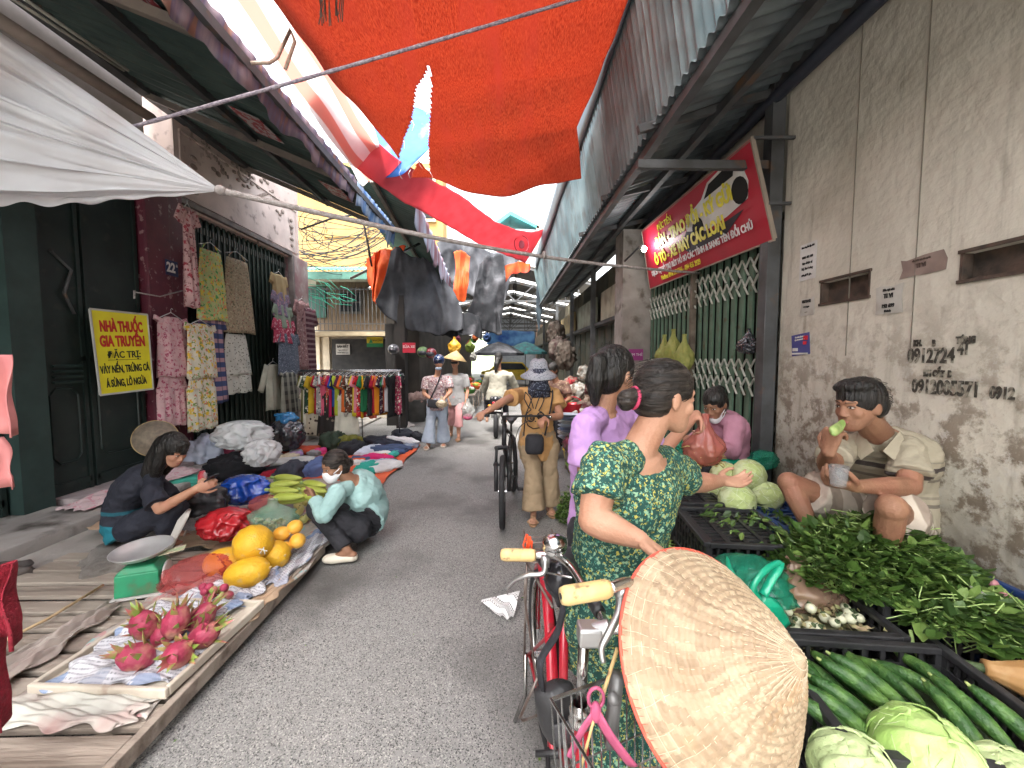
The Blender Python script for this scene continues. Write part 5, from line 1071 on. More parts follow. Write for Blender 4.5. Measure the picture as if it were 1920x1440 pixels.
# ---- seated woman in pink by the gate
J = dict(hd=P(1340, 756, 2.95), hf=(-.75, -.55, -.45), nk=P(1352, 783, 3.02), pv=P(1358, 858, 3.15), sp=P(1366, 820, 3.12), sL=P(1378, 795, 2.92), sR=P(1330, 792, 3.22), eL=P(1372, 845, 2.85), wL=P(1325, 838, 2.75), eR=P(1320, 832, 3.1), wR=P(1298, 822, 2.9),
         hL=P(1368, 865, 3.1), hR=P(1350, 862, 3.25), kL=P(1330, 885, 2.75), kR=P(1315, 880, 2.95), aL=P(1335, 985, 2.75), aR=P(1318, 985, 2.9), tL=(-.7, -.5, 0), tR=(-.7, -.5, 0))
wp, hdp, Bp = figure('person', 'woman in dusty pink hooded jacket with pulled down mask sitting by the green gate', J, s=.98, fat=1.05, skin=m_skin2, vox=.008, top=dict(m=mat('cloth_pink', (.42, .2, .27), (.37, .17, .23), rough=.9, sc=8, bump=.3), hem=-.05, sleeve=1.9, loose=.05, g=.024), pants=dict(m=m_blackc, len=1.9), curl=(.7, .7))
hair_cap(wp, hdp, Bp, 1.02, m_hair, [('e', (0, -.1, .055), (.04, .04, .04))], vox=.008)
mask(wp, hdp, Bp, .8, m_mask, .06); mb = MB(); mb.ell(J['nk']+V((.04, .04, -.02)), (.11, .11, .06)); mb.build('hood', mat('cloth_pink', None), wp, disp=[(.05, .03)])

# ---- the man
J = dict(hd=P(1612, 758, 1.80), hf=(-1, -.15, -.12), nk=P(1650, 818, 1.9), pv=P(1665, 968, 1.98), sp=P(1672, 895, 2.0), sR=P(1582, 838, 1.98), sL=P(1702, 842, 1.80),
         eR=P(1552, 872, 1.80), wR=P(1553, 848, 1.68), eL=P(1706, 912, 1.68), wL=P(1600, 912, 1.60), hR=P(1620, 968, 2.0), hL=P(1690, 978, 1.88), kR=P(1480, 905, 2.0), kL=P(1672, 952, 1.56),
         aR=P(1525, 1000, 1.9), aL=P(1655, 1060, 1.66), tR=(-.3, -.9, 0), tL=(-.9, -.3, 0), dR=(.12, -.05, 1), pR=(.85, .2, -.1), dL=(-.85, .0, .15), pL=(.1, .4, .9))
m_polo = mat('polo', (.34, .3, .22), (.3, .265, .195), rough=.85, sc=8, bump=.25, bsc=60)
nt = m_polo.node_tree; b_ = nt.nodes['Principled BSDF']; src = b_.inputs['Base Color'].links[0].from_socket
tc = _n(nt, 'ShaderNodeTexCoord'); sp_x = _n(nt, 'ShaderNodeSeparateXYZ'); nt.links.new(tc.outputs['Object'], sp_x.inputs[0])
cr = _n(nt, 'ShaderNodeValToRGB'); cr.color_ramp.interpolation = 'CONSTANT'; e = cr.color_ramp.elements
mr_ = _n(nt, 'ShaderNodeMapRange'); nt.links.new(sp_x.outputs['Z'], mr_.inputs[0]); zb = J['pv'].z; base_z = min(J['aL'].z, J['aR'].z)-.07
mr_.inputs[1].default_value = J['nk'].z-.42-base_z; mr_.inputs[2].default_value = J['nk'].z-.02-base_z; nt.links.new(mr_.outputs[0], cr.inputs[0])
e[0].position = 0; e[0].color = (0, 0, 0, 1); e[1].position = .66; e[1].color = (1, 1, 1, 1)
for p, v in ((.72, 0), (.78, .35), (.80, 0), (.52, .6), (.56, 0), (.3, .35), (.33, 0), (.2, .7), (.24, 0)): x = e.new(p); x.color = (v, v, v, 1)
mxx = _n(nt, 'ShaderNodeMix', data_type='RGBA'); nt.links.new(cr.outputs[0], mxx.inputs[0]); nt.links.new(src, mxx.inputs[6]); mxx.inputs[7].default_value = (.07, .055, .05, 1); nt.links.new(mxx.outputs[2], b_.inputs['Base Color'])
m_short = mat('shorts_check', (.5, .44, .36), (.42, .36, .3), rough=.85, sc=8, pat='stripex', ps=8, pc=['#8a7d70'], bump=.25)
mn, hdn, Bn = figure('person', 'barefoot man in striped beige polo and shorts sitting on crates eating a cucumber', J, s=1.0, male=True, fat=1.03, skin=m_skin2, vox=.0055, top=dict(m=m_polo, hem=-.05, sleeve=.72, loose=.1, g=.014, flare=1), pants=dict(m=m_short, len=.72, g=.02, flare=.02), curl=(.75, 1.15), thumbs=(-1, 1), vt=.006)
hair_cap(mn, hdn, Bn, 1.05, m_hair, [('e', (0, .02, .085), (.072, .066, .034)), ('e', (.02, .06, .078), (.045, .026, .022))], low=.01, vox=.006)
strands(mn, hdn, Bn, 1.05, m_hair, 150, 3)
def nkq(u, v, d=.0): return J['nk']+(J['sR']-J['sL']).normalized()*u+V((-.62, -.62, 0)).normalized()*d+V((0, 0, v))
mb = MB()
for s_ in (-1, 1): mb.prism([nkq(s_*.085, .0, .0), nkq(s_*.07, .035, .05), nkq(s_*.015, -.05, .14), nkq(s_*.06, -.095, .15), nkq(s_*.1, -.04, .08)], V((-.6, -.6, .2))*.012)
mb.build('collar', m_polo, mn, smooth=False, bevel=.003)
ck = MB(); w0 = P(1566, 805, 1.63); ck.loft([(w0+V((.055, .03, .02)), V((0, .012, .012)), V((.0, .012, -.012))), (w0+V((.04, .03, -.0)), V((0, .02, .012)), V((.01, .0, .018))), (w0-V((.03, .03, .0)), V((0, .02, .012)), V((.01, .0, .018))), (w0-V((.06, .05, .0)), V((0, .012, .01)), V((.0, .0, .012)))], 12)
tag(ck.build('cucumber', mat('cuke_pale', (.2, .3, .08), (.35, .42, .16), rough=.5, sc=20)), 'bitten cucumber held at the mouth of the seated man', 'cucumber')
gl = MB(); q = P(1572, 897, 1.52); gl.lathe([(.026, 0), (.034, .08), (.032, .08), (.024, .004)], q-V((0, 0, .03)), n=20); tag(gl.build('drinking_glass', mat('glass_cup', (.6, .6, .6), rough=.1, alpha=.18)), 'small glass in the lower hand of the seated man', 'glass')

# ---- dim figure sitting behind the cyclist
J = dict(hd=P(1036, 694, 6.6), hf=(-.6, -.7, -.3), nk=P(1042, 715, 6.65), pv=(.95, 6.8, .62), sL=P(1062, 722, 6.6), sR=P(1028, 722, 6.75), eL=P(1068, 748, 6.5), wL=P(1050, 760, 6.35), eR=P(1030, 750, 6.6), wR=P(1040, 762, 6.4), hL=(1.02, 6.75, .6), hR=(.88, 6.8, .6), kL=(.9, 6.35, .62), kR=(.78, 6.45, .62), aL=(.88, 6.35, .15), aR=(.76, 6.4, .15), tL=(-.3, -1, 0), tR=(-.3, -1, 0))
wv, hdv, Bv = figure('person', 'vendor in brown top half hidden behind the woman in the sun hat', J, s=1.0, skin=m_skin2, vox=.012, top=dict(m=mat('cloth_brownr', (.16, .09, .07), rough=.9, pat='floral', pc=['#6d4a3c', '#9a8a70'], ps=20), sleeve=.7), pants=dict(m=m_blackc), curl=(.6, .6))
hair_cap(wv, hdv, Bv, 1.05, m_hair, [], vox=.012)
# ================================================================ BICYCLES, MOTORBIKE
m_chrome = mat('chrome', (.62, .62, .62), (.4, .38, .36), rough=.18, metal=1, sc=12, dirt=(.16, .13, .1), dsc=30, dlo=.62, dhi=.7)
m_redp = mat('bike_red', (.45, .012, .03), (.38, .01, .025), rough=.3, coat=.4, dirt=(.1, .05, .04), dsc=18, dlo=.62, dhi=.7)
m_rub = mat('rubber', None) if 'rubber' in MT else mat('rubber', (.025, .025, .027), rough=.8)
m_grip = mat('grip_cream', (.62, .46, .22), (.52, .36, .15), rough=.55, sc=30, dirt=(.2, .12, .06), dsc=40, dlo=.58, dhi=.68)
m_blk = mat('black_plastic', (.018, .018, .02), (.03, .03, .032), rough=.4, sc=12, bump=.15, bsc=50)
def wheel(t, c, R, ax, tire=.018, rim=m_chrome, name='wheel', spokes=28, part=None):
    c = V(c); ax = V(ax).normalized(); u = ax.orthogonal().normalized() if abs(ax.z) > .5 else V((0, 0, 1)); u = (u-ax*u.dot(ax)).normalized(); q = ax.cross(u)
    circ = lambda r, n=40: [c+u*(r*cos(2*pi*i/n))+q*(r*sin(2*pi*i/n)) for i in range(n)]
    mb = MB(); mb.tube(circ(R-tire), tire, 10, closed=True); ty = mb.build('tyre', m_rub, t)
    mb = MB(); mb.tube(circ(R-tire*2.3), tire*.55, 6, closed=True); mb.build('rim', rim, t)
    mb = MB(); mb.tube([c-ax*.04, c+ax*.04], .016, 8)
    for i in range(spokes): a = 2*pi*i/spokes; mb.tube([c+ax*(.03*(-1)**i), c+u*((R-tire*2.3)*cos(a+.2*(-1)**i))+q*((R-tire*2.3)*sin(a+.2*(-1)**i))], .0011, 3)
    mb.build('spokes', m_steel, t, smooth=False)

bk = thing('bicycle', 'old red bicycle with cream grips, wire basket and chrome handlebar in the foreground', 'bicycle', (.18, 1.2, 0))
hub = V((.165, 1.62, .33)); wheel(bk, hub, .33, (1, .08, 0))
fh = V((.33, .66, .33)); wheel(bk, fh, .33, (.25, 1, 0))
hdt, hdb_ = P(1088, 1335, .86), P(1090, 1480, .83); bb = V((.19, 1.22, .3)); sdt = P(1058, 1085, 1.27)
st = lerp(bb, sdt, .78)
mb = MB(); mb.tube([hdb_-V((0, 0, .06)), hdt-V((0, 0, .01))], .019, 14); mb.tube([hdb_+V((0, .01, .01)), lerp(hdb_, bb, .5)-V((0, 0, .05)), bb], .016, 12); mb.tube([hdt-V((0, -.0, .04)), lerp(hdt, bb, .5)-V((0, 0, .03)), bb+V((0, .02, .08))], .013, 12)
mb.tube([bb, st], .015, 12)
for s in (-1, 1): mb.tube([bb+V((s*.03, 0, 0)), hub+V((s*.06, 0, 0))], .008, 8); mb.tube([st+V((s*.015, 0, -.03)), hub+V((s*.06, 0, 0))], .007, 8)
mb.build('frame', m_redp, bk)
mb = MB(); mb.tube([st-V((0, 0, .05)), sdt], .012, 10); mb.build('seat_post', m_chrome, bk)
mb = MB(); s0 = sdt; mb.loft([(s0+V((0, -.15, .01)), V((.018, 0, 0)), V((0, .005, .02))), (s0+V((0, -.08, .012)), V((.028, 0, 0)), V((0, 0, .025))), (s0+V((0, .02, .02)), V((.065, 0, 0)), V((0, 0, .03))), (s0+V((0, .09, .03)), V((.1, 0, 0)), V((0, 0, .035))), (s0+V((0, .13, .03)), V((.08, 0, 0)), V((0, .0, .03)))], 18); mb.build('saddle', m_blk, bk, sub=1)
mb = MB()
for s in (-1, 1): mb.tube([s0+V((s*.05+.012*cos(k), .08+.012*sin(k), -.06+.004*k)) for k in range(16)], .003, 5)
mb.build('saddle_spring', m_steel, bk)
# fork, headset, stem, bars
mb = MB()
for s in (-1, 1): o = V((.25, 1, 0)).normalized()*s*.055; mb.tube([hdb_-V((0, 0, .08)), hdb_-V((0, 0, .1))+o, fh+o], .012, 8)
mb.build('fork', m_chrome, bk)
mb = MB(); mb.lathe([(.019, -.03), (.026, -.025), (.028, -.012), (.023, -.005), (.026, .002), (.026, .012), (.017, .022)], hdt, n=20); sm = P(1095, 1200, .85)
mb.tube([hdt, sm], .0125, 14); mb.build('stem', m_chrome, bk)
cl = P(1120, 1180, .84); mb = MB(); mb.box(sm+V((.012, 0, .015)), (.052, .045, .042)); mb.tube([sm+V((.02, 0, .02)), cl+V((.03, 0, .005))], .018, 10); mb.build('stem_clamp', mat('alloy', (.5, .5, .5), (.42, .42, .42), rough=.35, metal=.9), bk, smooth=False, bevel=.006)
gA0, gA1, gB0, gB1 = P(940, 1040, 1.17), P(1004, 1041, 1.15), P(1052, 1118, .74), P(1144, 1103, .76)
mb = MB(); bar = [gB1, P(1180, 1092, .8), P(1205, 1110, .83), P(1190, 1160, .84), cl+V((.03, 0, 0)), P(1125, 1150, .93), P(1098, 1105, 1.0), P(1070, 1062, 1.08), P(1040, 1042, 1.13), gA1]
def smooth_pts(p, n=6):
    p = [V(x) for x in p]; o = []
    for i in range(len(p)-1):
        p0, p1, p2, p3 = p[max(i-1, 0)], p[i], p[i+1], p[min(i+2, len(p)-1)]
        for k in range(n): f = k/n; o.append(.5*((2*p1)+(p2-p0)*f+(2*p0-5*p1+4*p2-p3)*f*f+(3*p1-p0-3*p2+p3)*f**3))
    return o+[p[-1]]
bp = smooth_pts(bar); mb.tube(bp, .011, 12); mb.build('handlebar', m_chrome, bk)
mb = MB(); mb.tube(bp[30:37], .016, 12); mb.build('bar_sleeve', m_blk, bk)
for a, b in ((gA0, gA1), (gB0, gB1)):
    mb = MB(); d = (b-a); n = 26; u = d.normalized().orthogonal().normalized(); q = d.normalized().cross(u); rs = []
    for k in range(11):
        f = k/10; r0 = (.0185 if .03 < f < .97 else .015); rs.append([lerp(a, b, f)+u*cos(2*pi*j/n)*(r0-(.0012 if j % 2 and .08 < f < .93 else 0))+q*sin(2*pi*j/n)*(r0-(.0012 if j % 2 and .08 < f < .93 else 0)) for j in range(n)])
    mb.rings(rs); mb.build('grip', m_grip, bk)
mb = MB(); e_ = P(1054, 1119, .735); mb.tube([gB0-(gB1-gB0)*.002, gB0-(gB1-gB0)*.02], .006, 8); mb.build('grip_hole', m_blk, bk)
# bell, levers
bc = P(1040, 1022, 1.12); mb = MB(); mb.lathe([(.034, -.014), (.036, -.004), (.033, .004), (.036, .008), (.034, .016), (.02, .026), (.004, .029)], bc, Matrix.Rotation(.15, 3, 'X'), 24); mb.lathe([(.0, -.02), (.03, -.018), (.036, -.006)], bc, n=24); mb.build('bell', m_chrome, bk)
m_alloy = mat('alloy', None)
def lever(pts, rs, pv_):
    mb = MB(); mb.tube(smooth_pts(pts, 4), [lerp(rs[0], rs[1], i/(4*(len(pts)-1))) for i in range(4*(len(pts)-1)+1)], 8, flat=1.3); mb.box(pv_, (.022, .03, .03)); mb.build('brake_lever', m_alloy, bk)
lever([P(1022, 1052, 1.12), P(1018, 1075, 1.11), P(990, 1078, 1.11), P(965, 1088, 1.12), P(949, 1105, 1.13)], (.009, .004), P(1022, 1050, 1.13))
lever([P(1165, 1115, .8), P(1160, 1150, .77), P(1140, 1190, .74), P(1128, 1215, .73), P(1132, 1242, .72)], (.010, .005), P(1165, 1110, .8))
mb = MB(); mb.tube([P(1020, 1010, 1.16), P(1045, 1006, 1.17), P(1062, 1012, 1.16)], .006, 8); mb.tube([P(1026, 1074, 1.1), P(1072, 1083, 1.02)], .003, 6); mb.build('brake_rod', m_steel, bk)
mb = MB()
random.seed(2)
for i in range(7): a = P(987+rnd(-4, 4), 1008+rnd(-8, 8), 1.17); mb.tube([a, a+V((rnd(-.01, .02), 0, rnd(-.03, 0))), a+V((rnd(-.02, .02), 0, rnd(-.06, -.02)))], .003, 5)
mb.build('orange_ribbon', mat('ribbon_orange', (.8, .08, .02)), bk)
# head lamp behind the bars
mb = MB(); mb.lathe([(.0, .06), (.03, .05), (.05, .0), (.045, -.03), (.02, -.06), (.008, -.09)], P(1048, 1078, 1.22)+V((0, -.02, 0)), n=20); mb.build('lamp_shell', mat('lampblack', (.03, .03, .035), rough=.15, metal=.4), bk)
# rear rack, mudguard, stand
mb = MB(); mb.tube([hub+V((0, .35*cos(a), .35*sin(a))) for a in [R_(x) for x in range(-20, 200, 10)]], .022, 6, flat=.3); mb.build('mudguard', m_redp, bk)
mb = MB()
for s in (-1, 1): mb.tube([hub+V((s*.08, 0, 0)), hub+V((s*.07, -.0, .40)), hub+V((s*.07, .3, .41))], .005, 6); mb.tube([hub+V((s*.07, 0, .4)), st+V((s*.03, .05, 0))], .005, 6)
for k in range(5): mb.beam(hub+V((-.07, .06*k, .4)), hub+V((.07, .06*k, .4)), .008, .004)
mb.tube([P(985, 1085, 1.3), P(983, 1120, 1.32), P(1000, 1230, 1.36), P(1012, 1330, 1.4)], .004, 6)
mb.tube([P(1015, 1255, 1.36), P(975, 1345, 1.38), P(980, 1352, 1.4), P(1010, 1340, 1.4)], .005, 6)
mb.build('rear_rack', mat('rust_iron', (.14, .1, .085), (.25, .22, .2), rough=.5, metal=.6, sc=20), bk)
mb = MB(); mb.tube([hub+V((-.075, 0, 0)), hub+V((-.075, .02, -.2)), hub+V((-.12, .02, -.32))], .009, 8); mb.build('kick_stand', m_chrome, bk)
mb = MB(); mb.tube([bb+V((-.09, 0, 0)), bb+V((.09, 0, 0))], .01, 8); mb.tube([bb+V((-.05, 0, 0)), bb+V((-.055, -.14, -.09))], .008, 8); mb.box(bb+V((-.1, -.14, -.09)), (.09, .06, .02)); mb.build('pedal', m_blk, bk)
# small black pouch and strap under the bars
mb = MB(); pc_ = P(1040, 1320, .98)
mb.loft([(pc_+V((0, 0, .055)), V((.052, 0, .012)), V((0, .026, 0))), (pc_+V((0, 0, .03)), V((.055, 0, 0)), V((0, .03, 0))), (pc_+V((.005, 0, -.05)), V((.05, 0, 0)), V((0, .035, 0))), (pc_+V((.02, 0, -.11)), V((.04, 0, 0)), V((0, .03, 0)))], 20); pb = mb.build('pouch', m_blk, bk, sub=1, disp=[(.04, .01)])
mb = MB(); mb.box(pc_+V((.02, -.045, -.035)), (.055, .008, .055), Matrix.Rotation(-.3, 3, 'Y')); mb.build('pouch_pocket', mat('pocket', (.05, .05, .055), rough=.5, sc=30), pb, bevel=.004)
strap(bk, smooth_pts([P(1056, 1140, .95), P(1045, 1185, .97), P(1020, 1225, .98), P(1012, 1248, .97), P(1016, 1290, .98)], 4), .007)
# wire basket with its lamp and the pink strings
bc0 = V((.305, .745, .56)); bx = basis((.35, -.9, 0))
def bq(u, v, z): k = 1+.35*(z); return bc0+bx @ V((u*k, v*k, 0))+V((0, 0, z))
mb = MB(); hw, hl, hh = .155, .115, .30
for z in (0, .07, .14, hh): mb.tube([bq(-hw, -hl, z), bq(hw, -hl, z), bq(hw, hl, z), bq(-hw, hl, z)], .005 if z in (0, hh) else .0026, 5, closed=True)
for i in range(15):
    u = lerp(-hw, hw, i/14)
    for s in (-1, 1): mb.tube([bq(u, s*hl, 0), bq(u, s*hl, hh)], .0022, 4)
for i in range(10):
    u = lerp(-hl, hl, i/9)
    for s in (-1, 1): mb.tube([bq(s*hw, u, 0), bq(s*hw, u, hh)], .0022, 4)
for i in range(12): u = lerp(-hw, hw, i/11); mb.tube([bq(u, -hl, 0), bq(u, hl, 0)], .0016, 4)
mb.build('wire_basket', m_steel, bk, smooth=False)
mb = MB(); mb.box(P(1150, 1330, .82), (.02, .03, .16), Matrix.Rotation(.1, 3, 'Y')); mb.ell(P(1150, 1310, .79), .013); mb.build('basket_bracket', mat('bracket_grey', (.22, .22, .22), rough=.5, metal=.5), bk)
m_pink = mat('string_pink', (.6, .13, .25), (.48, .1, .2), rough=.5, sc=40, trans=.3); kn = P(1117, 1335, .77)
mb = MB(); mb.ell(kn, (.012, .012, .022)); mb.tube(smooth_pts([kn, P(1095, 1365, .76), P(1082, 1390, .75), P(1068, 1420, .74)], 4), .0025, 6, flat=4); mb.tube(smooth_pts([kn, P(1140, 1375, .75), P(1165, 1410, .74), P(1185, 1435, .74)], 4), .003, 6, flat=5); mb.tube([kn+V((.016*cos(a), 0, .03+.022*sin(a))) for a in [i*pi/8 for i in range(16)]], .0035, 6, closed=True)
mb.build('pink_string', m_pink, bk)
mb = MB(); mb.tube([P(1158, 1215, .8), P(1125, 1320, .78)], .004, 6); mb.tube([kn, P(1088, 1445, .74)], .003, 6); mb.build('bamboo_stick', m_grip, bk)

# ---- conical hat resting on the basket
hc = V((.4162, .7596, .9718)); hn = V((.374, -.716, .589)).normalized(); hu_ = hn.orthogonal().normalized(); hR = Matrix((hu_, hn.cross(hu_), hn)).transposed()
ht = thing('conical_hat', 'large woven conical straw hat with red stitched rim resting on the bicycle basket', 'hat', hc)
m_leaf = mat('hat_leaf', (.37, .28, .185), (.30, .215, .135), rough=.55, sc=14, lo=.35, hi=.65, bump=.4, bsc=90, dirt=(.42, .26, .13), dsc=6, dlo=.56, dhi=.7)
rs = []; random.seed(9)
nt_ = 288
for k in range(91):
    f = k/90; r = .2155*f+.0008; z = .2*(1-f)**1.0+.006*sin(f*pi)
    ring = []
    for j in range(nt_):
        a = 2*pi*j/nt_
        z2 = z+.0026*sin(f*16*2*pi)*min(1, f*3)*(1+.5*N_.noise(V((cos(a)*3, sin(a)*3, f*5))))+.0022*abs(sin(j*pi*36/nt_+sin(f*9)*.7))+.0012*abs(sin(j*pi*72/nt_+f*3))*min(1, 2*f)+.003*N_.noise(V((cos(a)*14, sin(a)*14, f*2.5)))*f
        ring.append(hc+hR @ V((r*cos(a), r*sin(a), z2)))
    rs.append(ring)
mb = MB(); mb.rings(rs, cap=False)
lt_ = [mat('hat_leaf', None), mat('hat_leaf_pale', (.42, .33, .22), (.34, .255, .165), rough=.55, sc=14, bump=.5, bsc=90), mat('hat_leaf_dark', (.32, .24, .155), (.27, .19, .12), rough=.55, sc=14, bump=.5, bsc=90)]
tint = {}
for i in range(len(mb.m)):
    k, j = divmod(i, nt_); s_ = (j+int(7*sin(k*.09)))//4; tint.setdefault((s_ % 72, k//13), random.choice((0, 0, 0, 1, 1, 2))); mb.m[i] = tint[(s_ % 72, k//13)]
mb.build('cone', lt_, ht, solid=.002)
mb = MB()
for k in range(1, 16):
    f = k/16+.01; r = .2155*f; z = .2*(1-f)+.0068
    mb.tube([hc+hR @ V((r*cos(a), r*sin(a), z+.0012*sin(a*17+k))) for a in [2*pi*i/90 for i in range(90)]], .0008, 4, closed=True)
for i in range(36):
    a = 2*pi*i/36+.05*sin(i*5); mb.tube([hc+hR @ V((.2155*f*cos(a+.03*sin(f*14+i)), .2155*f*sin(a+.03*sin(f*14+i)), .2*(1-f)+.0078)) for f in [.12+.088*q for q in range(11)]], .0006, 4)
mb.build('stitching', mat('stitch', (.6, .5, .36)), ht)
mb = MB(); mb.tube([hc+hR @ V((.2158*cos(a), .2158*sin(a), .001)) for a in [2*pi*i/120 for i in range(120)]], .0032, 7, closed=True)
for i in range(110): a = 2*pi*i/110; mb.tube([hc+hR @ V((.217*cos(a), .217*sin(a), -.002)), hc+hR @ V((.208*cos(a+.02), .208*sin(a+.02), .0125))], .0007, 4)
mb.build('red_rim', mat('rim_red', (.62, .1, .06), (.5, .07, .05), rough=.6, sc=60), ht)

# ---- black mountain bike
mt = thing('bicycle', 'black mountain bicycle pushed towards us by the woman in the sun hat', 'bicycle', (.0, 3.9, 0))
fw_ = V((-.015, 3.68, .34)); rw_ = V((.10, 4.72, .34)); axm = (1, .09, 0)
wheel(mt, fw_, .34, (1, -.02, 0), .026, m_blk); wheel(mt, rw_, .34, axm, .026, m_blk)
hd0, hd1 = V((.0, 3.9, .72)), V((.005, 3.95, .93)); bbm = V((.06, 4.3, .3)); stm = V((.08, 4.42, .75))
mb = MB(); mb.tube([hd0, hd1], .024, 12); mb.tube([hd0+V((0, 0, .03)), bbm], .024, 12); mb.tube([hd1-V((0, 0, .05)), stm], .018, 12); mb.tube([bbm, stm], .018, 12)
for s in (-1, 1): mb.tube([bbm, rw_+V((s*.06, 0, 0))], .01, 8); mb.tube([stm, rw_+V((s*.06, 0, 0))], .009, 8)
mb.build('frame', m_blk, mt)
mb = MB()
for s in (-1, 1): mb.tube([fw_+V((s*.06, 0, 0)), fw_+V((s*.062, .07, .26))], .021, 10); mb.tube([fw_+V((s*.062, .07, .26)), fw_+V((s*.055, .1, .40))], .015, 10)
mb.tube([fw_+V((-.06, .095, .39)), hd0-V((0, 0, .01)), fw_+V((.06, .095, .39))], .022, 8); mb.build('fork', m_blk, mt)
hbL, hbR = P(905, 772, 3.62), P(1032, 782, 3.72); hm = V((.0, 3.9, 1.02))
mb = MB(); mb.tube([hd1, hm], .018, 10); mb.build('stem', m_blk, mt)
mb = MB(); mb.tube(smooth_pts([hbL, P(940, 774, 3.72), hm, P(1005, 780, 3.82), hbR]), .011, 8); mb.build('handlebar', m_blk, mt)
for a, b in ((hbL, P(930, 774, 3.7)), (hbR, P(1010, 780, 3.78))):
    mb = MB(); mb.tube([a, b], .017, 10); mb.build('grip', m_rub, mt); mb = MB(); mb.ell(a, .014); mb.build('bar_end', m_steel, mt)
mb = MB(); mb.tube(smooth_pts([P(940, 778, 3.65), P(950, 810, 3.7), P(962, 830, 3.8)]), .004, 5); mb.tube(smooth_pts([P(1000, 785, 3.7), P(975, 800, 3.7), P(965, 830, 3.85)]), .004, 5); mb.build('brake_cable', m_blk, mt)
mb = MB(); mb.box(hm+V((.0, -.03, .02)), (.09, .05, .035)); mb.build('phone_mount', m_steel, mt, bevel=.01)
mb = MB(); mb.loft([(stm+V((0, -.13, .14)), V((.02, 0, 0)), V((0, 0, .015))), (stm+V((0, 0, .15)), V((.05, 0, 0)), V((0, 0, .02))), (stm+V((0, .1, .16)), V((.075, 0, 0)), V((0, 0, .02)))], 12); mb.tube([stm, stm+V((0, 0, .14))], .012); mb.build('saddle', m_blk, mt)
for s in (-1, 1): mb = MB(); mb.tube([bbm, bbm+V((s*.07, 0, 0)), bbm+V((s*.08, -.12*s, -.1*s))], .01, 6); mb.box(bbm+V((s*.13, -.12*s, -.1*s)), (.1, .07, .02)); mb.build('pedal', m_blk, mt)
mb = MB(); mb.ell(bbm+V((-.05, 0, 0)), (.004, .09, .09)); mb.build('chain_ring', m_steel, mt)

# ---- motorbike
mo = thing('motorbike', 'dark motorbike seen from behind, ridden away by the long-haired woman', 'motorbike', (MBX, 8.2, 0))
wheel(mo, (MBX, 7.95, .29), .29, (1, 0, 0), .045, m_steel, spokes=0); wheel(mo, (MBX, 9.15, .29), .29, (1, 0, 0), .04, m_steel, spokes=0)
mb = MB(); mb.loft([(V((MBX, 7.85, .78)), V((.05, 0, 0)), V((0, 0, .05))), (V((MBX, 8.0, .72)), V((.13, 0, 0)), V((0, 0, .12))), (V((MBX, 8.4, .6)), V((.14, 0, 0)), V((0, 0, .16))), (V((MBX, 8.7, .55)), V((.1, 0, 0)), V((0, 0, .2))), (V((MBX, 8.95, .75)), V((.14, 0, 0)), V((0, 0, .2)))], 16); mb.build('body_panel', mat('moto_black', (.02, .02, .025), rough=.2, coat=.6), mo)
mb = MB(); mb.box((MBX, 8.2, .79), (.24, .6, .07)); mb.build('saddle', m_blk, mo, bevel=.03)
mb = MB(); mb.box((MBX, 7.83, .7), (.14, .04, .07)); mb.build('tail_light', mat('tail_red', (.5, .01, .02), rough=.2), mo, bevel=.01)
for s in (-1, 1): mb = MB(); mb.ell((MBX+s*.12, 7.85, .66), (.04, .03, .025)); mb.build('indicator', mat('amber', (.7, .25, .03), rough=.2), mo)
mb = MB(); mb.box((MBX, 7.78, .5), (.2, .015, .15), Matrix.Rotation(.3, 3, 'X')); mb.build('number_plate', m_paper, mo)
mb = MB(); mb.tube([(MBX+.15, 7.8, .33), (MBX+.15, 8.4, .28)], .045, 10); mb.build('exhaust', m_steel, mo)
mb = MB(); mb.tube([(MBX-.33, 8.85, 1.0), (MBX, 9.0, 1.02), (MBX+.33, 8.85, 1.0)], .014, 8); mb.tube([(MBX, 9.15, .35), (MBX, 8.98, 1.0)], .03, 8); mb.build('handlebar', m_blk, mo)
for s in (-1, 1): mb = MB(); mb.tube([(MBX+s*.25, 8.9, 1.0), (MBX+s*.3, 8.9, 1.18)], .006, 6); mb.ell((MBX+s*.31, 8.9, 1.2), (.06, .015, .04)); mb.build('mirror', m_blk, mo)

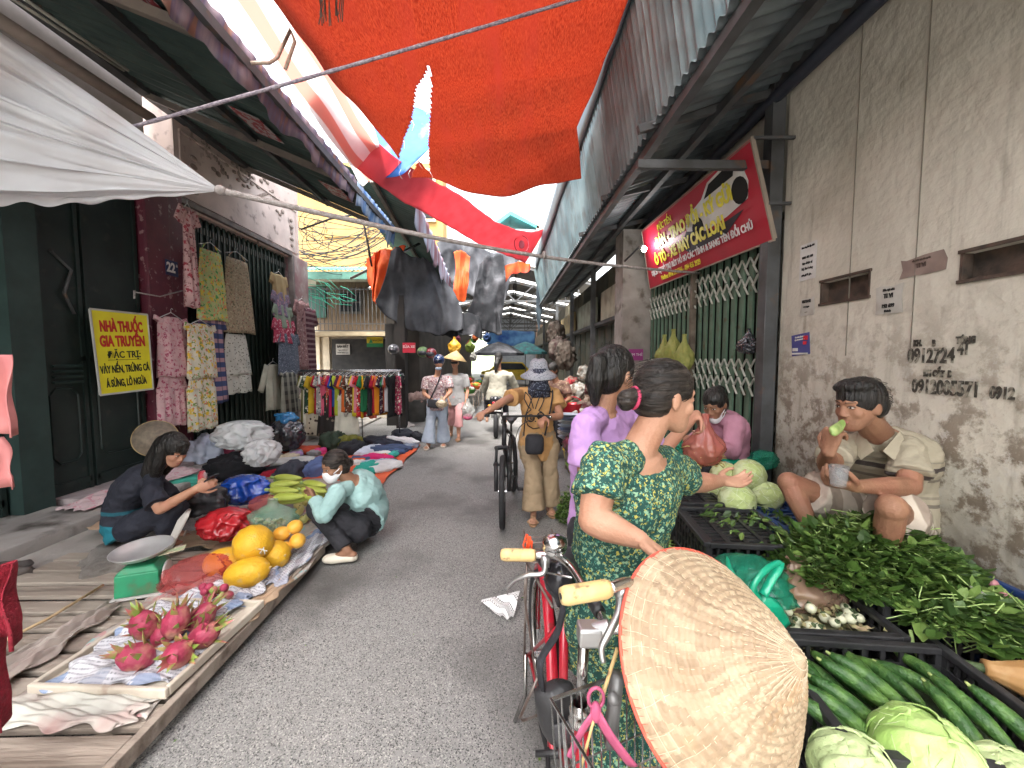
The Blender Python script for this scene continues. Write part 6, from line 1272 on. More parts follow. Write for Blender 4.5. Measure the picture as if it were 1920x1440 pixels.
# ================================================================ GOODS
def crate(name, label, c, d, rz=0, m=None, group='black plastic crates of the vegetable stall', open_=True, nx=9, lidded=False):
    w_, l_, h_ = d; R = Matrix.Rotation(rz, 3, 'Z'); c = V(c); t = thing(name, label, 'crate', c, group)
    def B(mb, o, s): mb.box(c+R @ V(o), s, R)
    mb = MB()
    for sx in (-1, 1): B(mb, (sx*w_/2, 0, h_-.012), (.028, l_+.02, .024)); pass
    for sy in (-1, 1): B(mb, (0, sy*l_/2, h_-.0125), (w_-.026, .028, .0238))
    mb.build('rim', m or m_blk, t, smooth=False, bevel=.004); mb = MB()
    for s in (-1, 1): B(mb, (s*(w_/2-.004), 0, .01), (.014, l_, .02)); B(mb, (0, s*(l_/2-.004), .0102), (w_-.02, .014, .0196))
    mb.build('bottom_rim', m or m_blk, t, smooth=False)
    for sx in (-1, 1):
        mb = MB()
        for i in range(nx+1): B(mb, (sx*(w_/2-.004), lerp(-l_/2+.012, l_/2-.012, i/nx), h_/2), (.008, .013 if 0 < i < nx else .03, h_-.04))
        for k in range(1, 5): B(mb, (sx*(w_/2-.007), 0, h_*k/5.2), (.006, l_-.02, .016))
        mb.build('side', m or m_blk, t, smooth=False)
    for sy in (-1, 1):
        mb = MB()
        for i in range(nx+1): B(mb, (lerp(-w_/2+.012, w_/2-.012, i/nx), sy*(l_/2-.004), h_/2), (.013 if 0 < i < nx else .03, .0078, h_-.0404))
        for k in range(1, 5): B(mb, (0, sy*(l_/2-.007), h_*k/5.2), (w_-.02, .0058, .0158))
        mb.build('side', m or m_blk, t, smooth=False)
    mb = MB()
    for i in range(nx+2): B(mb, (0, lerp(-l_/2+.02, l_/2-.02, i/(nx+1)), .018+(h_-.05)*lidded), (w_-.03, .022, .007))
    for i in range(5): B(mb, (lerp(-w_/2+.04, w_/2-.04, i/4), 0, .026+(h_-.05)*lidded), (.02, l_-.03, .006))
    mb.build('base', m or m_blk, t, smooth=False); return t
m_bcr = mat('crate_blue', (.02, .05, .16), (.015, .035, .11), rough=.45, sc=6)
# cucumbers front crate
CR = [((1.18, 1.09, .30), (.56, .42, .31), -.12, 'front black crate holding cucumbers and two big cabbages', m_blk),
      ((1.13, 1.09, 0), (.52, .42, .3), -.08, 'black crate under the cucumber crate', m_blk),
      ((1.17, 1.545, .36), (.52, .40, .25), -.1, 'black crate of small white aubergines behind the cucumbers', m_blk),
      ((1.12, 1.55, .05), (.5, .4, .31), -.05, 'black crate under the aubergine crate', m_blk),
      ((1.68, 1.12, .30), (.40, .46, .30), -.12, 'black crate with a brown squash at the right edge', m_blk),
      ((1.68, 1.12, 0), (.4, .46, .30), -.1, 'black crate under the squash crate', m_blk),
      ((1.68, 1.66, .36), (.44, .46, .3), -.05, 'black crate heaped with leafy greens', m_blk),
      ((1.68, 1.66, .05), (.44, .42, .3), 0, 'black crate under the heap of greens', m_blk),
      ((1.92, 1.48, .42), (.26, .4, .24), 0, 'dark blue crate of shallots against the wall', m_bcr),
      ((1.19, 2.02, .40), (.42, .46, .32), -.12, 'black crate turned over with leaf scraps on it, nearest below the man', m_blk),
      ((1.19, 2.02, .08), (.42, .46, .32), -.1, 'black crate under the one with leaf scraps', m_blk),
      ((1.26, 2.55, .41), (.46, .5, .32), -.1, 'black crate carrying the pale netted cabbages', m_blk),
      ((1.26, 2.55, .08), (.46, .5, .32), -.12, 'black crate under the cabbage crate', m_blk),
      ((1.72, 2.1, .40), (.5, .6, .3), 0, 'blue crate the seated man sits on', m_bcr),
      ((1.72, 2.1, .09), (.5, .6, .3), 0, 'black crate under the blue crate of the seated man', m_blk),
      ((.80, 2.2, .26), (.42, .34, .26), -.1, 'black crate of green beans right of the woman in green', m_blk),
      ((.80, 2.2, .0), (.42, .34, .25), -.1, 'black crate under the bean crate', m_blk),
      ((.86, 1.84, .10), (.36, .34, .30), -.15, 'empty black crate in front of the beans', m_blk),
      ((1.72, 2.66, .1), (.42, .4, .3), 0, 'black crate between the man and the green gate', m_blk),
      ((1.65, 3.2, .3), (.45, .4, .3), 0, 'black crate the woman in dusty pink sits on', m_blk),
      ((1.65, 3.2, .0), (.45, .4, .29), 0, 'lowest black crate below the woman in dusty pink', m_blk)]
for i, (c, d, rz, lb, m) in enumerate(CR): crate('crate', lb, c, d, rz, m, lidded=('turned' in lb or 'sits' in lb or 'carrying' in lb or 'scraps' in lb))
# netted cabbages
m_cab = mat('cabbage_net', (.36, .44, .16), (.5, .55, .28), rough=.55, sc=6, bump=.9, bsc=28, dirt=(.55, .6, .36), dsc=9, dlo=.5, dhi=.62)
m_cab2 = mat('cabbage_leaf', (.3, .46, .12), (.48, .58, .27), rough=.45, sc=3, lo=.4, hi=.6, bump=1.4, bsc=14, stretch=(1, 1, .4))
m_cabv = mat('cabbage_vein', (.5, .6, .3), rough=.5)
def cabbage(label, c, r, m, seed=0, group=None, wraps=7, squash=.9):
    random.seed(seed); t = thing('cabbage', label, 'cabbage', V(c)-V((0, 0, r*squash)), group); c = V(c)
    mb = MB(); ph = rnd(0, 6); mb.ell(c, (r*.93, r*.93, r*.88), None, 48, 30, lambda q: 1+.035*(1-3*abs(N_.noise(q*2.6+V((ph, seed, 0)))))+.02*(1-3*abs(N_.noise(q*6+V((seed, ph, 0)))))+.01); mb.build('heart', m, t)
    for k in range(wraps):
        R = Matrix.Rotation(2*pi*k/wraps+rnd(-.3, .3), 3, 'Z') @ Matrix.Rotation(rnd(-.5, .5), 3, 'X'); ex = rnd(.985, 1.05)
        def lf(u, v):
            th = lerp(.25, 2.5, v); wdt = .95*sin(lerp(.35, 2.9, v)); ph_ = (u-.5)*2*wdt
            k_ = r*(ex+.03*sin(ph_*9+th*3+k)+.012*sin(th*21+ph_*13)+.035*(abs(u-.5)*2)**4*(v < .7)+.10*max(0, .3-v))
            return c+R @ V((k_*sin(th)*cos(ph_), k_*sin(th)*sin(ph_), k_*cos(th)*squash))
        mb = MB(); mb.grid(lf, 14, 16); lo_ = mb.build('leaf', m, t, solid=.003)
        mb = MB(); mb.tube([lf(.5, v)+(lf(.5, v)-c).normalized()*.003 for v in [i/10 for i in range(2, 11)]], [.001+.0022*i/9 for i in range(9)], 6)
        for q in (.35, .5, .65, .8):
            for s in (-1, 1): mb.tube([lf(.5+s*.4*x, q-.22*x)+(lf(.5+s*.4*x, q-.2*x)-c).normalized()*.002 for x in (0, .33, .66, 1)], .0009, 4)
        if wraps > 5: mb.build('veins', m_cabv, lo_)
    if not wraps:
        mb = MB()
        for k in range(9):
            R = Matrix.Rotation(rnd(0, 3), 3, 'Z') @ Matrix.Rotation(rnd(.2, 1.4), 3, 'X'); o = rnd(-.5, .5); rr = math.sqrt(1-o*o)*r*.955; mb.tube([c+R @ V((rr*cos(a), rr*sin(a), o*r*.9)) for a in [2*pi*i/36 for i in range(36)]], .0013, 4, closed=True)
        for k in range(12): a0 = 2*pi*k/12; mb.tube([c+V((r*.95*sin(q)*cos(a0+.5*sin(q*2)), r*.95*sin(q)*sin(a0+.5*sin(q*2)), r*.9*cos(q))) for q in [.1+i*.29 for i in range(10)]], .0016, 4)
        mb.build('net', mat('net_pale', (.6, .66, .42)), t)
    return t
for i, (px, py, Y, r, lb) in enumerate([(1382, 938, 2.32, .108, 'nearest netted cabbage under the reaching hand'), (1438, 930, 2.42, .098, 'netted cabbage right of the nearest one'), (1404, 890, 2.5, .105, 'topmost netted cabbage of the pile'), (1360, 893, 2.6, .1, 'netted cabbage behind the hand of the woman in green'), (1338, 925, 2.6, .09, 'leftmost netted cabbage, half hidden')]):
    cabbage(lb, P(px, py, Y), r, m_cab, i+1, 'netted cabbages on the crate', 0, .95)
cabbage('big pale cabbage with a bright green wrapper leaf in the front crate', (1.075, .94, .565), .108, m_cab2, 21, 'big cabbages in the front crate', 8)
cabbage('big whitish cabbage left of the bright one in the front crate', (.885, .93, .535), .092, mat('cabbage_pale', (.38, .48, .2), (.52, .6, .34), rough=.5, sc=3, bump=1.4, bsc=14), 22, 'big cabbages in the front crate', 8)
cabbage('big pale cabbage cut by the bottom right edge of the picture', (1.235, .88, .53), .095, mat('cabbage_pale', None), 23, 'big cabbages in the front crate', 8)
# cucumbers
m_cuke = mat('cucumber_skin', (.03, .085, .02), (.1, .2, .045), rough=.35, sc=5, lo=.45, hi=.62, bump=.5, bsc=40, stretch=(3, 3, 3))
random.seed(31)
posn = ['leftmost', 'second from the left', 'third from the left', 'fourth from the left', 'lowest', 'upper left', 'steeply tilted', 'darkest upright', 'short pale ended', 'middle', 'back row left', 'back row middle', 'back row right', 'right hand', 'buried right', 'top']
for i in range(16):
    x, y = lerp(.90, 1.38, (i % 8)/7)+rnd(-.02, .02), (1.02 if i < 8 else 1.19)+rnd(-.03, .03); z = .53+.03*(i < 8)+rnd(0, .03); a = rnd(.7, 1.5)+.4*(i % 3 == 0); d = V((cos(a)*.5, -.8*sin(a), -.35*(i < 8)+rnd(-.1, .1))).normalized()*.1
    if i < 5: x, y, z = (.90+.055*i), 1.03+.03*i, .585+rnd(-.02, .01); d = V((.55, -.55, -.3)).normalized()*.1
    c = V((x, y, z)); mb = MB(); n = 10; rs = []
    for k in range(n+1):
        f = k/n; p = lerp(c-d, c+d, f)+V((0, 0, .012*sin(f*pi))); r = .0225*(sin(pi*min(1, max(.04, f*.96+.02)))**.4); u = d.normalized().orthogonal().normalized(); w_ = d.normalized().cross(u); rs.append([p+u*r*cos(2*pi*j/12)+w_*r*sin(2*pi*j/12) for j in range(12)])
    mb.rings(rs); t = thing('cucumber', posn[i]+' cucumber in the front black crate', 'cucumber', c-V((0, 0, .02)), 'cucumbers in the front crate'); mb.build('fruit', m_cuke, t)
    mb = MB(); mb.cap(c-d*1.0, c-d*1.08, .006, .005, 6); mb.build('stalk_end', mat('stalk', (.3, .36, .12)), t)
# aubergines
m_eg = mat('aubergine_white', (.55, .54, .42), (.42, .44, .26), rough=.4, sc=9); m_cx = mat('calyx', (.05, .08, .03), rough=.7)
random.seed(41); 
for i in range(60):
    x, y = rnd(.96, 1.40), rnd(1.39, 1.70); z = .565+rnd(0, .02); r = rnd(.015, .021)
    mb = MB(); mb.ell((x, y, z), (r, r, r*.9), None, 12, 8); t = thing('aubergine', 'small round whitish aubergine in the loose heap beside the brown bag', 'aubergine', (x, y, z-r), 'small white aubergines'); mb.build('fruit', m_eg, t)
    a = rnd(0, 6.3); dd = V((cos(a)*.6, sin(a)*.6, .7)).normalized(); mb = MB(); mb.ell(V((x, y, z))+dd*r*.85, (r*.5, r*.5, r*.3), basis(dd.orthogonal(), dd), 8, 5); mb.tube([V((x, y, z))+dd*r, V((x, y, z))+dd*r*1.7], .002, 5); mb.build('calyx', m_cx, t)
mb = MB()
for i in range(260): x, y = rnd(.93, 1.41), rnd(1.37, 1.72); p = V((x, y, .54+rnd(0, .05))); d = V((rnd(-1, 1), rnd(-1, 1), rnd(-.2, .5))).normalized()*rnd(.01, .02); n_ = d.orthogonal().normalized()*.008; mb.add([p-d, p+n_, p+d, p-n_], [(0, 1, 2, 3)])
tag(mb.build('vegetable_scraps', mat('scraps', (.2, .22, .08), (.32, .24, .14), sc=30), smooth=False), 'scraps of stalk and leaf between the small aubergines', 'scraps', kind='stuff')
mb = MB(); mb.ell(P(1438, 1122, 1.42), (.03, .03, .034)); tag(mb.build('round_aubergine', mat('purple_egg', (.3, .12, .24), (.55, .45, .5), rough=.3, sc=14)), 'purple and white round aubergine beside the green bag', 'aubergine')
# bed filling the crates so the loose goods rest on something
for nm, c, s, col in (('aubergine_bed', (1.17, 1.545, .50), (.48, .37, .07), (.12, .12, .06)), ('cucumber_bed', (1.15, 1.09, .42), (.5, .37, .16), (.03, .05, .02))):
    mb = MB(); mb.grid(lambda u, v: V((c[0]+(u-.5)*s[0], c[1]+(v-.5)*s[1], c[2]+s[2]/2+.012*sin(u*19)*sin(v*23))), 20, 20); tag(mb.build(nm, mat(nm, col, rough=.8, sc=30, bump=.8)), 'packed vegetables under the top layer of the '+nm.split('_')[0]+' crate', 'vegetables', kind='stuff')
# greens heap
def leaf_face(mb, p, d, n_, L, W):
    s = d.cross(n_).normalized()*W; mb.add([p, p+d*L*.35+s+n_*L*.06, p+d*L*.72+s*.75, p+d*L, p+d*L*.72-s*.75, p+d*L*.35-s+n_*L*.06, p+d*L*.5-n_*L*.05], [(0, 1, 6), (1, 2, 6), (2, 3, 6), (3, 4, 6), (4, 5, 6), (5, 0, 6)])
m_lf = [mat('greens%d' % i, c, c2, rough=.45, sc=12, trans=.2) for i, (c, c2) in enumerate([((.075, .145, .028), (.05, .105, .02)), ((.17, .26, .065), (.11, .19, .04)), ((.045, .09, .02), (.03, .065, .015))])]
m_stem = mat('greens_stem', (.3, .42, .14), rough=.5)
def greens(label, c, sx, sy, h, n, L, W, lean, seed, cat='leafy greens', stems=True):
    random.seed(seed); mb = MB(); c = V(c)
    for i in range(n):
        r = random.random()**.5; a = rnd(0, 2*pi); x, y = r*cos(a), r*sin(a); hz_ = h*(1-(x*x+y*y)**.9)*rnd(.45, 1.05)
        p = c+V((x*sx, y*sy, hz_)); d = (V((x*.8, y*.8, .25))+V(lean)+V((rnd(-.8, .8), rnd(-.8, .8), rnd(-.6, .5)))).normalized(); n_ = V((rnd(-.5, .5), rnd(-.5, .5), 1)).normalized(); n_ = (n_-d*n_.dot(d)).normalized()
        mb.mi = random.choice((0, 0, 1, 2)); l = L*(rnd(.6, 1.2) if i % 9 else rnd(1.3, 1.9)); leaf_face(mb, p, d, n_, l, W*l/L*rnd(.7, 1.2))
        if stems and i % 3 == 0: mb.mi = 3; mb.tube([p+n_*.01, p-d*L*1.0-V((0, 0, .005)), p-d*L*2.2-V((0, 0, .03))], .0022, 4)
    return tag(mb.build('leafy_greens', m_lf+[m_stem], smooth=False), label, cat, kind='stuff')
greens('big heap of fresh dark green leafy stalks on the crates before the man', (1.62, 1.68, .66), .40, .27, .22, 3900, .046, .0135, (-.15, -.3, 0), 51)
greens('flat spread of darker leaves and stems lying right of the heap', (1.74, 1.36, .63), .24, .17, .08, 700, .055, .014, (.3, -.5, -.1), 52)
greens('bunch of green herbs standing in the lane behind the women', G(1072, 955, .12)+V((0, 0, -.1)), .14, .14, .3, 420, .05, .015, (0, 0, .3), 53)
greens('loose leaf scraps scattered on the crates beside the man', (1.36, 2.05, .725), .26, .3, .012, 150, .045, .012, (0, 0, -.6), 54, stems=False)
# green beans
random.seed(61); mb = MB()
for i in range(230):
    x, y = rnd(.62, .98), rnd(2.05, 2.35); z = .47+.07*(1-((x-.8)/.2)**2)*rnd(.3, 1); a = rnd(0, pi); l = rnd(.04, .07); d = V((cos(a), sin(a)*.7, rnd(-.25, .25))); mb.tube([V((x, y, z))-d*l, V((x, y, z+.008)), V((x, y, z))+d*l], [.0025, .0048, .0025], 5)
tag(mb.build('green_beans', mat('bean', (.2, .34, .08), (.28, .42, .12), rough=.4, sc=12)), 'tangled heap of light green beans in the low black crate', 'beans', kind='stuff')
mb = MB(); mb.box((.8, 2.2, .44), (.38, .3, .05)); tag(mb.build('bean_bed', mat('bean_bed', (.14, .22, .06), sc=30, bump=.8)), 'packed beans filling the bean crate', 'beans', kind='stuff')
# squash
mb = MB(); rs = []; a0, a1 = V((1.52, 1.18, .60)), V((1.82, .99, .60)); d = (a1-a0); u = d.normalized().orthogonal().normalized(); w_ = d.normalized().cross(u)
for k in range(19):
    f = k/18; r = .018+.06*(sin(pi*min(.97, max(.02, f**1.4)))**.7); rs.append([lerp(a0, a1, f)+(u*cos(2*pi*j/40)+w_*sin(2*pi*j/40))*r*(1+.06*abs(cos(5*2*pi*j/40))) for j in range(40)])
mb.rings(rs); t = thing('squash', 'long ribbed brown squash in the crate at the right edge', 'squash', (1.67, 1.08, .54)); mb.build('fruit', mat('squash_skin', (.36, .2, .075), (.24, .12, .04), rough=.55, sc=7, dirt=(.45, .3, .14), dsc=12), t)
mb = MB(); mb.cap(a0, a0-d.normalized()*.04, .014, .01); mb.build('stalk', m_cx, t)
mb = MB(); mb.tube([(1.47, 1.36, .6), (1.475, 1.35, .54), (1.49, 1.34, .5)], .006, 5); mb.tube([(1.53, 1.35, .61), (1.52, 1.34, .55)], .005, 5); mb.build('stalk_scrap', m_stem, t)
cabbage('pale green leaf bundle at the right edge on the dark crate', (1.80, 1.40, .66), .06, m_cab2, 24, None, 6, .6)
mb = MB(); mb.beam(G(1820, 1100, .74), G(1885, 1133, .70), .012, .004); tag(mb.build('knife_blade', mat('bright_steel', (.75, .75, .75), rough=.3, metal=.5), smooth=False), 'thin bright metal strip lying at the edge of the greens', 'knife')
random.seed(71)
for i in range(14):
    c = V((1.86+rnd(-.06, .1), 1.45+rnd(-.12, .1), .66+rnd(0, .02))); mb = MB(); mb.ell(c, (.018, .018, .02)); t = thing('shallot', 'small pinkish shallot in the dark blue crate by the wall', 'shallot', c-V((0, 0, .02)), 'shallots in the blue crate'); mb.build('bulb_skin', mat('shallot', (.45, .2, .22), (.3, .12, .14), rough=.4, sc=20), t)
    mb = MB(); mb.cap(c+V((0, 0, .018)), c+V((.004, 0, .032)), .003, .001, 5); mb.build('tip', m_stem, t)
# plastic cup
mb = MB(); q = P(1558, 1015, 1.83); mb.lathe([(.0, 0), (.035, .0), (.045, .075), (.047, .077), (.043, .074), (.034, .003)], q-V((0, 0, .03)), n=24); tag(mb.build('plastic_cup', mat('cup_clear', (.6, .62, .6), rough=.12, alpha=.3)), 'empty clear plastic cup standing among the leaf scraps', 'cup')

# plastic bags
def pbag(name, label, c, r, m, seed=0, neck=.0, handles=False, fold=9, cat='plastic bag', crumple=.05, contents=None, lean=(0, 0), knot=True):
    random.seed(seed); c = V(c); t = thing(name, label, cat, c-V((0, 0, r[2])))
    ph = [rnd(0, 6) for _ in range(6)]; rs = []; n = 72; N = 36
    for i in range(N+1):
        f = i/N; th = pi*min(.985, max(.03, f)); z = -cos(th)*r[2]; rad = sin(th)**.8
        if neck and f > .62: g = (f-.62)/.38; rad = rad*(1-g)+(.10+.18*max(0, g-.6)*2)*g; z = -cos(pi*.62)*r[2]+g*(r[2]*(1+cos(pi*.62))+neck)
        ring = []
        for j in range(n):
            a = 2*pi*j/n; q_ = V((cos(a)*rad*1.6+ph[0], sin(a)*rad*1.6+ph[1], f*3.2+ph[2])); k = 1+crumple*(2.2*(1-2.4*abs(N_.noise(q_)))+1.5*(.6-2.2*abs(N_.noise(q_*2.3+V((ph[3], 3, 1)))))+.9*N_.noise(q_*6)-.8)+(.03*sin(a*fold+ph[4]) if neck and f > .5 else 0)
            ring.append(c+V((cos(a)*r[0]*rad*k+lean[0]*f*f, sin(a)*r[1]*rad*k+lean[1]*f*f, z)))
        rs.append(ring)
    mb = MB(); mb.rings(rs, cap=not neck); mb.build('film', m, t, disp=[(.03, .008)], solid=None)
    top = c+V((lean[0], lean[1], r[2]+neck))
    if handles:
        for s in (-1, 1): mb = MB(); mb.tube(smooth_pts([top-V((0, 0, neck*.8)), top+V((s*.02, 0, .0)), top+V((s*.055, .0, .05)), top+V((s*.085, .0, .055)), top+V((s*.07, .01, .03))], 4), [.007+.004*sin(k) for k in range(17)], 7, flat=1.6); mb.build('handle', m, t)
    return t
def film(key, col, c2, al=.75, tr=.25): return mat(key, col, c2, rough=.18, sc=7, bump=.8, bsc=30, alpha=al, trans=tr, spec=.7, coat=.5)
f_green = film('film_green', (.03, .42, .26), (.02, .3, .2), .42); f_red = film('film_red', (.62, .03, .04), (.45, .015, .025), .95); f_blue = film('film_blue', (.015, .09, .5), (.01, .05, .3), .98, .1)
f_pink = film('film_pink', (.85, .3, .3), (.75, .22, .22), .3, .5); f_brown = film('film_brown', (.46, .3, .22), (.34, .2, .15), .5); f_clear = film('film_clear', (.62, .64, .62), (.5, .52, .5), .45); f_blackf = film('film_black', (.02, .022, .028), (.04, .04, .05), 1, 0); f_white = film('film_white', (.88, .9, .9), (.8, .82, .83), 1, .35)
pbag('plastic_bag', 'green translucent plastic bag with tied handles behind the conical hat', P(1398, 1100, 1.46), (.15, .11, .11), f_green, 1, .0, False, 8, crumple=.15)
mb = MB(); kt = P(1425, 1125, 1.30); mb.tube(smooth_pts([P(1362, 1045, 1.38), P(1375, 1085, 1.3), P(1405, 1115, 1.26), kt], 4), [.006+.004*sin(i*.5) for i in range(13)], 7, flat=2); mb.tube(smooth_pts([kt, P(1412, 1100, 1.27), P(1440, 1065, 1.3), P(1462, 1058, 1.32), P(1450, 1080, 1.3), P(1430, 1115, 1.28)], 4), [.010]*21, 7, flat=1.6); mb.tube(smooth_pts([kt, P(1450, 1140, 1.3), P(1470, 1170, 1.33)], 4), [.014]*9, 7, flat=2)
tag(mb.build('bag_ties', film('film_green2', (.01, .45, .27), (.01, .35, .2), .95), disp=(.02, .006)), 'knotted bright green carrier handles on top of the green bag', 'bag handles')
t = pbag('plastic_bag', 'brownish clear plastic bag of corn cobs lying on the aubergine crate', P(1512, 1108, 1.62), (.16, .10, .10), f_brown, 2, .03, False, 10, crumple=.07, lean=(-.03, .03))
for k, (a, b) in enumerate(((P(1465, 1095, 1.62), P(1550, 1145, 1.58)), (P(1478, 1085, 1.66), P(1565, 1130, 1.62)), (P(1468, 1112, 1.6), P(1535, 1155, 1.57)))):
    mb = MB(); mb.cap(a, b, .02, .014); o = mb.build('corn_cob', mat('cob', (.3, .32, .1), (.4, .3, .1), rough=.5, sc=12), t, disp=(.03, .008))
pbag('plastic_bag', 'crumpled green plastic bag against the wall at the right edge', P(1890, 1062, 1.75), (.11, .1, .07), f_green, 3, .0, False, 6, crumple=.12)
t = pbag('mesh_bag', 'reddish see-through bag of bean sprouts held up before the seated woman', P(1320, 842, 2.32), (.115, .09, .10), film('film_salmon', (.6, .2, .16), (.5, .16, .12), .55), 4, .11, False, 12, crumple=.05)
mb = MB(); random.seed(5)
for i in range(120): a = P(1320+rnd(-32, 32), 855+rnd(-18, 18), 2.32+rnd(-.05, .05)); d = V((rnd(-1, 1), rnd(-1, 1), rnd(-.4, .4))).normalized()*.035; mb.tube([a-d, a+V((0, 0, .008)), a+d], .003, 4)
mb.build('sprouts', mat('sprout', (.5, .42, .18), (.4, .3, .1)), t)
pbag('plastic_bag', 'dark green vegetable bag, lower of the pair behind the woman in green', P(1262, 862, 2.75), (.12, .1, .1), f_green, 6, .04, crumple=.09)
pbag('plastic_bag', 'small green bag, upper of the pair behind the woman in green', P(1270, 826, 2.95), (.1, .09, .06), f_green, 7, .03, crumple=.09)
pbag('plastic_bag', 'green bag low behind the netted cabbages', P(1350, 868, 2.9), (.14, .1, .06), film('film_green2', None, None), 8, crumple=.1)
mb = MB(); mb.box((1.32, 2.92, .3), (.55, .4, .6)); tag(mb.build('stall_table', mat('table_dark', (.05, .05, .05), rough=.8), smooth=False, bevel=.01), 'dark low table holding green bags behind the cabbages', 'table')
pbag('plastic_bag', 'small dark green bag at the foot of the green gate', PX(1432, 862, 1.95), (.09, .08, .07), f_green, 9, crumple=.12)
for i, (px, py) in enumerate(((1245, 668), (1262, 660), (1282, 672))):
    pbag('mesh_bag', ['leftmost', 'middle', 'rightmost'][i]+' of three yellow net bags hung on the green gate', PX(px, py, 1.93), (.1, .1, .14), mat('net_yellow', (.5, .5, .16), (.38, .42, .12), rough=.5, sc=20, alpha=.6, bump=.6), 10+i, .12, False, 12, crumple=.05)
pbag('black_bag', 'crumpled black cap-like bag hung on the gate lattice', PX(1403, 648, 2.02), (.07, .09, .07), f_blackf, 15, .07, False, 7, crumple=.14)
mb = MB(); q = P(1196, 665, 5.6); t = thing('notice', 'small purple notice on the concrete column', 'notice', q-V((0, 0, .08))); mb.box(q+V((0, .08, 0)), (.2, .01, .16)); mb.build('sheet', mat('flyer_pinkp', (.3, .04, .2)), t, smooth=False); text('lettering', 'SIM THẺ', q+V((0, .072, 0)), (1, 0, 0), UZ, .05, m_wht, t)
# lace paper on the road
def lace(u, v):
    p = lerp(lerp(G(900, 1134), G(975, 1130), u), lerp(G(938, 1165), G(962, 1168), u), v); return p+V((0, 0, .03+.02*sin(u*9)*sin(v*7)+.05*(1-v)*u))
mb = MB(); mb.grid(lace, 24, 20); mb.f = [f for i, f in enumerate(mb.f) if (i*7+i//24*5) % 9 not in (0, 4)]; mb.m = [0]*len(mb.f)
tag(mb.build('foam_fruit_net', mat('foam_white', (.75, .75, .75), rough=.6), solid=.003, smooth=False), 'white foam fruit netting dropped on the asphalt', 'litter')
# ================================================================ LEFT SIDE GOODS
m_board = mat('old_board', (.36, .31, .26), (.25, .205, .17), rough=.85, sc=2.2, det=10, bump=.8, bsc=18, stretch=(.35, 3, 3), dirt=(.13, .1, .08), dsc=3, dlo=.54, dhi=.7)
pf = thing('wooden_platform', 'weathered board platform under the fruit at the edge of the road', 'platform', (-2.2, 1.8, 0)); random.seed(81)
for i in range(18):
    y = .38+i*.152; mb = MB(); mb.box((-2.37+rnd(-.01, .01), y, .095+rnd(-.006, .006)), (1.84, .152-rnd(.02, .045), .028), Matrix.Rotation(rnd(-.006, .006), 3, 'Z')); mb.build('board', m_board, pf, smooth=False, bevel=.004)
mb = MB(); mb.beam((-1.42, .3, .085), (-1.43, 3.1, .085), .035, .07); mb.build('edge_board', m_board, pf, smooth=False, bevel=.004)
for x in (-1.6, -2.4, -3.1): mb = MB(); mb.beam((x, .3, .045), (x, 3.1, .045), .07, .07); mb.build('bearer', m_board, pf, smooth=False)
m_cloth = mat('printed_sheet', (.5, .46, .43), (.38, .34, .31), rough=.85, sc=4, pat='floral', pc=['#b58a8a', '#8fb0b0', '#b9a99a'], ps=9, dirt=(.25, .2, .17), dsc=3, bump=.4, bsc=25)
def spread(name, label, cs, m, z=.0, wr=.015, nu=50, nv=50, cat='sheet', f=7, edge=.02, solid=.003, seed=1):
    cs = [V(c) for c in cs]; random.seed(seed); ph = [rnd(0, 6) for _ in range(6)]
    def g(u, v):
        p = lerp(lerp(cs[0], cs[1], u), lerp(cs[3], cs[2], u), v); e = min(u, v, 1-u, 1-v)
        p = p+V((edge*sin(v*17+ph[4])*(abs(u-.5) > .45), edge*sin(u*19+ph[5])*(abs(v-.5) > .45), 0))
        return p+V((0, 0, z+wr*(1+.6*sin(u*f*1.3+v*f*2.1+ph[0])+.5*sin(u*f*3.1-v*f*1.7+ph[1])+.4*abs(sin(u*f*2.3+v*f*4.1+ph[2])))*(.4+.6*min(1, e*12))))
    mb = MB(); mb.grid(g, nu, nv); return tag(mb.build(name, m, solid=solid), label, cat)
spread('printed_sheet', 'dirty printed cloth spread over the boards under the dragon fruit', [(-2.08, 1.56, .112), (-1.46, 1.56, .112), (-1.44, 2.62, .112), (-2.2, 2.62, .112)], m_cloth, wr=.008)
spread('printed_sheet', 'printed plastic sheet under the yellow melons and corn, edge hanging over the road', [(-2.0, 2.5, .122), (-1.40, 2.42, .11), (-1.38, 4.15, .06), (-2.1, 4.15, .08)], m_cloth, wr=.016, seed=2)
spread('plastic_flap', 'folded white plastic flap at the near corner of the platform', [(-2.13, 1.53, .12), (-1.5, 1.52, .12), (-1.48, 1.66, .13), (-2.1, 1.68, .13)], mat('flap', (.5, .5, .45), (.36, .33, .3), rough=.6, sc=5, dirt=(.3, .16, .15), dsc=3), wr=.014, f=5, seed=3)
spread('plastic_flap', 'twisted clear plastic trailing off the left end of the cloth', [(-2.45, 1.6, .12), (-2.2, 1.62, .12), (-2.25, 2.3, .12), (-2.35, 2.35, .12)], mat('flap2', (.38, .34, .3), (.25, .2, .18), rough=.5, sc=5), wr=.02, f=7, seed=4)
m_card = mat('cardboard', (.42, .3, .2), (.35, .25, .17), rough=.85, sc=5, dirt=(.24, .17, .11), dsc=4, bump=.15)
spread('cardboard', 'torn piece of cardboard hanging over the platform edge', [(-1.56, 2.05, .122), (-1.41, 2.1, .122), (-1.40, 2.6, .122), (-1.52, 2.62, .125)], m_card, wr=.006, nu=20, seed=5)
spread('cardboard', 'flat brown cardboard between the melons and the woman in black', [(-2.3, 2.8, .125), (-1.85, 2.75, .13), (-1.8, 3.2, .13), (-2.2, 3.25, .125)], m_card, wr=.004, seed=6)
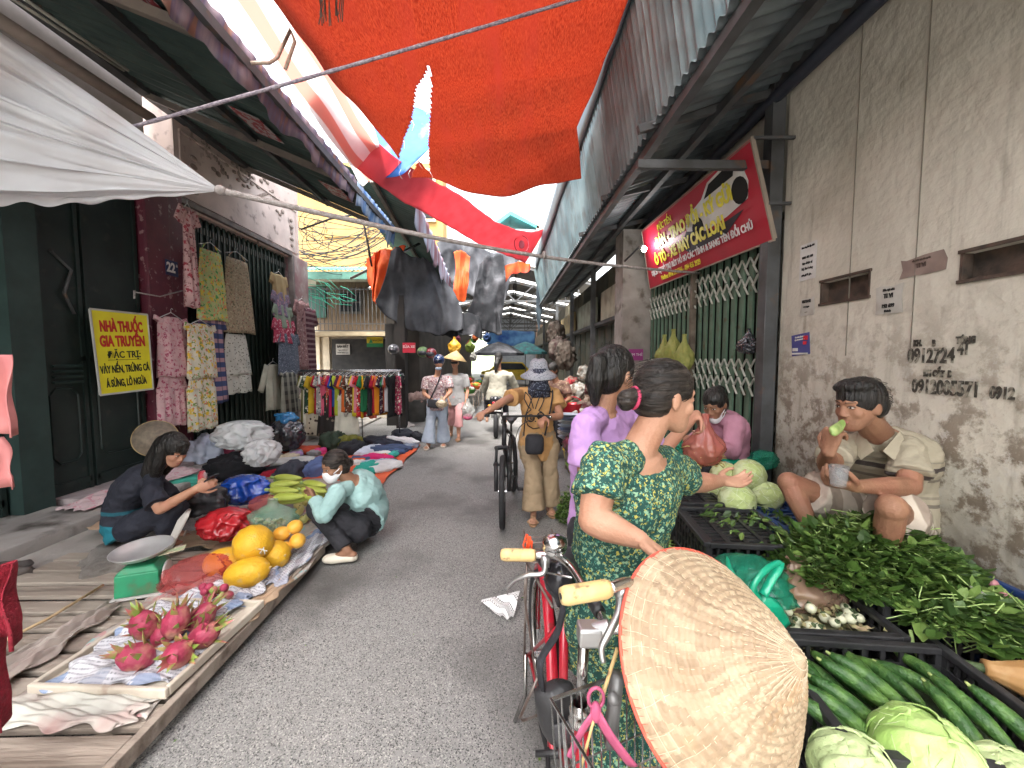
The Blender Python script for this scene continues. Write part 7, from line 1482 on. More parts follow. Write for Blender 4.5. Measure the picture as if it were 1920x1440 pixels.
spread('cardboard', 'long flat cardboard under the feet of the woman in black', [(-2.75, 3.1, .12), (-2.15, 3.05, .12), (-2.0, 3.5, .12), (-2.6, 3.55, .12)], m_card, wr=.004, seed=7)
spread('cardboard', 'cardboard by the door behind the woman in black', [(-3.6, 3.4, .13), (-3.0, 3.4, .13), (-3.0, 4.0, .13), (-3.6, 4.1, .13)], m_card, wr=.003, seed=8)
spread('pink_blanket', 'pale pink flowered cloth along the foot of the dark door', [(-4.2, 3.75, .17), (-3.9, 3.7, .17), (-3.75, 5.0, .19), (-4.15, 5.1, .2)], mat('blanket_pink', (.55, .42, .43), (.46, .35, .36), pat='floral', pc=['#b98790'], ps=14), wr=.02, seed=9)
# tray and newspapers
tr = thing('foam_tray', 'shallow white foam tray holding newspaper and dragon fruit', 'tray', (-1.75, 1.98, .12)); R = Matrix.Rotation(-.06, 3, 'Z'); m_foam = mat('foam_tray', (.55, .5, .42), (.46, .4, .33), rough=.7, sc=8, bump=.3, dirt=(.3, .2, .15), dsc=6, dlo=.6)
mb = MB(); mb.box((-1.73, 1.98, .135), (.60, .62, .02), R); mb.build('base', m_foam, tr, smooth=False, bevel=.004)
mb = MB()
for s in (-1, 1): mb.box(V((-1.73, 1.98, .155))+R @ V((0, s*.31, 0)), (.62, .022, .045), R); mb.box(V((-1.73, 1.98, .155))+R @ V((s*.3, 0, 0)), (.022, .6, .0446), R)
mb.build('rim', m_foam, tr, smooth=False, bevel=.006)
m_news = mat('newsprint', (.56, .56, .60), (.48, .48, .52), rough=.85, sc=6, pat='print', ps=55, pc=['#2b2b33', '#4f78a8', '#8a8fa0'], bump=.3, bsc=14)
def crumple(name, label, c, r, m, seed, cat='newspaper', sq=.35, n=52, disp=None):
    random.seed(seed); ph = [rnd(0, 6) for _ in range(8)]; c = V(c); mb = MB()
    mb.ell(c, (r[0], r[1], r[2]), Matrix.Rotation(ph[7], 3, 'Z'), n, n//2, lambda q: (1/max(abs(q.x), abs(q.y), .6))**.6*(1+.09*sin(q.x*7+ph[0]+3*q.y)+.08*sin(q.y*9+ph[1])+.06*abs(sin(q.x*13-q.y*11+ph[2]))))
    return tag(mb.build(name, m, disp=disp or [(-r[0]*.5, r[2]*.5), (-r[0]*.2, r[2]*.25)]), label, cat)
spread('newspaper', 'blue and white newspaper lying in the foam tray, near half', [(-2.0, 1.68, .15), (-1.46, 1.70, .15), (-1.46, 1.98, .16), (-2.02, 2.0, .16)], m_news, wr=.016, cat='newspaper', f=5, seed=11)
spread('newspaper', 'blue and white newspaper lying in the foam tray, far half', [(-2.0, 1.95, .165), (-1.5, 1.92, .165), (-1.52, 2.3, .165), (-2.0, 2.28, .165)], m_news, wr=.018, cat='newspaper', f=6, seed=12)
spread('newspaper', 'crumpled newspaper with dark print under the small red fruit', [(-1.95, 2.28, .14), (-1.5, 2.25, .14), (-1.5, 2.68, .14), (-1.9, 2.68, .14)], m_news, wr=.02, cat='newspaper', f=8, seed=13)
spread('newspaper', 'white crumpled paper between the melons and the road', [(-1.62, 2.5, .14), (-1.42, 2.5, .13), (-1.42, 3.4, .12), (-1.58, 3.4, .13)], m_news, wr=.015, cat='newspaper', f=9, seed=14)
# dragon fruit
m_df = mat('dragonfruit', (.36, .035, .085), (.27, .045, .07), rough=.5, sc=9, bump=.6, bsc=40, dirt=(.42, .2, .14), dsc=9, dlo=.5, dhi=.62); m_dft = mat('dragon_scale', (.22, .32, .06), (.42, .12, .12), rough=.5, sc=18, lo=.42, hi=.6)
def dragon(label, c, r, ax, seed, small=1):
    random.seed(seed); c = V(c); ax = V(ax).normalized(); t = thing('dragon_fruit', label, 'dragon fruit', c-V((0, 0, r)), 'dragon fruits in the tray'); u = ax.orthogonal().normalized(); q = ax.cross(u)
    B = Matrix((u, q, ax)).transposed(); mb = MB(); mb.ell(c, (r*.88, r*.88, r*1.15), B, 22, 14, lambda p: 1+.03*sin(p.z*9)); mb.build('fruit', m_df, t)
    mb = MB()
    for k in range(22):
        z = rnd(-.75, .85) if k > 5 else .95; a = k*2.4; rr = math.sqrt(max(.02, 1-z*z)); b = c+B @ V((cos(a)*rr*r*.87, sin(a)*rr*r*.87, z*r*1.12)); nrm = (B @ V((cos(a)*rr, sin(a)*rr, z*.6))).normalized()
        d = (nrm*.75+ax*(1.0 if z > -.4 else .6)).normalized(); L = r*(rnd(.5, .85) if k > 5 else rnd(.6, .95)); s = d.cross(nrm).normalized()*r*.2
        bend = b+d*L*.5+nrm*r*.05; tip = b+d*L+nrm*L*.35; mb.add([b-s, b+s, bend+s*.7, bend-s*.7, tip, b-nrm*.004-d*.01], [(0, 1, 2, 3), (3, 2, 4), (0, 3, 4, 5), (1, 5, 4, 2)])
    mb.build('scales', m_dft, t, smooth=False); return t
for i, (px, py, Y, ax, lb) in enumerate([(272, 1172, 1.93, (-.3, -.2, .9), 'dragon fruit at the upper left of the tray pile'), (330, 1166, 1.95, (.1, .3, .8), 'middle dragon fruit at the back of the pile'), (378, 1158, 2.06, (.4, .5, .7), 'dragon fruit at the upper right, half hidden'), (382, 1192, 1.93, (.8, .1, .5), 'dragon fruit at the right side of the pile'), (256, 1232, 1.80, (-.8, -.2, .4), 'dragon fruit at the lower left on the newspaper'), (335, 1226, 1.80, (.3, -.8, .3), 'orange tinted dragon fruit lowest in front'), (305, 1195, 1.93, (.0, .2, 1), 'dragon fruit hidden in the centre of the pile')]): dragon(lb, P(px, py, Y), .066 if i != 6 else .055, ax, 90+i)
random.seed(99); t = thing('fruit_bunch', 'bunch of small red fruits on newspaper behind the dragon fruit', 'fruit bunch', G(405, 1130, .14))
for i in range(22): c = P(405+rnd(-26, 26), 1116+rnd(-16, 14), 2.28+rnd(-.05, .05)); mb = MB(); mb.ell(c, .022, None, 10, 7); mb.build('berry', m_df if i % 4 else m_dft, t)
# melons
m_mel = mat('melon', (.66, .38, .02), (.58, .31, .015), rough=.5, sc=5, bump=.5, bsc=90, dirt=(.5, .33, .12), dsc=17, dlo=.58, dhi=.7); m_mel2 = mat('melon_small', (.78, .36, .03), (.72, .42, .08), rough=.4, sc=7)
def melon(label, c, r, R, m=m_mel, grp='yellow melons'):
    c = V(c); t = thing('melon', label, 'melon', c-V((0, 0, r[2])), grp); mb = MB(); mb.ell(c, r, R, 36, 22, lambda q: 1+.012*cos(10*math.atan2(q.y, q.z))+.01*sin(q.x*5)); mb.build('fruit', m, t)
    mb = MB(); e = R @ V((r[0], 0, 0)); mb.cap(c+e*.97, c+e*1.06+V((0, 0, .006)), .008, .005, 7); mb.build('stalk', m_grip, t)
RM = lambda a, b=0: Matrix.Rotation(a, 3, 'Z') @ Matrix.Rotation(b, 3, 'Y')
melon('topmost round yellow melon with a cracked stalk end', P(475, 1019, 2.66), (.132, .122, .118), RM(-.7, .2)); melon('long yellow melon lying lowest in front', P(464, 1073, 2.5), (.136, .098, .09), RM(.1, -.15)); melon('yellow melon at the left behind the pink bag', P(428, 1056, 2.68), (.145, .11, .105), RM(.3, .2)); melon('yellow melon at the right under the top one', P(512, 1041, 2.74), (.135, .1, .1), RM(-.5, -.2))
mb = MB(); q = P(494, 1032, 2.57); 
for k in range(5): mb.tube([q+V((0, 0, .004*k)), q+V((.03*cos(k*1.3), -.008, .025*sin(k*1.3)))], .003, 5)
tag(mb.build('paper_scrap', m_paper), 'dried stalk scrap on the topmost melon', 'scrap')
for i, (px, py, rr) in enumerate(((528, 1001, .058), (553, 988, .056), (558, 1014, .058), (535, 1027, .046))): melon(['left', 'upper', 'right', 'smallest front'][i]+' one of the four small orange melons', P(px, py, 2.86+.06*(i == 1)-.05*(i == 3)), (rr, rr*.92, rr*.9), RM(i), m_mel2, 'small orange melons')
# corn and guavas
m_corn = mat('corn_husk', (.30, .36, .05), (.42, .46, .10), rough=.55, sc=4, stretch=(1, 6, 6), bump=.3, bsc=20); random.seed(101)
for i in range(14):
    row, k = i//4, i % 4; px, py = (540 if k < 2 else 592)+rnd(-9, 9), 938-row*12+(k % 2)*5-6; Y = 3.32+row*.18+(k % 2)*.05; c = P(px, py, Y); a = rnd(-.25, .25)+(.12 if k < 2 else -.3); d = V((cos(a), sin(a), rnd(-.05, .05)))*.13; t = thing('corn_ear', ['left', 'right'][k//2]+' column corn ear in its green husk, number %s from the front' % ['one', 'two', 'three', 'four', 'five', 'six', 'seven', 'eight'][row*2+k % 2], 'corn', c-V((0, 0, .03)), 'corn ears beside the mint vendor')
    rs = []; u = V((0, 0, 1)); w_ = d.normalized().cross(u)
    for j in range(13): f = j/12; r = .034*(sin(pi*(.06+.9*f**.8))**.75)+.002; rs.append([lerp(c-d, c+d, f)+u*r*cos(2*pi*q/14)*(1+.06*cos(q*3))+w_*r*sin(2*pi*q/14) for q in range(14)])
    mb = MB(); mb.rings(rs); mb.build('husk', m_corn, t); mb = MB(); mb.cap(c-d*1.0, c-d*1.22, .012, .016, 8); mb.build('stalk', m_stem, t)
m_gv = mat('guava', (.58, .52, .16), (.52, .5, .22), rough=.45, sc=9, bump=.3, bsc=30); random.seed(103)
for i in range(12):
    px, py = 572+rnd(-16, 18), 948+rnd(-14, 26); c = G(px, py+4, .165); mb = MB(); mb.ell(c, (.04, .04, .037), None, 14, 9, lambda q: 1+.03*sin(q.x*6)); t = thing('guava', 'pale yellow green guava in the loose pile before the mint vendor', 'guava', c-V((0, 0, .037)), 'guavas in front of the mint vendor'); mb.build('fruit', m_gv, t); mb = MB(); mb.ell(c+V((.005, -.01, .036)), (.007, .007, .004)); mb.build('stalk_end', m_cx, t)
# bags on the left
pbag('plastic_bag', 'thin pink see-through bag lying beside the green scale', P(352, 1078, 2.5), (.17, .12, .10), f_pink, 21, .0, False, 7, crumple=.12, lean=(.12, .05))
pbag('plastic_bag', 'bright red plastic bag before the knees of the woman in black', P(426, 982, 3.08), (.17, .14, .12), f_red, 22, .0, False, 8, crumple=.13)
t = pbag('plastic_bag', 'clear green tinted bag of small vegetables beside the small melons', P(512, 972, 3.05), (.16, .12, .12), film('film_cleargreen', (.35, .6, .45), (.5, .55, .45), .35), 23, .03, False, 9, crumple=.1)
mb = MB(); random.seed(4)
for i in range(40): mb.ell(P(505+rnd(-28, 28), 985+rnd(-14, 16), 3.05+rnd(-.06, .06)), (.018, .012, .012), None, 8, 6)
mb.build('contents', mat('veg_mix', (.5, .42, .2), (.5, .2, .15), sc=30), t)
pbag('plastic_bag', 'small pink bag of fruit behind the red and green bags', P(495, 945, 3.3), (.10, .09, .07), f_pink, 24, .0, crumple=.1)
pbag('plastic_bag', 'shiny bright blue plastic bag at the edge of the clothes', P(458, 918, 3.6), (.19, .15, .13), f_blue, 25, .0, False, 8, crumple=.12)
crumple('black_bag', 'limp black bag under the phone of the woman in black', P(380, 940, 3.25), (.17, .12, .07), mat('bagblack', (.018, .018, .022), (.035, .035, .04), rough=.4), 26, 'bag')
# green scale
sc_ = thing('kitchen_scale', 'green metal weighing scale with a wide steel dish on the boards', 'scale', G(272, 1105, .12)); c = G(272, 1105, .12); m_scg = mat('scale_green', (.03, .27, .13), (.02, .2, .1), rough=.45, sc=8, dirt=(.1, .12, .06), dsc=10)
mb = MB(); Rz = Matrix.Rotation(.35, 3, 'Z')
def fr_(w0, l0, w1, l1, z0, z1):
    vs = [c+Rz @ V((i*w/2, j*l/2, z)) for (w, l, z) in ((w0, l0, z0), (w1, l1, z1)) for i, j in ((-1, -1), (1, -1), (1, 1), (-1, 1))]; mb.add(vs, [(3, 2, 1, 0), (4, 5, 6, 7), (0, 1, 5, 4), (1, 2, 6, 5), (2, 3, 7, 6), (3, 0, 4, 7)])
fr_(.225, .2, .215, .19, .012, .15); fr_(.215, .19, .15, .14, .15, .185); mb.build('body', m_scg, sc_, smooth=False, bevel=.008)
mb = MB(); fr_(.25, .22, .25, .22, 0, .012); mb.build('foot_plate', mat('scale_foot', (.55, .52, .5)), sc_, smooth=False)
mb = MB(); mb.lathe([(0, 0), (.075, 0), (.08, .006), (.07, .012), (.0, .012)], c+Rz @ V((.114, 0, .09)), Rz @ Matrix.Rotation(pi/2, 3, 'Y'), 28); mb.build('dial', mat('dial_white', (.6, .6, .58), rough=.2), sc_)
mb = MB(); mb.tube([c+V((0, 0, .18)), c+V((0, 0, .215))], .02, 10); mb.tube([c+Rz @ V((-.06, 0, .2)), c+Rz @ V((.06, 0, .2))], .008, 6); mb.build('post', m_iron, sc_)
mb = MB(); mb.lathe([(.0, .0), (.07, .004), (.125, .022), (.152, .05), (.157, .051), (.155, .047), (.128, .018), (.07, -.002), (.0, -.004)], c+V((.0, .0, .222)), Matrix.Rotation(.08, 3, 'X'), 40); mb.build('dish', mat('dish_steel', (.6, .6, .6), (.5, .5, .5), rough=.38, metal=.6, sc=10), sc_)
mb = MB(); mb.prism([c+V((.08, .02, .23)), c+V((.21, .08, .25)), c+V((.24, .02, .245)), c+V((.13, -.04, .235))], (0, 0, .004)); tag(mb.build('printed_packet', mat('packet', (.25, .36, .2), (.5, .42, .3), sc=14), smooth=False), 'green and white printed packet sticking out of the scale dish', 'packet')
mb = MB(); mb.tube([G(-60, 1235, .13), G(90, 1160, .14), G(193, 1097, .13)], .008, 7); tag(mb.build('bamboo_stick', mat('bamboo', (.55, .4, .24), (.45, .32, .18), sc=12)), 'thin pale bamboo stick lying across the boards', 'stick')
crumple('sack', 'flattened grey brown sack on the pavement behind the scale', (-2.85, 2.95, .1), (.3, .2, .04), mat('sack_grey', (.2, .18, .165), (.14, .125, .11), rough=.95, sc=5, bump=.8, bsc=30), 27, 'sack', disp=[(.3, .03), (.1, .02)])
crumple('sack', 'folded dark sack beside the stone step at the left edge', (-3.5, 2.6, .1), (.25, .18, .04), mat('sack_dark', (.14, .12, .11), (.09, .08, .075), rough=.95, sc=5, bump=.8, bsc=30), 28, 'sack')
# hanging garments cut by the left edge
mb = MB()
def cloth_edge(px0, py0, py1, Y, w_, m, label, seed, name='hanging_cloth'):
    random.seed(seed); ph = rnd(0, 6); a = P(px0, py0, Y); b = P(px0, py1, Y)
    def g(u, v): p = lerp(a, b, v); return p+V((-(w_)*(1-u)+(.05*v-.03+.012*sin(v*7+ph))*u, .03*sin(u*14+v*2+ph)+.01*sin(u*31), -.05*u*(v > .97)))
    mb = MB(); mb.grid(g, 30, 30); return tag(mb.build(name, m, solid=.004), label, 'garment')
cloth_edge(22, 665, 800, 2.0, .28, mat('cloth_coral', (.62, .25, .24), (.55, .2, .2), rough=.8), 'upper pink garment hanging at the left edge', 1)
cloth_edge(12, 820, 900, 2.0, .25, mat('cloth_coral', None), 'lower pink garment hanging at the left edge', 2)
cloth_edge(30, 1060, 1180, 1.3, .22, mat('cloth_crimson', (.28, .012, .03), (.18, .01, .02), rough=.95, sc=30, bump=1, bsc=120), 'fuzzy crimson sleeve cut by the left edge', 3)
cloth_edge(8, 1185, 1330, 1.3, .2, mat('cloth_crimson', None), 'lower fold of crimson cloth at the left edge', 4)

# ---------------------------------------------------------------- garments
m_hang = mat('hanger_white', (.6, .6, .6), rough=.4); m_hangd = mat('hanger_dark', (.04, .04, .045), rough=.4)
def garment(label, top, a, n, w_, L, m, kind='shirt', hem=None, slv=.2, hang=m_hang, group=None, seed=0, name=None, cat=None):
    """cloth hanging from a hanger: top = neck point, a = width direction, n = front direction"""
    random.seed(seed); top = V(top); a = V(a).normalized(); n = V(n).normalized(); dn = V((0, 0, -1)); hem = hem or w_*1.1; ph = [rnd(0, 6) for _ in range(4)]
    t = thing(name or {'shirt': 'shirt', 'dress': 'dress', 'cami': 'camisole', 'pants': 'trousers'}[kind], label, cat or {'shirt': 'shirt', 'dress': 'dress', 'cami': 'top', 'pants': 'trousers'}[kind], top+dn*L, group)
    def tube_(c0, hw, dp, L0, L1, flare, side=0, N=14, n2=40):
        rs = []
        for i in range(N+1):
            f = i/N; ring = []
            for j in range(n2):
                an = 2*pi*j/n2; k = hw(f); d_ = dp(f)
                fold = (.011*sin(an*7+ph[0]+f*2)+.008*sin(an*12+ph[1]))*min(1, f*1.5+.15)
                ring.append(c0+a*(k*cos(an)+side)+dn*(L0+(L1-L0)*f+.012*sin(an*3+ph[2])*f)+n*((d_+fold)*sin(an)))
            rs.append(ring)
        return rs
    mb = MB()
    if kind == 'pants':
        mb.rings(tube_(top, lambda f: w_*(.8+.2*f), lambda f: .04, 0, L*.25, 0), cap=False)
        for s in (-1, 1): mb.rings(tube_(top, lambda f: w_*.52*(1+.1*f), lambda f: .045, L*.22, L, 0, side=s*w_*.5), cap=False)
    else:
        def hwf(f):
            if f < .12: return w_*(lerp(.42 if kind != 'cami' else .7, .95 if kind != 'cami' else .75, (f/.12)**.6))
            return lerp(w_*(.95 if kind != 'cami' else .78), hem, (f-.12)/.88)
        mb.rings(tube_(top+dn*(.03 if kind != 'cami' else .1), hwf, lambda f: .028+.03*f+(.02 if kind == 'dress' else 0)*f, 0, L, 0), cap=False)
        if kind != 'cami':
            for s in (-1, 1):
                s0 = top+a*(s*w_*.78)+dn*.06; s1 = s0+a*(s*slv*.45)+dn*slv*.9; rs = []
                for i in range(6):
                    f = i/5; c = lerp(s0, s1, f); ax = (s1-s0).normalized(); u = ax.cross(n).normalized(); rs.append([c+u*cos(2*pi*j/16)*(.085-.01*f)+n*sin(2*pi*j/16)*(.025+.008*sin(j*2+ph[3])) for j in range(16)])
                mb.rings(rs, cap=False)
        else:
            for s in (-1, 1): mb.tube([top+a*(s*w_*.3)+dn*.0, top+a*(s*w_*.5)+dn*.06, top+a*(s*w_*.62)+dn*.13], .008, 6)
    mb.build('cloth', m, t, solid=.002)
    mb = MB(); hk = top+V((0, 0, .03)); mb.tube([top+a*(w_*.75)+dn*.05, hk, top-a*(w_*.75)+dn*.05], .006, 6); mb.tube([hk, hk+V((0, 0, .04)), hk+V((0, 0, .055))+a*.018, hk+V((0, 0, .04))+a*.032], .003, 5); mb.build('hanger', hang, t); return t
GXX = -4.33
def hang(px0, px1, py0, py1, m, kind, label, X=GXX, **kw):
    a0 = PX(px0, py0, X); a1 = PX(px1, py0, X); tp = (a0+a1)/2; tp.z = PX((px0+px1)/2, py0, X).z; zb = PX((px0+px1)/2, py1, X).z; w_ = (a1.y-a0.y)/2
    return garment(label, tp, (0, 1, .0), (1, 0, 0), w_/(1.15 if kind in ('shirt', 'dress') else 1), tp.z-zb, m, kind, seed=int(px0), **kw)
fl = lambda k, base, inks, ps: mat(k, base, rough=.85, pat='floral', pc=inks, ps=ps, bump=.2, bsc=40)
p1 = fl('pr_pink', '#d9b3b6', ['#a8506a', '#c98d96'], 18)
hang(288, 350, 590, 702, p1, 'dress', 'sleeveless pink flowered pyjama top hung on the maroon pillar', slv=.05); hang(293, 350, 704, 800, p1, 'pants', 'pink flowered pyjama trousers below their top on the pillar', hang=m_hangd)
hang(340, 362, 385, 570, fl('pr_redw', '#cfa9a9', ['#9c3b4a', '#7a4a52'], 14), 'dress', 'narrow red and white dress seen edge on beside the pillar', X=-4.2)
hang(366, 420, 458, 588, fl('pr_lime', '#bcc98a', ['#d9c24a', '#4f9a55', '#e0785a'], 12), 'cami', 'lime and yellow flowered camisole highest on the dark gate')
hang(415, 470, 475, 612, fl('pr_beige', '#a99a80', ['#6d6a55', '#8a5a50', '#c2b59a'], 20), 'cami', 'beige small print camisole dress high on the dark gate')
p2 = fl('pr_yellow', '#d8d3bf', ['#d9b53a', '#6f8f4a', '#c77a5a'], 12)
hang(345, 403, 603, 705, p2, 'dress', 'white blouse with yellow flowers low on the gate beside the pillar', slv=.08, X=-4.22); hang(350, 402, 705, 806, p2, 'pants', 'white trousers with yellow flowers hanging lowest by the pillar', X=-4.22, hang=m_hangd)
hang(375, 420, 592, 752, mat('pr_check', '#43507a', rough=.85, pat='check', ps=7, pc=['#c79a9a', '#232a4a']), 'dress', 'blue and pink checked shirt dress hanging behind the yellow flowered set', slv=.15)
p3 = mat('pr_whited', '#c9c8bd', rough=.85, pat='dots', ps=24, pc=['#6d6c60'])
hang(415, 466, 615, 692, p3, 'cami', 'white dotted sleeveless top on the dark gate'); hang(420, 468, 690, 737, p3, 'pants', 'white dotted shorts below the dotted top', hang=m_hangd)
hang(495, 527, 680, 765, mat('pr_cream', '#b5b3a2', rough=.85, bump=.3), 'shirt', 'cream long-sleeved shirt hanging low on the gate', slv=.5)
for px0, px1, py0, py1, m, kd, lb, sl in ((508, 536, 512, 560, mat('pr_sand', '#b09a72', rough=.85), 'shirt', 'sand coloured top, highest of the stacked hanging tops', .18), (510, 540, 545, 590, fl('pr_mauve', '#8d7f96', ['#b98a98', '#5a5a78'], 18), 'shirt', 'mauve print top second in the hanging stack', .18), (512, 546, 570, 612, mat('pr_mintg', '#8a9a8a', rough=.85), 'shirt', 'grey mint top third in the hanging stack', .18), (510, 552, 596, 640, fl('pr_crim', '#b0405a', ['#e0b8c0', '#7a1f3a'], 22), 'shirt', 'crimson and white print top fourth in the hanging stack', .2), (518, 560, 622, 700, fl('pr_steel', '#5c6472', ['#3c4452', '#8a90a0'], 26), 'shirt', 'grey blue print top lowest in the hanging stack', .2), (524, 560, 695, 772, mat('pr_plaid', '#66645c', rough=.85, pat='check', ps=6, pc=['#26262a', '#a8a598']), 'dress', 'grey plaid skirt hanging below the stack of tops', .05), (553, 578, 562, 690, fl('pr_rose', '#8a6a6a', ['#6a4048', '#a89090'], 14), 'shirt', 'dusty rose blouse hung on the worn pillar', .3), (566, 590, 575, 705, mat('pr_wine', '#4a2230', rough=.85, pat='stripez', ps=9, pc=['#7a6468']), 'shirt', 'dark wine striped blouse at the corner of the house', .35)):
    hang(px0, px1, py0, py1, m, kd, lb, X=-4.28+.012*(py0-500)/20, slv=sl)
mb = MB(); mb.tube([PX(255, 548, -4.2), PX(300, 556, -4.2), PX(342, 545, -4.2)], .008, 6); mb.tube([PX(252, 545, -4.25), PX(252, 560, -4.25)], .01, 6); tag(mb.build('clothes_line', m_rope), 'short line with a peg holding the pink pyjamas at the pillar', 'clothes line')
# clothes rack with its garments
RY, RX0, RX1, RZ = 7.75, -3.85, -2.03, 1.36
rk = thing('clothes_rack', 'steel clothes rack crowded with bright shirts at the street corner', 'clothes rack', (-2.95, RY, 0))
for z in (RZ, RZ-.02): 
    mb = MB(); mb.tube([(RX0-.05, RY+(z-RZ)*4, z), (RX1+.05, RY+(z-RZ)*4, z)], .013, 8); mb.build('rail', m_steel, rk)
for x in (RX0, -2.75, RX1): mb = MB(); mb.tube([(x, RY, RZ), (x, RY, .03)], .014, 8); mb.build('upright', m_steel, rk); mb = MB(); mb.tube([(x, RY-.3, .03), (x, RY+.3, .03)], .012, 6); mb.build('foot', m_steel, rk)
COLS = [('cream', '#cfc6a8', .98), ('olive', '#6a6a2a', .98), ('ivory', '#d8d4c4', 1.0), ('dark green', '#27452f', .72), ('yellow', '#c9a92a', .7), ('white', '#d5d5d2', .75), ('red', '#b3223a', .68), ('light grey', '#a5a3a0', .74), ('navy', '#1c2136', .7), ('pink', '#d4607a', .72), ('black', '#17161a', .78), ('salmon', '#d9604a', .66), ('magenta', '#b31f52', .75), ('cobalt', '#24489a', .62), ('lime', '#a9b53a', .78), ('off-white', '#dcd8cf', .82), ('plum', '#5a2544', .7), ('orange', '#d9682a', .72), ('teal', '#1f7a70', .6), ('chestnut', '#6a3a26', .74), ('golden', '#d9a51f', .82), ('lemon', '#dcc832', .76), ('rose', '#e08a9a', .72), ('scarlet', '#c81f26', .8), ('emerald', '#1f6a44', .66), ('coral', '#e06a55', .78), ('charcoal', '#2c2c30', .74), ('khaki', '#8a8050', .7), ('crimson', '#a3162f', .72), ('amber', '#d98a1f', .74), ('brick', '#93402a', .66), ('blackcurrant', '#3a1f33', .7), ('silver', '#b5b5b8', .64), ('jade', '#2f8a5a', .62), ('ink black', '#121215', .76), ('raspberry', '#a02a4f', .7)]
random.seed(120)
for i, (nm, h, L) in enumerate(COLS):
    x = lerp(RX0+.04, RX1-.03, i/(len(COLS)-1)); ang = R_(rnd(48, 80))*(1 if i % 5 else -1); a = V((cos(ang), sin(ang), 0)); n_ = V((sin(ang), -cos(ang), 0))
    prev = COLS[i-1][0] if i else None; nxt = COLS[i+1][0] if i+1 < len(COLS) else None
    lb = '%s shirt hanging on the rack ' % nm+('between the %s and the %s one' % (prev, nxt) if prev and nxt else ('at its left end' if not prev else 'at its right end'))
    m = mat('rack_'+nm, h, rough=.85, bump=.3, bsc=40) if i % 4 != 3 else mat('rack_'+nm, h, rough=.85, pat='floral', pc=['#d8cfc0', '#20202a'], ps=16)
    garment(lb, (x, RY, RZ-.07), a, n_, rnd(.17, .22), L*rnd(.93, 1.05), m, 'shirt', slv=rnd(.16, .24), group='shirts on the clothes rack', hang=m_hang if i % 3 else m_hangd, seed=200+i)
for i, (nm, m) in enumerate((('cream dress with large brown dots', mat('dress_dot', '#cfc4ae', pat='dots', ps=12, pc=['#3a2a22'])), ('black dress with brown dots', mat('dress_dot2', '#2a2422', pat='dots', ps=12, pc=['#8a7a6a'])), ('long ivory dress', mat('rack_ivory', None)))):
    garment('%s hanging lowest under the shirts of the rack' % nm, (RX0+.2+.32*i, RY-.1, .96), (1, .2, 0), (0, -1, 0), .17, .82, m, 'dress', hem=.24, slv=.1, group=None, seed=300+i)
# heaps of clothes on the ground
def heap(label, px, py, z, r, col, seed, cat='clothes', m=None, name='folded_clothes'):
    c = G(px, py, z)+V((0, 0, r[2]*.5)); return crumple(name, label, c, r, m or mat('heap_'+str(seed), col, rough=.88, bump=.5, bsc=25, sc=8), seed, cat, disp=[(-r[0]*.55, r[2]*.7), (-r[0]*.2, r[2]*.4)])
spread('orange_groundsheet', 'orange red groundsheet under the clothes along the road', [(-3.1, 5.0, .03), (-1.52, 4.7, .02), (-1.5, 7.2, .02), (-2.9, 7.0, .03)], mat('gs_orange', (.6, .1, .03), (.5, .07, .02), rough=.6), wr=.02, seed=31)
spread('grey_groundsheet', 'worn grey groundsheet between the corn and the clothes', [(-2.9, 3.9, .08), (-1.5, 4.0, .06), (-1.5, 4.9, .04), (-3.2, 5.0, .1)], mat('gs_grey', (.3, .28, .27), (.2, .19, .18), rough=.8, dirt=(.4, .3, .28)), wr=.02, seed=32)
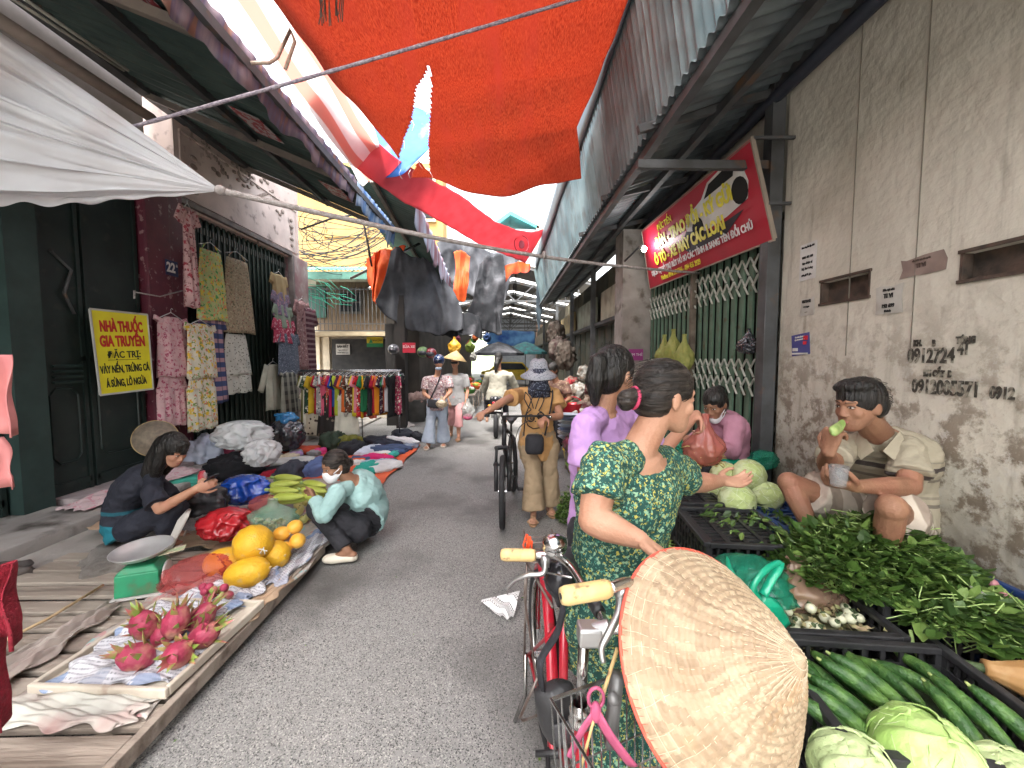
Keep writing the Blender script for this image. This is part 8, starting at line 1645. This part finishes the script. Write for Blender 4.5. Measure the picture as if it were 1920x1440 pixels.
HP = [('stack of white and pale blue folded shirts behind the woman in black', 388, 862, .12, (.26, .2, .16), '#b9bfd0'), ('thin red and white folded cloth on the pale shirt stack', 410, 846, .22, (.2, .13, .05), '#b8506a'), ('pile of folded black trousers beside the blue bag', 440, 888, .08, (.27, .22, .09), '#17171b'), ('second layer of black clothes on the black pile', 442, 872, .14, (.25, .2, .08), '#1d1d22'),
      ('dark teal bag of clothes beside the head of the woman in black', 368, 868, .1, (.14, .12, .1), '#27434c'), ('aqua cloth on the ground beside the phone', 345, 905, .1, (.18, .14, .04), '#3f9a88'), ('magenta packet on the step behind the woman in black', 228, 893, .15, (.12, .09, .04), '#c02a78'),
      ('white and black folded tops in the middle of the orange sheet', 555, 872, .03, (.33, .2, .05), '#c4c4c0'), ('black belt-like garment on the white tops', 535, 880, .06, (.3, .1, .03), '#1b1b20'), ('dark patterned grey trousers behind the corn', 548, 893, .05, (.22, .16, .09), '#3c3f49'), ('navy and white print garments behind the mint vendor', 605, 884, .05, (.24, .17, .09), '#5a6a96'), ('reddish cloth fold at the left of the orange sheet', 560, 846, .04, (.3, .15, .04), '#b0442a'),
      ('bright pink T-shirt lying right of the mint vendor', 706, 862, .04, (.24, .13, .04), '#c41f66'), ('white T-shirt lying at the sheet edge right of the vendor', 715, 878, .04, (.28, .18, .04), '#c8c8c8'), ('turquoise top folded under the pink T-shirt', 690, 882, .04, (.2, .13, .05), '#2a9a8a'), ('pale blue top folded near the vendor back', 712, 872, .03, (.26, .1, .04), '#9fb8c4'),
      ('white blouse with blue edge among the clothes', 690, 848, .04, (.28, .14, .05), '#bfc5d2'), ('blue jeans folded flat beside the white blouse', 728, 846, .04, (.34, .16, .05), '#3c4a68'), ('navy trousers laid out below the rack', 715, 833, .04, (.45, .2, .06), '#1f2230'), ('pale denim shorts at the far end of the clothes', 770, 838, .03, (.2, .12, .04), '#7d8798'), ('dark blue jacket at the far end of the clothes', 755, 818, .04, (.36, .2, .06), '#20242f'), ('white trousers laid across the navy ones', 752, 828, .09, (.34, .1, .04), '#cdcdd0'), ('black cap-like bundle at the far corner of the sheet', 780, 822, .05, (.18, .12, .06), '#24262c'),
      ('green and black clothing bundle under the rack', 625, 836, .04, (.3, .2, .12), '#2c3a2c'), ('yellow green patterned bundle at the foot of the rack', 655, 838, .04, (.2, .14, .1), '#6a6a2a'), ('dark heap of clothes behind the mint vendor head', 660, 850, .04, (.25, .15, .1), '#22242a'),
      ('olive and blue print bag above the plastic heap', 428, 792, .12, (.2, .14, .1), '#3a5a5a'), ('bright blue tied bag above the pale stack', 420, 812, .15, (.15, .12, .1), '#1f4a9a'), ('brown floral cloth behind the pyjamas', 372, 822, .12, (.16, .12, .16), '#5a3a44')]
for i, (lb, px, py, z, r, col) in enumerate(HP): heap(lb, px, py, z, r, col, 400+i)
random.seed(450)
CN = [('crimson', '#b02038'), ('white', '#d0d0ce'), ('sky blue', '#8fb5d0'), ('black', '#1a1a1e'), ('hot pink', '#c83a7a'), ('denim blue', '#42557a'), ('cream', '#cfc4a8'), ('turquoise', '#3aa59a'), ('grey', '#8a8a8c'), ('orange', '#cf5a2a'), ('lilac', '#a58ab8'), ('navy', '#22284a')]
for i in range(22):
    nm, cc = CN[i % 12]; px, py = 505+rnd(0, 95)+(i % 2)*150, rnd(842, 892) if i % 2 == 0 else rnd(826, 876); heap('small %s garment folded among the clothes %s, %s row' % (nm, 'right of the vendor' if i % 2 else 'left of the vendor', 'front' if i < 12 else 'back'), px, py, .05, (rnd(.09, .16), rnd(.06, .1), .03), cc, 460+i)
pbag('plastic_bag', 'large milky plastic bag of clothes in front of the dark gate', P(455, 815, 5.6)+V((0, 0, -.0)), (.32, .26, .2), f_white, 31, .0, False, 8, crumple=.14)
pbag('plastic_bag', 'second milky plastic bag slumped beside the black clothes', P(492, 848, 5.0), (.16, .2, .17), f_white, 32, .0, False, 8, crumple=.16)
t = pbag('bin_bag', 'big black bin bag stuffed with clothes beside the rack', P(537, 812, 6.5)+V((0, 0, -.02)), (.27, .25, .27), f_blackf, 33, .0, False, 9, crumple=.08, cat='bin bag')
crumple('blue_packet', 'light blue plastic poking out of the black bin bag', P(537, 784, 6.5), (.16, .13, .06), film('film_sky', (.05, .3, .6), (.04, .22, .5), .95), 34, 'plastic')
st_ = thing('stool', 'low mint green plastic stool by the milky bags', 'stool', P(500, 845, 5.9)*1.0); c = G(502, 845, .06); m_st = mat('stool_mint', (.35, .6, .55), rough=.4)
mb = MB(); mb.box(c+V((0, 0, .25)), (.26, .26, .02)); mb.build('seat', m_st, st_, smooth=False, bevel=.008)
for i in (-1, 1):
    for j in (-1, 1): mb = MB(); mb.beam(c+V((i*.13, j*.13, 0)), c+V((i*.11, j*.11, .245)), .035, .035); mb.build('leg', m_st, st_, smooth=False)
mb = MB(); c = G(506, 858, .06); mb.box(c+V((0, 0, .07)), (.26, .2, .13), Matrix.Rotation(.3, 3, 'Z')); mb.prism([c+V((-.13, -.1, .14)), c+V((.12, -.12, .14)), c+V((.1, -.2, .17)), c+V((-.14, -.18, .17))], (0, 0, .004)); tag(mb.build('cardboard_box', m_card, smooth=False), 'small open cardboard box in front of the mint stool', 'box')
hb = P(292, 822, 4.9); ht2 = thing('conical_hat', 'old weathered conical hat leaning on the dark door behind the woman in black', 'hat', hb); Rt = basis((.1, .2, 1), (.6, -.75, .2)); 
mb = MB(); mb.lathe([(.001, .17), (.06, .12), (.22, 0), (.218, -.006), (.06, .112)], hb, Matrix.Rotation(.7, 3, 'Z') @ Matrix.Rotation(1.25, 3, 'X'), 40); mb.build('cone', mat('hat_old', (.33, .27, .2), (.22, .18, .14), rough=.7, sc=20, bump=.5), ht2); mb = MB(); mb.tube([hb+(Matrix.Rotation(.7, 3, 'Z') @ Matrix.Rotation(1.25, 3, 'X')) @ V((.22*cos(a), .22*sin(a), 0)) for a in [i*pi/20 for i in range(40)]], .004, 5, closed=True); mb.build('rim', m_grip, ht2)
# small jar of drink by the woman in black
mb = MB(); q = G(380, 905, .12); mb.lathe([(0, 0), (.045, 0), (.045, .1), (.03, .12), (.03, .14), (0, .14)], q, n=16); tag(mb.build('red_tin', mat('tin_red', (.55, .05, .07), (.6, .5, .5), sc=10, lo=.45, hi=.55, rough=.3)), 'small red and white tin standing beside the phone', 'tin')
# ================================================================ FAR STALLS
random.seed(500)
BC = [('red', '#a31f2a'), ('yellow', '#c9a42a'), ('green', '#3a7a2f'), ('orange', '#d0661f'), ('brown', '#5a3f2a'), ('white', '#c9c7bf'), ('blue', '#2f5a9a'), ('pink', '#c05a7a'), ('lime', '#8aa03a'), ('maroon', '#5a1f24')]
def col(i): return mat('far_'+BC[i][0], BC[i][1], rough=.6, sc=8)
def basket(label, c, r, h, m, fruit, n, seed, fr=.035):
    random.seed(seed); c = V(c); t = thing('basket', label, 'basket', c, 'baskets of the far stalls'); mb = MB(); mb.lathe([(0, .0), (r*.8, 0), (r, h), (r*1.05, h), (r*1.04, h-.015), (r*.96, h-.01), (r*.76, .01), (0, .01)], c, n=20); mb.build('bowl', m, t)
    for i in range(n): a = rnd(0, 2*pi); q = rnd(0, 1)**.5; mb = MB(); mb.ell(c+V((r*.8*q*cos(a), r*.8*q*sin(a), h+.02+.05*(1-q)*rnd(.5, 1.3))), fr, None, 9, 6); mb.build('fruit', fruit, t)
def stall(label, x, y, w_, l_, h=.5, m=None):
    mb = MB(); mb.box((x, y, h-.02), (w_, l_, .04))
    t = thing('stall_table', label, 'table', (x, y, 0), 'tables of the far stalls'); mb.build('tabletop', m or m_board, t, smooth=False)
    for i in (-1, 1):
        for j in (-1, 1): mb = MB(); mb.beam((x+i*(w_/2-.04), y+j*(l_/2-.04), 0), (x+i*(w_/2-.04), y+j*(l_/2-.04), h-.04), .04, .04); mb.build('leg', m_board, t, smooth=False)
# fruit stalls down the left
orders = ['nearest', 'second', 'third', 'fourth']
for k, (x, y) in enumerate(((-1.45, 10.6), (-1.25, 12.2), (-1.2, 13.8), (-1.15, 15.6))):
    stall('%s fruit stall table on the left past the corner' % orders[k], x, y, .8, 1.2, .55)
    for i in range(5): fi = (k*3+i*2) % 9; basket('basket of %s fruit, place %s on the %s left stall' % (BC[fi][0], ['a', 'b', 'c', 'd', 'e'][i], orders[k]), (x-.22+.42*(i % 2), y-.5+.24*i, .55+.12*(i % 2 == 0)), .19, .12, col((i+k) % 10), col(fi), 14, 510+k*7+i, .042)
def hangbag(label, c, r, m, seed): pbag('hanging_bag', label, c, (r, r, r*1.2), m, seed, .08, False, 7, crumple=.1, cat='bag')
random.seed(520)
for i in range(9):
    px, py, Y = 870+rnd(-30, 45), 660+rnd(-30, 25), rnd(10.5, 13); ci = random.randrange(10); hangbag('%s bag hanging over the left stalls, %s' % (BC[ci][0], ['first', 'second', 'third', 'fourth', 'fifth', 'sixth', 'seventh', 'eighth', 'ninth', 'tenth', 'eleventh', 'twelfth', 'thirteenth', 'fourteenth', 'fifteenth', 'sixteenth'][i]+' from the near end'), P(px, py, Y), rnd(.07, .12), mat('dull_%d' % ci, tuple(x*.35 for x in hexc(BC[ci][1])), rough=.8), 530+i)
# corner post with helmets, signs and a bin
dp = thing('shaded_post', 'timber corner post, coloured for tarp shade, hung with helmets left of the helmeted woman', 'post', (-2.35, 9.2, 0)); mb = MB(); mb.box((-2.35, 9.2, 1.5), (.22, .2, 3.0)); mb.build('post', mat('wood_in_shade', (.02, .016, .014), (.012, .01, .01), rough=.85, sc=5), dp, smooth=False)  # shade under the tarps is put into the post colour
mb = MB(); mb.box((-2.55, 9.6, 1.2), (.45, .3, 2.4)); tag(mb.build('shaded_cabinet', mat('cab_in_shade', (.022, .02, .018), (.014, .012, .012), rough=.8, sc=4), smooth=False), 'tall cabinet, coloured for tarp shade, behind the corner post', 'cabinet')  # cabinet colour likewise darkened to stand in for tarp shade
for i, (px, py, m) in enumerate(((738, 655, mat('helm_grey', (.1, .1, .11), rough=.2, coat=.6)), (748, 708, mat('helm_black', (.02, .02, .025), rough=.15, coat=.8)), (808, 662, mat('helm_maroon', (.18, .02, .03), rough=.2, coat=.6)), (793, 660, mat('helm_green', (.12, .2, .08), rough=.3)))):
    c = P(px, py, 8.9); t = thing('helmet', ['grey helmet highest on the corner post', 'shiny black helmet hanging above the bin', 'maroon helmet hanging right of the post', 'green helmet hanging beside the maroon one'][i], 'helmet', c, 'helmets for sale'); mb = MB(); mb.ell(c, (.13, .14, .12), None, 18, 12); mb.build('shell', m, t); mb = MB(); mb.ell(c+V((0, -.08, -.02)), (.1, .08, .06)); mb.build('visor', mat('visor', (.05, .05, .06), rough=.1), t)
q = P(767, 652, 8.95); t = thing('shop_sign', 'small red and white sign board on the dark corner post', 'sign', q-V((0, 0, .12))); mb = MB(); mb.box(q, (.28, .02, .22)); mb.build('board', m_red, t, smooth=False); text('lettering', 'SỬA XE', q+V((0, -.012, .02)), (1, 0, 0), UZ, .08, m_wht, t)
mb = MB(); c = G(782, 790); mb.lathe([(0, 0), (.2, 0), (.23, .55), (.24, .56), (.22, .57), (.19, .05), (0, .05)], c, n=22); tag(mb.build('bin', mat('bin_grey', (.13, .13, .125), (.09, .09, .085), rough=.6)), 'round grey bin behind the helmeted woman', 'bin')
crumple('produce_sack', 'pinkish sack of produce on top of the grey bin', G(782, 790)+V((0, 0, .6)), (.2, .18, .12), mat('sackp', (.36, .25, .22), (.25, .16, .14), sc=12), 541, 'sack')
pbag('plastic_bag', 'milky bag held by the helmeted woman', P(828, 757, 6.85), (.09, .07, .07), film('film_cream', (.6, .5, .35), (.5, .42, .3), .8), 542, .06, crumple=.08)
pbag('plastic_bag', 'pale blue bag carried by the woman in the conical hat', P(877, 770, 7.8), (.13, .08, .14), f_clear, 543, .1, crumple=.1)
mb = MB(); mb.ell(P(877, 782, 7.8), (.1, .06, .06)); tag(mb.build('pink_packet', mat('far_pink', None)), 'pink packet inside the pale blue carried bag', 'packet')
pbag('plastic_bag', 'bright yellow bag hanging above the woman in the conical hat', P(852, 650, 9), (.13, .1, .16), mat('bag_yel', (.6, .33, .03), rough=.4), 544, .06, crumple=.08)
mb = MB(); c = G(790, 800); 
crumple('litter_heap', 'pale scraps on the ground behind the helmeted woman', G(760, 797), (.3, .15, .04), mat('scrapw', (.5, .45, .42)), 545, 'litter')
# far moped beyond the rider, on the right
# right side goods
stall('low stall table with plates and baskets behind the lilac woman', 1.25, 6.4, .8, 1.6, .45)
stall('cluttered stall table farther on the right', 1.35, 8.6, .7, 1.6, .6)
mb = MB(); c = P(1072, 772, 6.6); t = thing('plastic_basin', 'bright red plastic basket standing on the right stall', 'basket', c-V((0, 0, .15))); mb.lathe([(0, 0), (.13, 0), (.17, .28), (.18, .29), (.16, .28), (.12, .01)], c-V((0, 0, .15)), n=20); mb.build('bowl', mat('basin_red', (.6, .02, .04), rough=.3), t)
mb = MB(); mb.tube([c+V((.17*cos(a), 0, .13+.12*sin(a))) for a in [i*pi/10 for i in range(11)]], .01, 6); mb.build('handle', mat('basin_red', None), t)
for i in range(7):
    q = P(1066, 822-i*7, 5.6); mb = MB(); mb.lathe([(0, 0), (.1, 0), (.15, .03), (.155, .032), (.145, .03), (.1, .006)], q, n=22); tag(mb.build('plate', mat('plate_w%d' % (i % 3), ('#b9c4d0', '#c9c7c0', '#8a9ab5')[i % 3], rough=.3)), '%s dish from the bottom of the pale stack on the right stall' % ['lowest', 'second', 'third', 'fourth', 'fifth', 'sixth', 'topmost'][i], 'dish', 'stacked pale dishes')
basket('yellow plastic basket under the stacked dishes', G(1078, 865, .02), .19, .2, mat('bask_yel', (.7, .5, .03), rough=.3), col(4), 10, 560)
basket('lime green colander beside the yellow basket', G(1075, 872, .02)+V((0, -.35, 0)), .16, .12, mat('bask_lime', (.25, .55, .05), rough=.3), col(2), 8, 561)
basket('red colander among the right stall goods', P(1090, 790, 6.0), .15, .1, mat('basin_red', None), col(5), 8, 562)
for i, (px, py, Y, r, ci) in enumerate(((1085, 815, 5.9, .16, 5), (1075, 832, 5.5, .14, 7), (1095, 840, 5.5, .15, 3), (1100, 770, 6.6, .18, 9), (1060, 745, 8, .16, 4), (1085, 735, 8.2, .2, 5), (1110, 760, 7.4, .2, 4), (1120, 730, 7.6, .2, 9), (1100, 700, 8.4, .18, 5), (1070, 720, 8.8, .17, 0), (1125, 700, 7.0, .18, 4), (1055, 760, 7.8, .15, 8))):
    crumple('goods_bundle', '%s bundle, %s in the clutter of the right stalls' % (BC[ci][0], ['lowest left', 'low pinkish', 'low orange', 'in the middle', 'behind the cyclist', 'pale upper', 'next to the lilac shoulder', 'high dark', 'high pale', 'reddish far', 'beside the ponytail', 'small far green'][i]), P(px, py, Y), (r, r*.8, r*.6), mat('gb%d' % i, tuple(x*.45 for x in hexc(BC[ci][1])), (.12, .09, .07), rough=.8, sc=11, lo=.45, hi=.55), 570+i, 'bundle')
for i in range(6):
    q = P(1128+4*(i % 2), 745-i*12, 7.1); mb = MB(); mb.box(q, (.32, .26, .1), Matrix.Rotation(.1*(-1)**i, 3, 'Z')); tag(mb.build('cardboard_box', m_card, smooth=False, bevel=.005), '%s flat carton of the stack beside the ponytail' % ['lowest', 'second', 'third', 'fourth', 'fifth', 'topmost'][i], 'box', 'stacked cartons on the right')
for i, (px, py, Y, ci) in enumerate(((1042, 625, 10.5, 4), (1048, 655, 10, 9), (1060, 668, 9, 4))):
    q = P(px, py, Y); crumple('goods_sack', '%s goods sack piled high along the right shops' % ['highest brown', 'middle maroon', 'lowest brown'][i], q, (.2, .18, .2), mat('hc%d' % ci, tuple(x*.2 for x in hexc(BC[ci][1])), (.06, .05, .04), rough=.8, sc=7), 620+i, 'sack')
random.seed(600)
for i in range(8):
    px, Y = 1005+i*5, 9+i*.9; q = P(px, 690+rnd(-10, 15), Y); basket('basket %s along the far right shops' % ['nearest', 'next to nearest', 'third', 'fourth', 'fifth', 'sixth', 'seventh', 'eighth'][i]+' in the row', (1.3+rnd(-.1, .1), Y, .3), .2, .15, col(i), col((i+3) % 10), 8, 601+i, .05)

random.seed(700); mb = MB()
for i in range(260):
    x, y = (rnd(.1, 1.0), rnd(1.2, 6)) if i % 3 else (rnd(-1.5, 1.0), rnd(1.2, 9)); p = V((x, y, .018)); d = V((rnd(-1, 1), rnd(-1, 1), rnd(-.1, .2))).normalized(); mb.mi = i % 4; leaf_face(mb, p, d, V((0, 0, 1)), rnd(.006, .03), rnd(.002, .007))
tag(mb.build('leaf_litter', m_lf+[mat('litter_pale', (.35, .31, .24))], smooth=False), 'trodden leaf scraps and bits of litter strewn over the asphalt', 'litter', kind='stuff')
